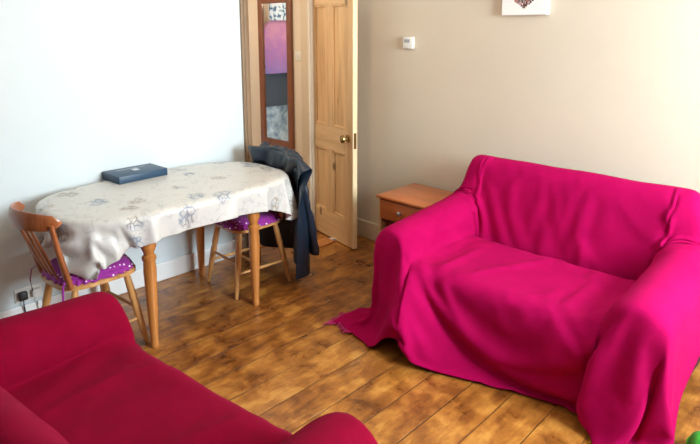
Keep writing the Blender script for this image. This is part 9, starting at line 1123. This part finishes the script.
for args, dep in ((('hanging_jeans', 'pale blue denim hanging lowest, seen in the lower part of the tall mirror', 'clothing', GC, .40, 1.6, .52, M['g_denim'], 4), .03),
                  (('hanging_trousers', 'dark slate-grey garment seen in the middle of the tall mirror', 'clothing', GC, .88, 1.7, .54, M['g_grey'], 3), .08),
                  (('hanging_shirt', 'violet and pink top seen in the upper part of the tall mirror', 'clothing', GC, 1.24, 1.82, .42, M['g_pink'], 5), .13),
                  (('hanging_scarf', 'white and dark blue patterned scarf at the top of the tall mirror', 'clothing', GC, 1.80, 2.02, .34, M['g_white'], 4), .18)):
    garment(*args, depth=dep, sleeves=(args[0] == 'hanging_shirt'))
# hook rail they hang from
hr = thing('coat_rail', 'wooden coat rail with brass hooks on the hall wall', 'coat rail', (HX, GC, 1.98))
bm = B(); box(bm, (0,-.35,0), (.02,.35,.08)); obj('rail_board', bm, M['mirror_frame'], hr, smooth=False, bevel=.004)
for k in range(4):
    y = -.27+.18*k
    bm = B(); tube(bm, [(.02,y,.05),(.05,y,.04),(.075,y,.045),(.085,y,.075)], .006, 8); obj('hook', bm, M['brass'], hr)

# ------------------------------------------------------------------ bedside cabinet
cb = thing('bedside_cabinet', 'orange varnished pine bedside cabinet with one drawer in the corner beside the sofa', 'bedside cabinet', (-2.332, YB-.035, 0))
cw, cd, chh = .196, .41, .575
bm = B(); box(bm, (-cw-.015,-cd-.025,chh-.02), (cw+.015,.0,chh), .006); obj('cabinet_top', bm, M['cabinet'], cb)
for s in (-1,1):
    bm = B(); box(bm, (s*cw-.009,-cd,0), (s*cw+.009,-.005,chh-.02)); obj('side_panel', bm, M['cabinet_edge'] if s < 0 else M['cabinet'], cb, smooth=False, bevel=.002)
bm = B(); box(bm, (-cw+.009,-.02,.05), (cw-.009,-.008,chh-.02)); box(bm, (-cw+.009,-cd+.01,chh-.19), (cw-.009,-.02,chh-.178)); obj('back_panel', bm, M['cabinet_dark'], cb, smooth=False)
bm = B(); box(bm, (-cw+.009,-cd+.004,.06), (cw-.009,-.02,.078)); box(bm, (-cw+.009,-cd+.02,0), (cw-.009,-cd+.035,.06)); obj('lower_shelf', bm, M['cabinet'], cb, smooth=False)
bm = B(); box(bm, (-cw+.012,-cd-.012,chh-.165), (cw-.012,-cd+.008,chh-.027), .004); box(bm, (-cw+.03,-cd+.008,chh-.155), (cw-.03,-.05,chh-.06)); dr = obj('drawer', bm, M['cabinet'], cb)
bm = B(); lathe(bm, [(0,.009),(.35,.008),(.5,.014),(.8,.017),(1,.009)], (0,-cd-.012,chh-.095), (0,-cd-.042,chh-.095)); obj('drawer_knob', bm, M['metal'], dr)

# ------------------------------------------------------------------ dining table
TX0, TX1, TY0, TY1, TZ = -3.485, -2.665, .93, 2.365, .775
tcx, tcy = (TX0+TX1)/2, (TY0+TY1)/2
def superellipse(a, b, n, seg=72):
    out = []
    for i in range(seg):
        th_ = 2*pi*i/seg; c_, s_ = cos(th_), sin(th_)
        out.append((a*abs(c_)**(2/n)*(1 if c_ >= 0 else -1), b*abs(s_)**(2/n)*(1 if s_ >= 0 else -1)))
    return out
tb = thing('dining_table', 'wooden dining table with turned orange legs standing against the white wall', 'table', (tcx, tcy, 0))
bm = B(); out = superellipse((TX1-TX0)/2, (TY1-TY0)/2, 3.1)
rings(bm, [[(x*k, y*k, z) for x, y in out] for k, z in ((.985,TZ-.03),(1,TZ-.024),(1,TZ-.008),(.988,TZ-.002))])
obj('tabletop', bm, M['beech'], tb, angle=60)
lx, ly0, ly1 = .315, 1.315-tcy, 1.995-tcy
bm = B()
for s in (-1,1): box(bm, (s*lx-.012, ly0, TZ-.12), (s*lx+.012, ly1, TZ-.03))
for y in (ly0, ly1): box(bm, (-lx, y-.012, TZ-.12), (lx, y+.012, TZ-.03))
obj('apron', bm, M['beech'], tb, smooth=False)
leg_prof = [(0,.020),(.02,.024),(.05,.021),(.08,.021),(.35,.029),(.60,.034),(.665,.031),(.68,.037),(.70,.037),(.715,.025),(.74,.030),(.775,.041),(.81,.038),(.825,.026),(.84,.026),(.855,.036),(.875,.036),(.885,.029),(.895,.029)]
for x in (-lx, lx):
    for y in (ly0, ly1):
        bm = B(); lathe(bm, leg_prof, (x,y,0), (x,y,TZ-.03), 28); box(bm, (x-.034,y-.034,(TZ-.03)*.885), (x+.034,y+.034,TZ-.03), .004); obj('leg', bm, M['beech'], tb)

# ------------------------------------------------------------------ farmhouse chairs (local: faces +y)
def squircle(a, b, n, z, yo=0, taper=0.0, seg=40):
    return [(x*(1+taper*y/b), y+yo, z) for x, y in superellipse(a, b, n, seg)]
def make_chair(label, mw, ml, cushion_label):
    c = thing('dining_chair', label, 'chair', group=None)
    bm = B(); rings(bm, [squircle(.185,.185,4,.425,taper=.08), squircle(.20,.20,4,.432,taper=.08), squircle(.20,.20,4,.450,taper=.08), squircle(.19,.19,4,.457,taper=.08)])
    obj('seat', bm, ml, c, angle=50)
    prof = [(0,.011),(.12,.015),(.35,.019),(.55,.021),(.62,.017),(.65,.021),(.9,.018),(1,.014)]
    feet = {}
    for sx in (-1,1):
        for sy in (-1,1):
            b_ = Vector((sx*.185, sy*.205 - (.01 if sy < 0 else 0), 0)); t_ = Vector((sx*.135, sy*.135, .43))
            bm = B(); lathe(bm, prof, b_, t_, 16); obj('leg', bm, ml, c); feet[sx,sy] = (b_, t_)
    P = lambda k, q: feet[k][0].lerp(feet[k][1], q)
    for sx in (-1,1):
        bm = B(); lathe(bm, [(0,.007),(.5,.011),(1,.007)], P((sx,-1),.36), P((sx,1),.36), 12); obj('stretcher', bm, ml, c)
    a = P((-1,-1),.36).lerp(P((-1,1),.36),.5); b_ = P((1,-1),.36).lerp(P((1,1),.36),.5)
    bm = B(); lathe(bm, [(0,.007),(.5,.011),(1,.007)], a, b_, 12); obj('stretcher', bm, ml, c)
    bm = B(); lathe(bm, [(0,.007),(.5,.010),(1,.007)], P((-1,1),.5), P((1,1),.5), 12); obj('stretcher', bm, ml, c)
    # crest rail: bowed, swept back in the middle
    bm = B(); rr = []; n = 22
    for i in range(n+1):
        q = i/n*2-1; x = .205*q; y = -.325+.10*q*q + (.015*max(0,abs(q)-.8)/.2); hgt = .048*(1-.30*abs(q)**3); zc = .805+.012*(1-q*q)
        if abs(q) > .9: hgt *= math.sqrt(max(.12, 1-((abs(q)-.9)/.1)**2))
        t_ = .012
        rr.append([(x, y+t_*cos(2*pi*k/14)*1.0, zc+hgt*sin(2*pi*k/14)) for k in range(14)])
    rings(bm, rr); obj('crest_rail', bm, mw, c)
    for s in (-1,1):
        bm = B(); tube(bm, [(s*.155,-.165,.45),(s*.165,-.19,.55),(s*.178,-.218,.67),(s*.188,-.242,.80)], [.022,.021,.019,.016], 12, .75, up=(0,1,0)); obj('back_post', bm, mw, c)
    for k in (-1,0,1):
        bm = B(); pts = [Vector((k*.062,-.175,.45)).lerp(Vector((k*.075,-.303,.80)), q/6) for q in range(7)]
        tube(bm, pts, [.010,.013,.019,.021,.019,.013,.010], 12, .45, up=(0,1,0)); obj('spindle', bm, mw, c)
    return c
def make_cushion(label):
    c = thing('seat_cushion', label, 'cushion', group=None)
    bm = B(); rr = []; seg = 64
    prof = [(.0,.002),(.55,.0),(.88,.003),(.97,.010),(1.0,.020),(.96,.034),(.80,.047),(.5,.052),(.2,.052),(0,.052)]
    prof = [(max(k,.02),z) for k,z in prof]
    for k, z in prof: rr.append([(x*k, y*k, z + (.004*sin(7*x*30)*cos(y*40) if z > .03 else 0)) for x, y, _ in squircle(.205,.20,3.2,0,0,.08,seg)])
    rings(bm, rr); obj('pad', bm, M['dots'], c, angle=80)
    # gathered frill hanging round the edge
    bm = B(); r1 = []; levels = 5
    base = squircle(.207,.203,3.2,0,0,.08,160)
    for j in range(levels):
        q = j/(levels-1); ring = []
        for i, (x, y, _) in enumerate(base):
            wv = 1+q*(.045+.035*sin(i*2*pi/160*30)+.012*sin(i*1.3)); ring.append((x*wv, y*wv, .020-.026*q))
        r1.append(ring)
    vs = [[bm.verts.new(p) for p in r] for r in r1]; n = len(base)
    for a, b_ in zip(vs, vs[1:]):
        for i in range(n): bm.faces.new((a[i], a[(i+1)%n], b_[(i+1)%n], b_[i]))
    fr_ = obj('frill', bm, M['dots'], c, angle=80); s_ = fr_.modifiers.new('thick','SOLIDIFY'); s_.thickness = .002
    for s in (-1,1):
        bm = B(); tube(bm, [(s*.15,-.185,.02),(s*.17,-.205,.03),(s*.19,-.225,.01),(s*.2,-.235,-.05),(s*.195,-.23,-.11)], .006, 8, .4); obj('tie', bm, M['dots'], c)
    return c
ch1 = make_chair('red-brown farmhouse chair with open spindle back at the end of the table nearest the viewer', M['chair_wood'], M['chair_light'], '')
ch1.location = (-2.995, 1.085, 0); ch1.rotation_euler = (0,0,radians(5)); ch1['group'] = 'farmhouse chairs tucked under the table'
ch2 = make_chair('honey wood farmhouse chair with a black leather jacket over its back', M['chair_light'], M['chair_light'], '')
ch2.location = (-3.075, 2.165, 0); ch2.rotation_euler = (0,0,radians(176)); ch2['group'] = 'farmhouse chairs tucked under the table'
cu1 = make_cushion('purple cushion with white dots on the red-brown chair nearest the viewer'); cu1.location = (ch1.location.x, ch1.location.y, .462); cu1.rotation_euler = ch1.rotation_euler; cu1.scale = (.93,.93,1)
cu2 = make_cushion('purple cushion with white dots on the chair that carries the leather jacket'); cu2.location = (ch2.location.x, ch2.location.y, .462); cu2.rotation_euler = ch2.rotation_euler
cu1['group'] = cu2['group'] = 'purple dotted seat cushions'

# ------------------------------------------------------------------ book on the table
bk = thing('flat_box', 'flat blue box lying on the floral tablecloth', 'box', (-3.42, 1.575, TZ+.004), radians(3))
bw, bl, bh = .112, .162, .054
bm = B(); box(bm, (-bw,-bl,.003), (bw,bl,.012), .002); box(bm, (-bw+.004,-bl+.004,.012), (bw-.004,bl-.004,bh-.006)); obj('box_base', bm, M['book'], bk, smooth=False)
bm = B(); box(bm, (-bw,-bl,.014), (bw,bl,bh), .003); obj('box_lid', bm, M['book'], bk)
bm = B(); box(bm, (-bw-.001,-bl-.001,.0), (bw+.004,bl+.002,.003)); obj('base_edge', bm, M['cream_blue'], bk, smooth=False)
bm = B(); box(bm, (-.03,-.012,bh), (.022,.026,bh+.0008)); box(bm, (-.055,-.1,bh), (-.05,.1,bh+.0006)); obj('lid_print', bm, M['book_print'], bk, smooth=False)

# ------------------------------------------------------------------ wall socket and plug low on the left wall
so = thing('wall_socket', 'white wall socket with plugs low behind the near chair', 'socket', (XL+.0005, .93, .15))
bm = B(); box(bm, (0,-.073,0), (.010,.073,.086), .003); obj('socket_plate', bm, M['plastic_white'], so)
for y, mm in ((-.036, 'black_plastic'), (.036, 'plastic_white')):
    bm = B(); box(bm, (.010,y-.024,.018), (.042,y+.024,.066), .006); tube(bm, [(.03,y,.02),(.032,y,-.03),(.02,y+.01,-.10),(.03,y+.04,-.147)], .004, 8); obj('plug', bm, M[mm], so)

# ------------------------------------------------------------------ sofas (local: faces -y, front at y=0, back at y=SD)
SW, SD = .755, .98
def make_sofa(label, by=0.0):
    s = thing('two_seat_sofa', label, 'sofa')
    bm = B(); box(bm, (-SW+.02,.05,.07), (SW-.02,SD-.02,.30), .03, 3); obj('base', bm, M['sofa_fabric'], s)
    bm = B(); box(bm, (-.56,.035,.29), (.56,.665-by,.435), .05, 4); obj('seat_cushion', bm, M['sofa_fabric'], s)
    for k in (-1,1):
        bm = B(); rr = []
        for i, y in enumerate((.03,.06,.3,.6,.86,.93)):
            top = .60+.08*(y); kk = .94 if i in (0,5) else 1
            rr.append([(k*(SW-.11)+.115*kk*cos(a), y, max(.08, top-.115+.115*kk*sin(a))) for a in [2*pi*q/24 for q in range(24)]])
        rings(bm, rr); box(bm, (k*(SW-.11)-.10,.05,.08), (k*(SW-.11)+.10,.92,.48), .02); obj('arm', bm, M['sofa_fabric'], s)
    bm = B(); rr = []
    # raked back, rounded top
    prof = [(.72,.30),(.745,.5),(.775,.72),(.80,.83),(.835,.885),(.885,.895),(.935,.87),(.955,.80),(.96,.3)]
    for x, q in ((-1,.955),(-.965,1),(.965,1),(1,.955)):
        rr.append([(x*(SW-.05-.05*max(0,min(1,(z-.5)/.35))), .86+(y-.86)*q, z*q if z > .6 else z) for y, z in prof])
    rings(bm, rr); bm.transform(Matrix.Translation((0,-by,by*.35))); obj('backrest', bm, M['sofa_fabric'], s, angle=60)
    for sx in (-1,1):
        for y in (.09, SD-.1):
            bm = B(); lathe(bm, [(0,.018),(1,.028)], (sx*(SW-.1),y,0), (sx*(SW-.1),y,.08), 16); obj('foot', bm, M['foot'], s)
    return s
RS = (-1.275, 2.30, 0, 0.0)
LS = (-1.67, 1.02, 0, radians(180+7))
sofa_r = make_sofa('dark two-seat sofa against the cream wall, covered by a magenta throw'); sofa_r.location = RS[:3]; sofa_r.rotation_euler = (0,0,RS[3])
sofa_l = make_sofa('dark two-seat sofa in the near left corner, covered by a crimson throw', .055); sofa_l.location = LS[:3]; sofa_l.rotation_euler = (0,0,LS[3])
def unpack(name, q=0.001):
    nu, nv, nums = GRID[name]; G = []; p = 0
    for k in range(3):
        g = [[0]*nv for _ in range(nu)]
        for i in range(nu):
            for j in range(nv):
                g[i][j] = nums[p] + (g[i-1][j] if i else 0) + (g[i][j-1] if j else 0) - (g[i-1][j-1] if i and j else 0); p += 1
        G.append(g)
    return nu, nv, [[(G[0][i][j]*q, G[1][i][j]*q, G[2][i][j]*q) for j in range(nv)] for i in range(nu)]
def cloth_obj(name, key, mat, thick=.004, sub=1, uvscale=1.0, origin=None, smooth=0, offset=1):
    nu, nv, P = unpack(key)
    c = Vector(origin) if origin else Vector((0,0,0))
    me = bpy.data.meshes.new(name)
    me.from_pydata([tuple(Vector(p)-c) for r in P for p in r], [], [(i*nv+j, (i+1)*nv+j, (i+1)*nv+j+1, i*nv+j+1) for i in range(nu-1) for j in range(nv-1)])
    uv = me.uv_layers.new(name='UVMap'); 
    for poly in me.polygons:
        for li in poly.loop_indices:
            vi = me.loops[li].vertex_index; uv.data[li].uv = (vi//nv*uvscale, vi%nv*uvscale)
    me.shade_smooth(); me.materials.append(mat)
    o = bpy.data.objects.new(name, me); C.objects.link(o); o.location = c
    if smooth:
        m_ = o.modifiers.new('relax', 'SMOOTH'); m_.iterations = smooth; m_.factor = .5
    s_ = o.modifiers.new('thickness', 'SOLIDIFY'); s_.thickness = thick; s_.offset = offset
    m_ = o.modifiers.new('sub', 'SUBSURF'); m_.levels = m_.render_levels = sub
    return o, P
throw_r, PR = cloth_obj('sofa_throw', 'throw_r', M['throw_r'], origin=(RS[0],RS[1],0))
tag(throw_r, 'bright magenta throw spread over the whole sofa by the cream wall', 'throw', 'throws spread over the sofas')
throw_l, PL = cloth_obj('sofa_throw', 'throw_l', M['throw_l'], origin=(LS[0],LS[1],0))
tag(throw_l, 'deep crimson throw spread over the sofa in the near left corner', 'throw', 'throws spread over the sofas')
tcl, PT = cloth_obj('tablecloth', 'cloth_t', M['cloth'], thick=.0012, uvscale=.026, origin=(tcx,tcy,TZ))
tag(tcl, 'white tablecloth with grey flower prints draped over the dining table', 'tablecloth')
# black leather jacket over the back of the far chair
jk = thing('leather_jacket', 'black leather jacket hung over the back of the far dining chair', 'jacket', (-3.08, 2.45, 0))
jb, PJ = cloth_obj('jacket_body', 'jacket', M['leather'], thick=.004, origin=(-3.08,2.45,0)); jb.location = (0,0,0); jb.parent = jk
# sleeves and collar of the jacket, in the chair's own frame moved to the jacket's
Wj = Matrix.Translation(-Vector((-3.08,2.45,0))) @ Matrix.Translation(Vector(ch2.location)) @ Matrix.Rotation(ch2.rotation_euler.z, 4, 'Z')
def sleeve(pts, rad):
    # resample smoothly, wrinkle rings
    P_ = [Vector(p) for p in pts]; out = []; n = 36
    for i in range(n+1):
        t_ = i/n*(len(P_)-1); k = min(int(t_), len(P_)-2); f_ = t_-k
        p0, p1, p2, p3 = P_[max(k-1,0)], P_[k], P_[k+1], P_[min(k+2,len(P_)-1)]
        out.append(.5*((2*p1)+(p2-p0)*f_+(2*p0-5*p1+4*p2-p3)*f_*f_+(3*p1-p0-3*p2+p3)*f_**3))
    bm = B(); rr = []
    for i, p in enumerate(out):
        q = i/n; d = (out[min(i+1,n)]-out[max(i-1,0)]).normalized(); s1 = d.cross(Vector((0,1,0))).normalized(); s2 = s1.cross(d)
        R = rad*(1-.35*q)*(1+.07*sin(i*1.7)+.04*sin(i*.9+1))
        rr.append([p + s1*R*cos(a)*(1+.10*sin(3*a+i*.5)) + s2*R*.62*sin(a)*(1+.08*sin(2*a-i*.7)) for a in [2*pi*k/22 for k in range(22)]])
    rings(bm, rr); bm.transform(Wj); return bm
obj('sleeve', sleeve([(-.16,-.27,.85),(-.235,-.25,.84),(-.27,-.25,.76),(-.285,-.27,.60),(-.295,-.31,.42),(-.31,-.34,.20)], .062), M['leather'], jk)
obj('sleeve', sleeve([(.16,-.29,.85),(.225,-.29,.83),(.26,-.32,.74),(.27,-.36,.55),(.27,-.38,.38),(.26,-.40,.24)], .06), M['leather'], jk)
bm = B(); rr = []
for i in range(25):
    q = i/12-1; x = .17*q; y0 = -.30+.05*q*q; z0 = .888-.025*q*q
    rr.append([(x, y0+.030*cos(a)*(1+.1*sin(i)), z0+.020*sin(a)+.004*sin(i*.9)) for a in [2*pi*k/14 for k in range(14)]])
rings(bm, rr); bm.transform(Wj); obj('collar', bm, M['leather'], jk)
# magenta fringe at the corner of the throw that trails on the floor
nu_, nv_ = len(PR), len(PR[0])
corner = Vector(PR[0][0]); bm = B(); rnd = random.Random(5)
edge_pts = [Vector(PR[0][j]) for j in range(0,9)] + [Vector(PR[i][0]) for i in range(1,9)]
cen = Vector((RS[0], RS[1]+.5, 0))
for p in edge_pts:
    for r_ in range(2):
        d = (p-cen); d.z = 0; d.normalize(); d = Matrix.Rotation(rnd.uniform(-.6,.6),3,'Z') @ d; L_ = rnd.uniform(.02,.045)
        q0 = Vector((p.x, p.y, max(p.z,.006))); tube(bm, [q0, q0+d*L_*.5+Vector((0,0,.002)), Vector((q0.x+d.x*L_, q0.y+d.y*L_, .004))], [.0035,.003,.002], 6)
bm.transform(Matrix.Translation(-Vector((RS[0],RS[1],0)))); obj('fringe', bm, M['fringe'], throw_r)
for o in (sofa_r, throw_r): o.location.x -= .022
# green cushion on the floor at the right end of the sofa
gb = thing('floor_cushion', 'bright green cushion on the floor at the right end of the magenta sofa', 'cushion', (-.275,2.42,0), radians(20))
bm = B(); rr = []
for k, z in ((.9,0.004),(.97,.012),(1,.04),(.97,.07),(.8,.10),(.5,.118),(.2,.124),(.02,.125)):
    rr.append([(x*k, y*k, z*(1+.04*sin(9*x)*cos(11*y))) for x, y in superellipse(.16,.16,4,48)])
rings(bm, rr); obj('cushion_body', bm, M['green'], gb, angle=80)
bm = B(); tube(bm, [(x*1.01,y*1.01,.04) for x,y in superellipse(.16,.16,4,48)]+[(.1616,0,.04)], .006, 8); obj('piping', bm, M['green'], gb)
# ------------------------------------------------------------------ light
world = bpy.data.worlds.new('world'); bpy.context.scene.world = world; world.use_nodes = True
bg = world.node_tree.nodes['Background']; bg.inputs[0].default_value = (.80,.90,1.0,1); bg.inputs[1].default_value = 1.2
def area(name, loc, direction, sx, sy, power, color):
    l = bpy.data.lights.new(name, 'AREA'); l.shape = 'RECTANGLE'; l.size = sx; l.size_y = sy; l.energy = power; l.color = color
    o = bpy.data.objects.new(name, l); C.objects.link(o); o.location = loc
    o.rotation_euler = Vector(direction).to_track_quat('-Z','Y').to_euler(); return o
area('window_daylight', (XR+.12, (WY0+WY1)/2, (WZ0+WZ1)/2), (-1,.0,-.3), WY1-WY0, WZ1-WZ0, 245, (.80,.93,1.0))
def fill_lamp(name, label, x, y, power, color, r=.13):  # unseen warm lamps, added as fill light for room and hall
    t_ = thing(name, label, 'ceiling lamp', (x,y,H))
    bm = B(); lathe(bm, [(0,.05),(.9,.05),(1,.03)], (0,0,0), (0,0,-.03)); tube(bm, [(0,0,-.02),(0,0,-.25)], .004, 8); obj('ceiling_rose', bm, M['plastic_white'], t_)
    m_ = new_mat('fill_lamp_glass', (.9,.85,.75), .6); b_ = m_.node_tree.nodes['Principled BSDF']
    b_.inputs['Emission Color'].default_value = (1,.72,.42,1); b_.inputs['Emission Strength'].default_value = 2.5
    bm = B(); bmesh.ops.create_uvsphere(bm, u_segments=24, v_segments=14, radius=r*.6); bmesh.ops.translate(bm, verts=bm.verts, vec=(0,0,-.31)); obj('globe', bm, m_, t_)
    l = bpy.data.lights.new(name+'_light', 'POINT'); l.energy = power; l.color = color; l.shadow_soft_size = .1
    o = bpy.data.objects.new(name+'_light', l); C.objects.link(o); o.location = (x,y,H-.46)
fill_lamp('pendant_fill', 'unseen round warm pendant lamp added as fill for the room', -2.5, 1.9, 16, (1,.74,.48))
fill_lamp('hall_fill', 'unseen round warm pendant lamp added to brighten the hall', -4.3, 1.9, 36, (1,.80,.58))

# ------------------------------------------------------------------ camera
cam = bpy.data.cameras.new('camera'); co = bpy.data.objects.new('camera', cam); C.objects.link(co)
bpy.context.scene.camera = co
cam.sensor_width = 36; cam.lens = 572.5/700*36; cam.shift_y = -86/700; cam.clip_start = .02
yaw, pitch = 0.7703744, radians(10.5)
d = Vector((-sin(yaw)*cos(pitch), cos(yaw)*cos(pitch), -sin(pitch)))
co.location = (0,0,1.70); co.rotation_euler = d.to_track_quat('-Z','Y').to_euler()
s = bpy.context.scene
s.view_settings.view_transform = 'Standard'; s.view_settings.look = 'None'; s.view_settings.gamma = 1; s.view_settings.use_curve_mapping = False
s.view_settings.exposure = 0.0
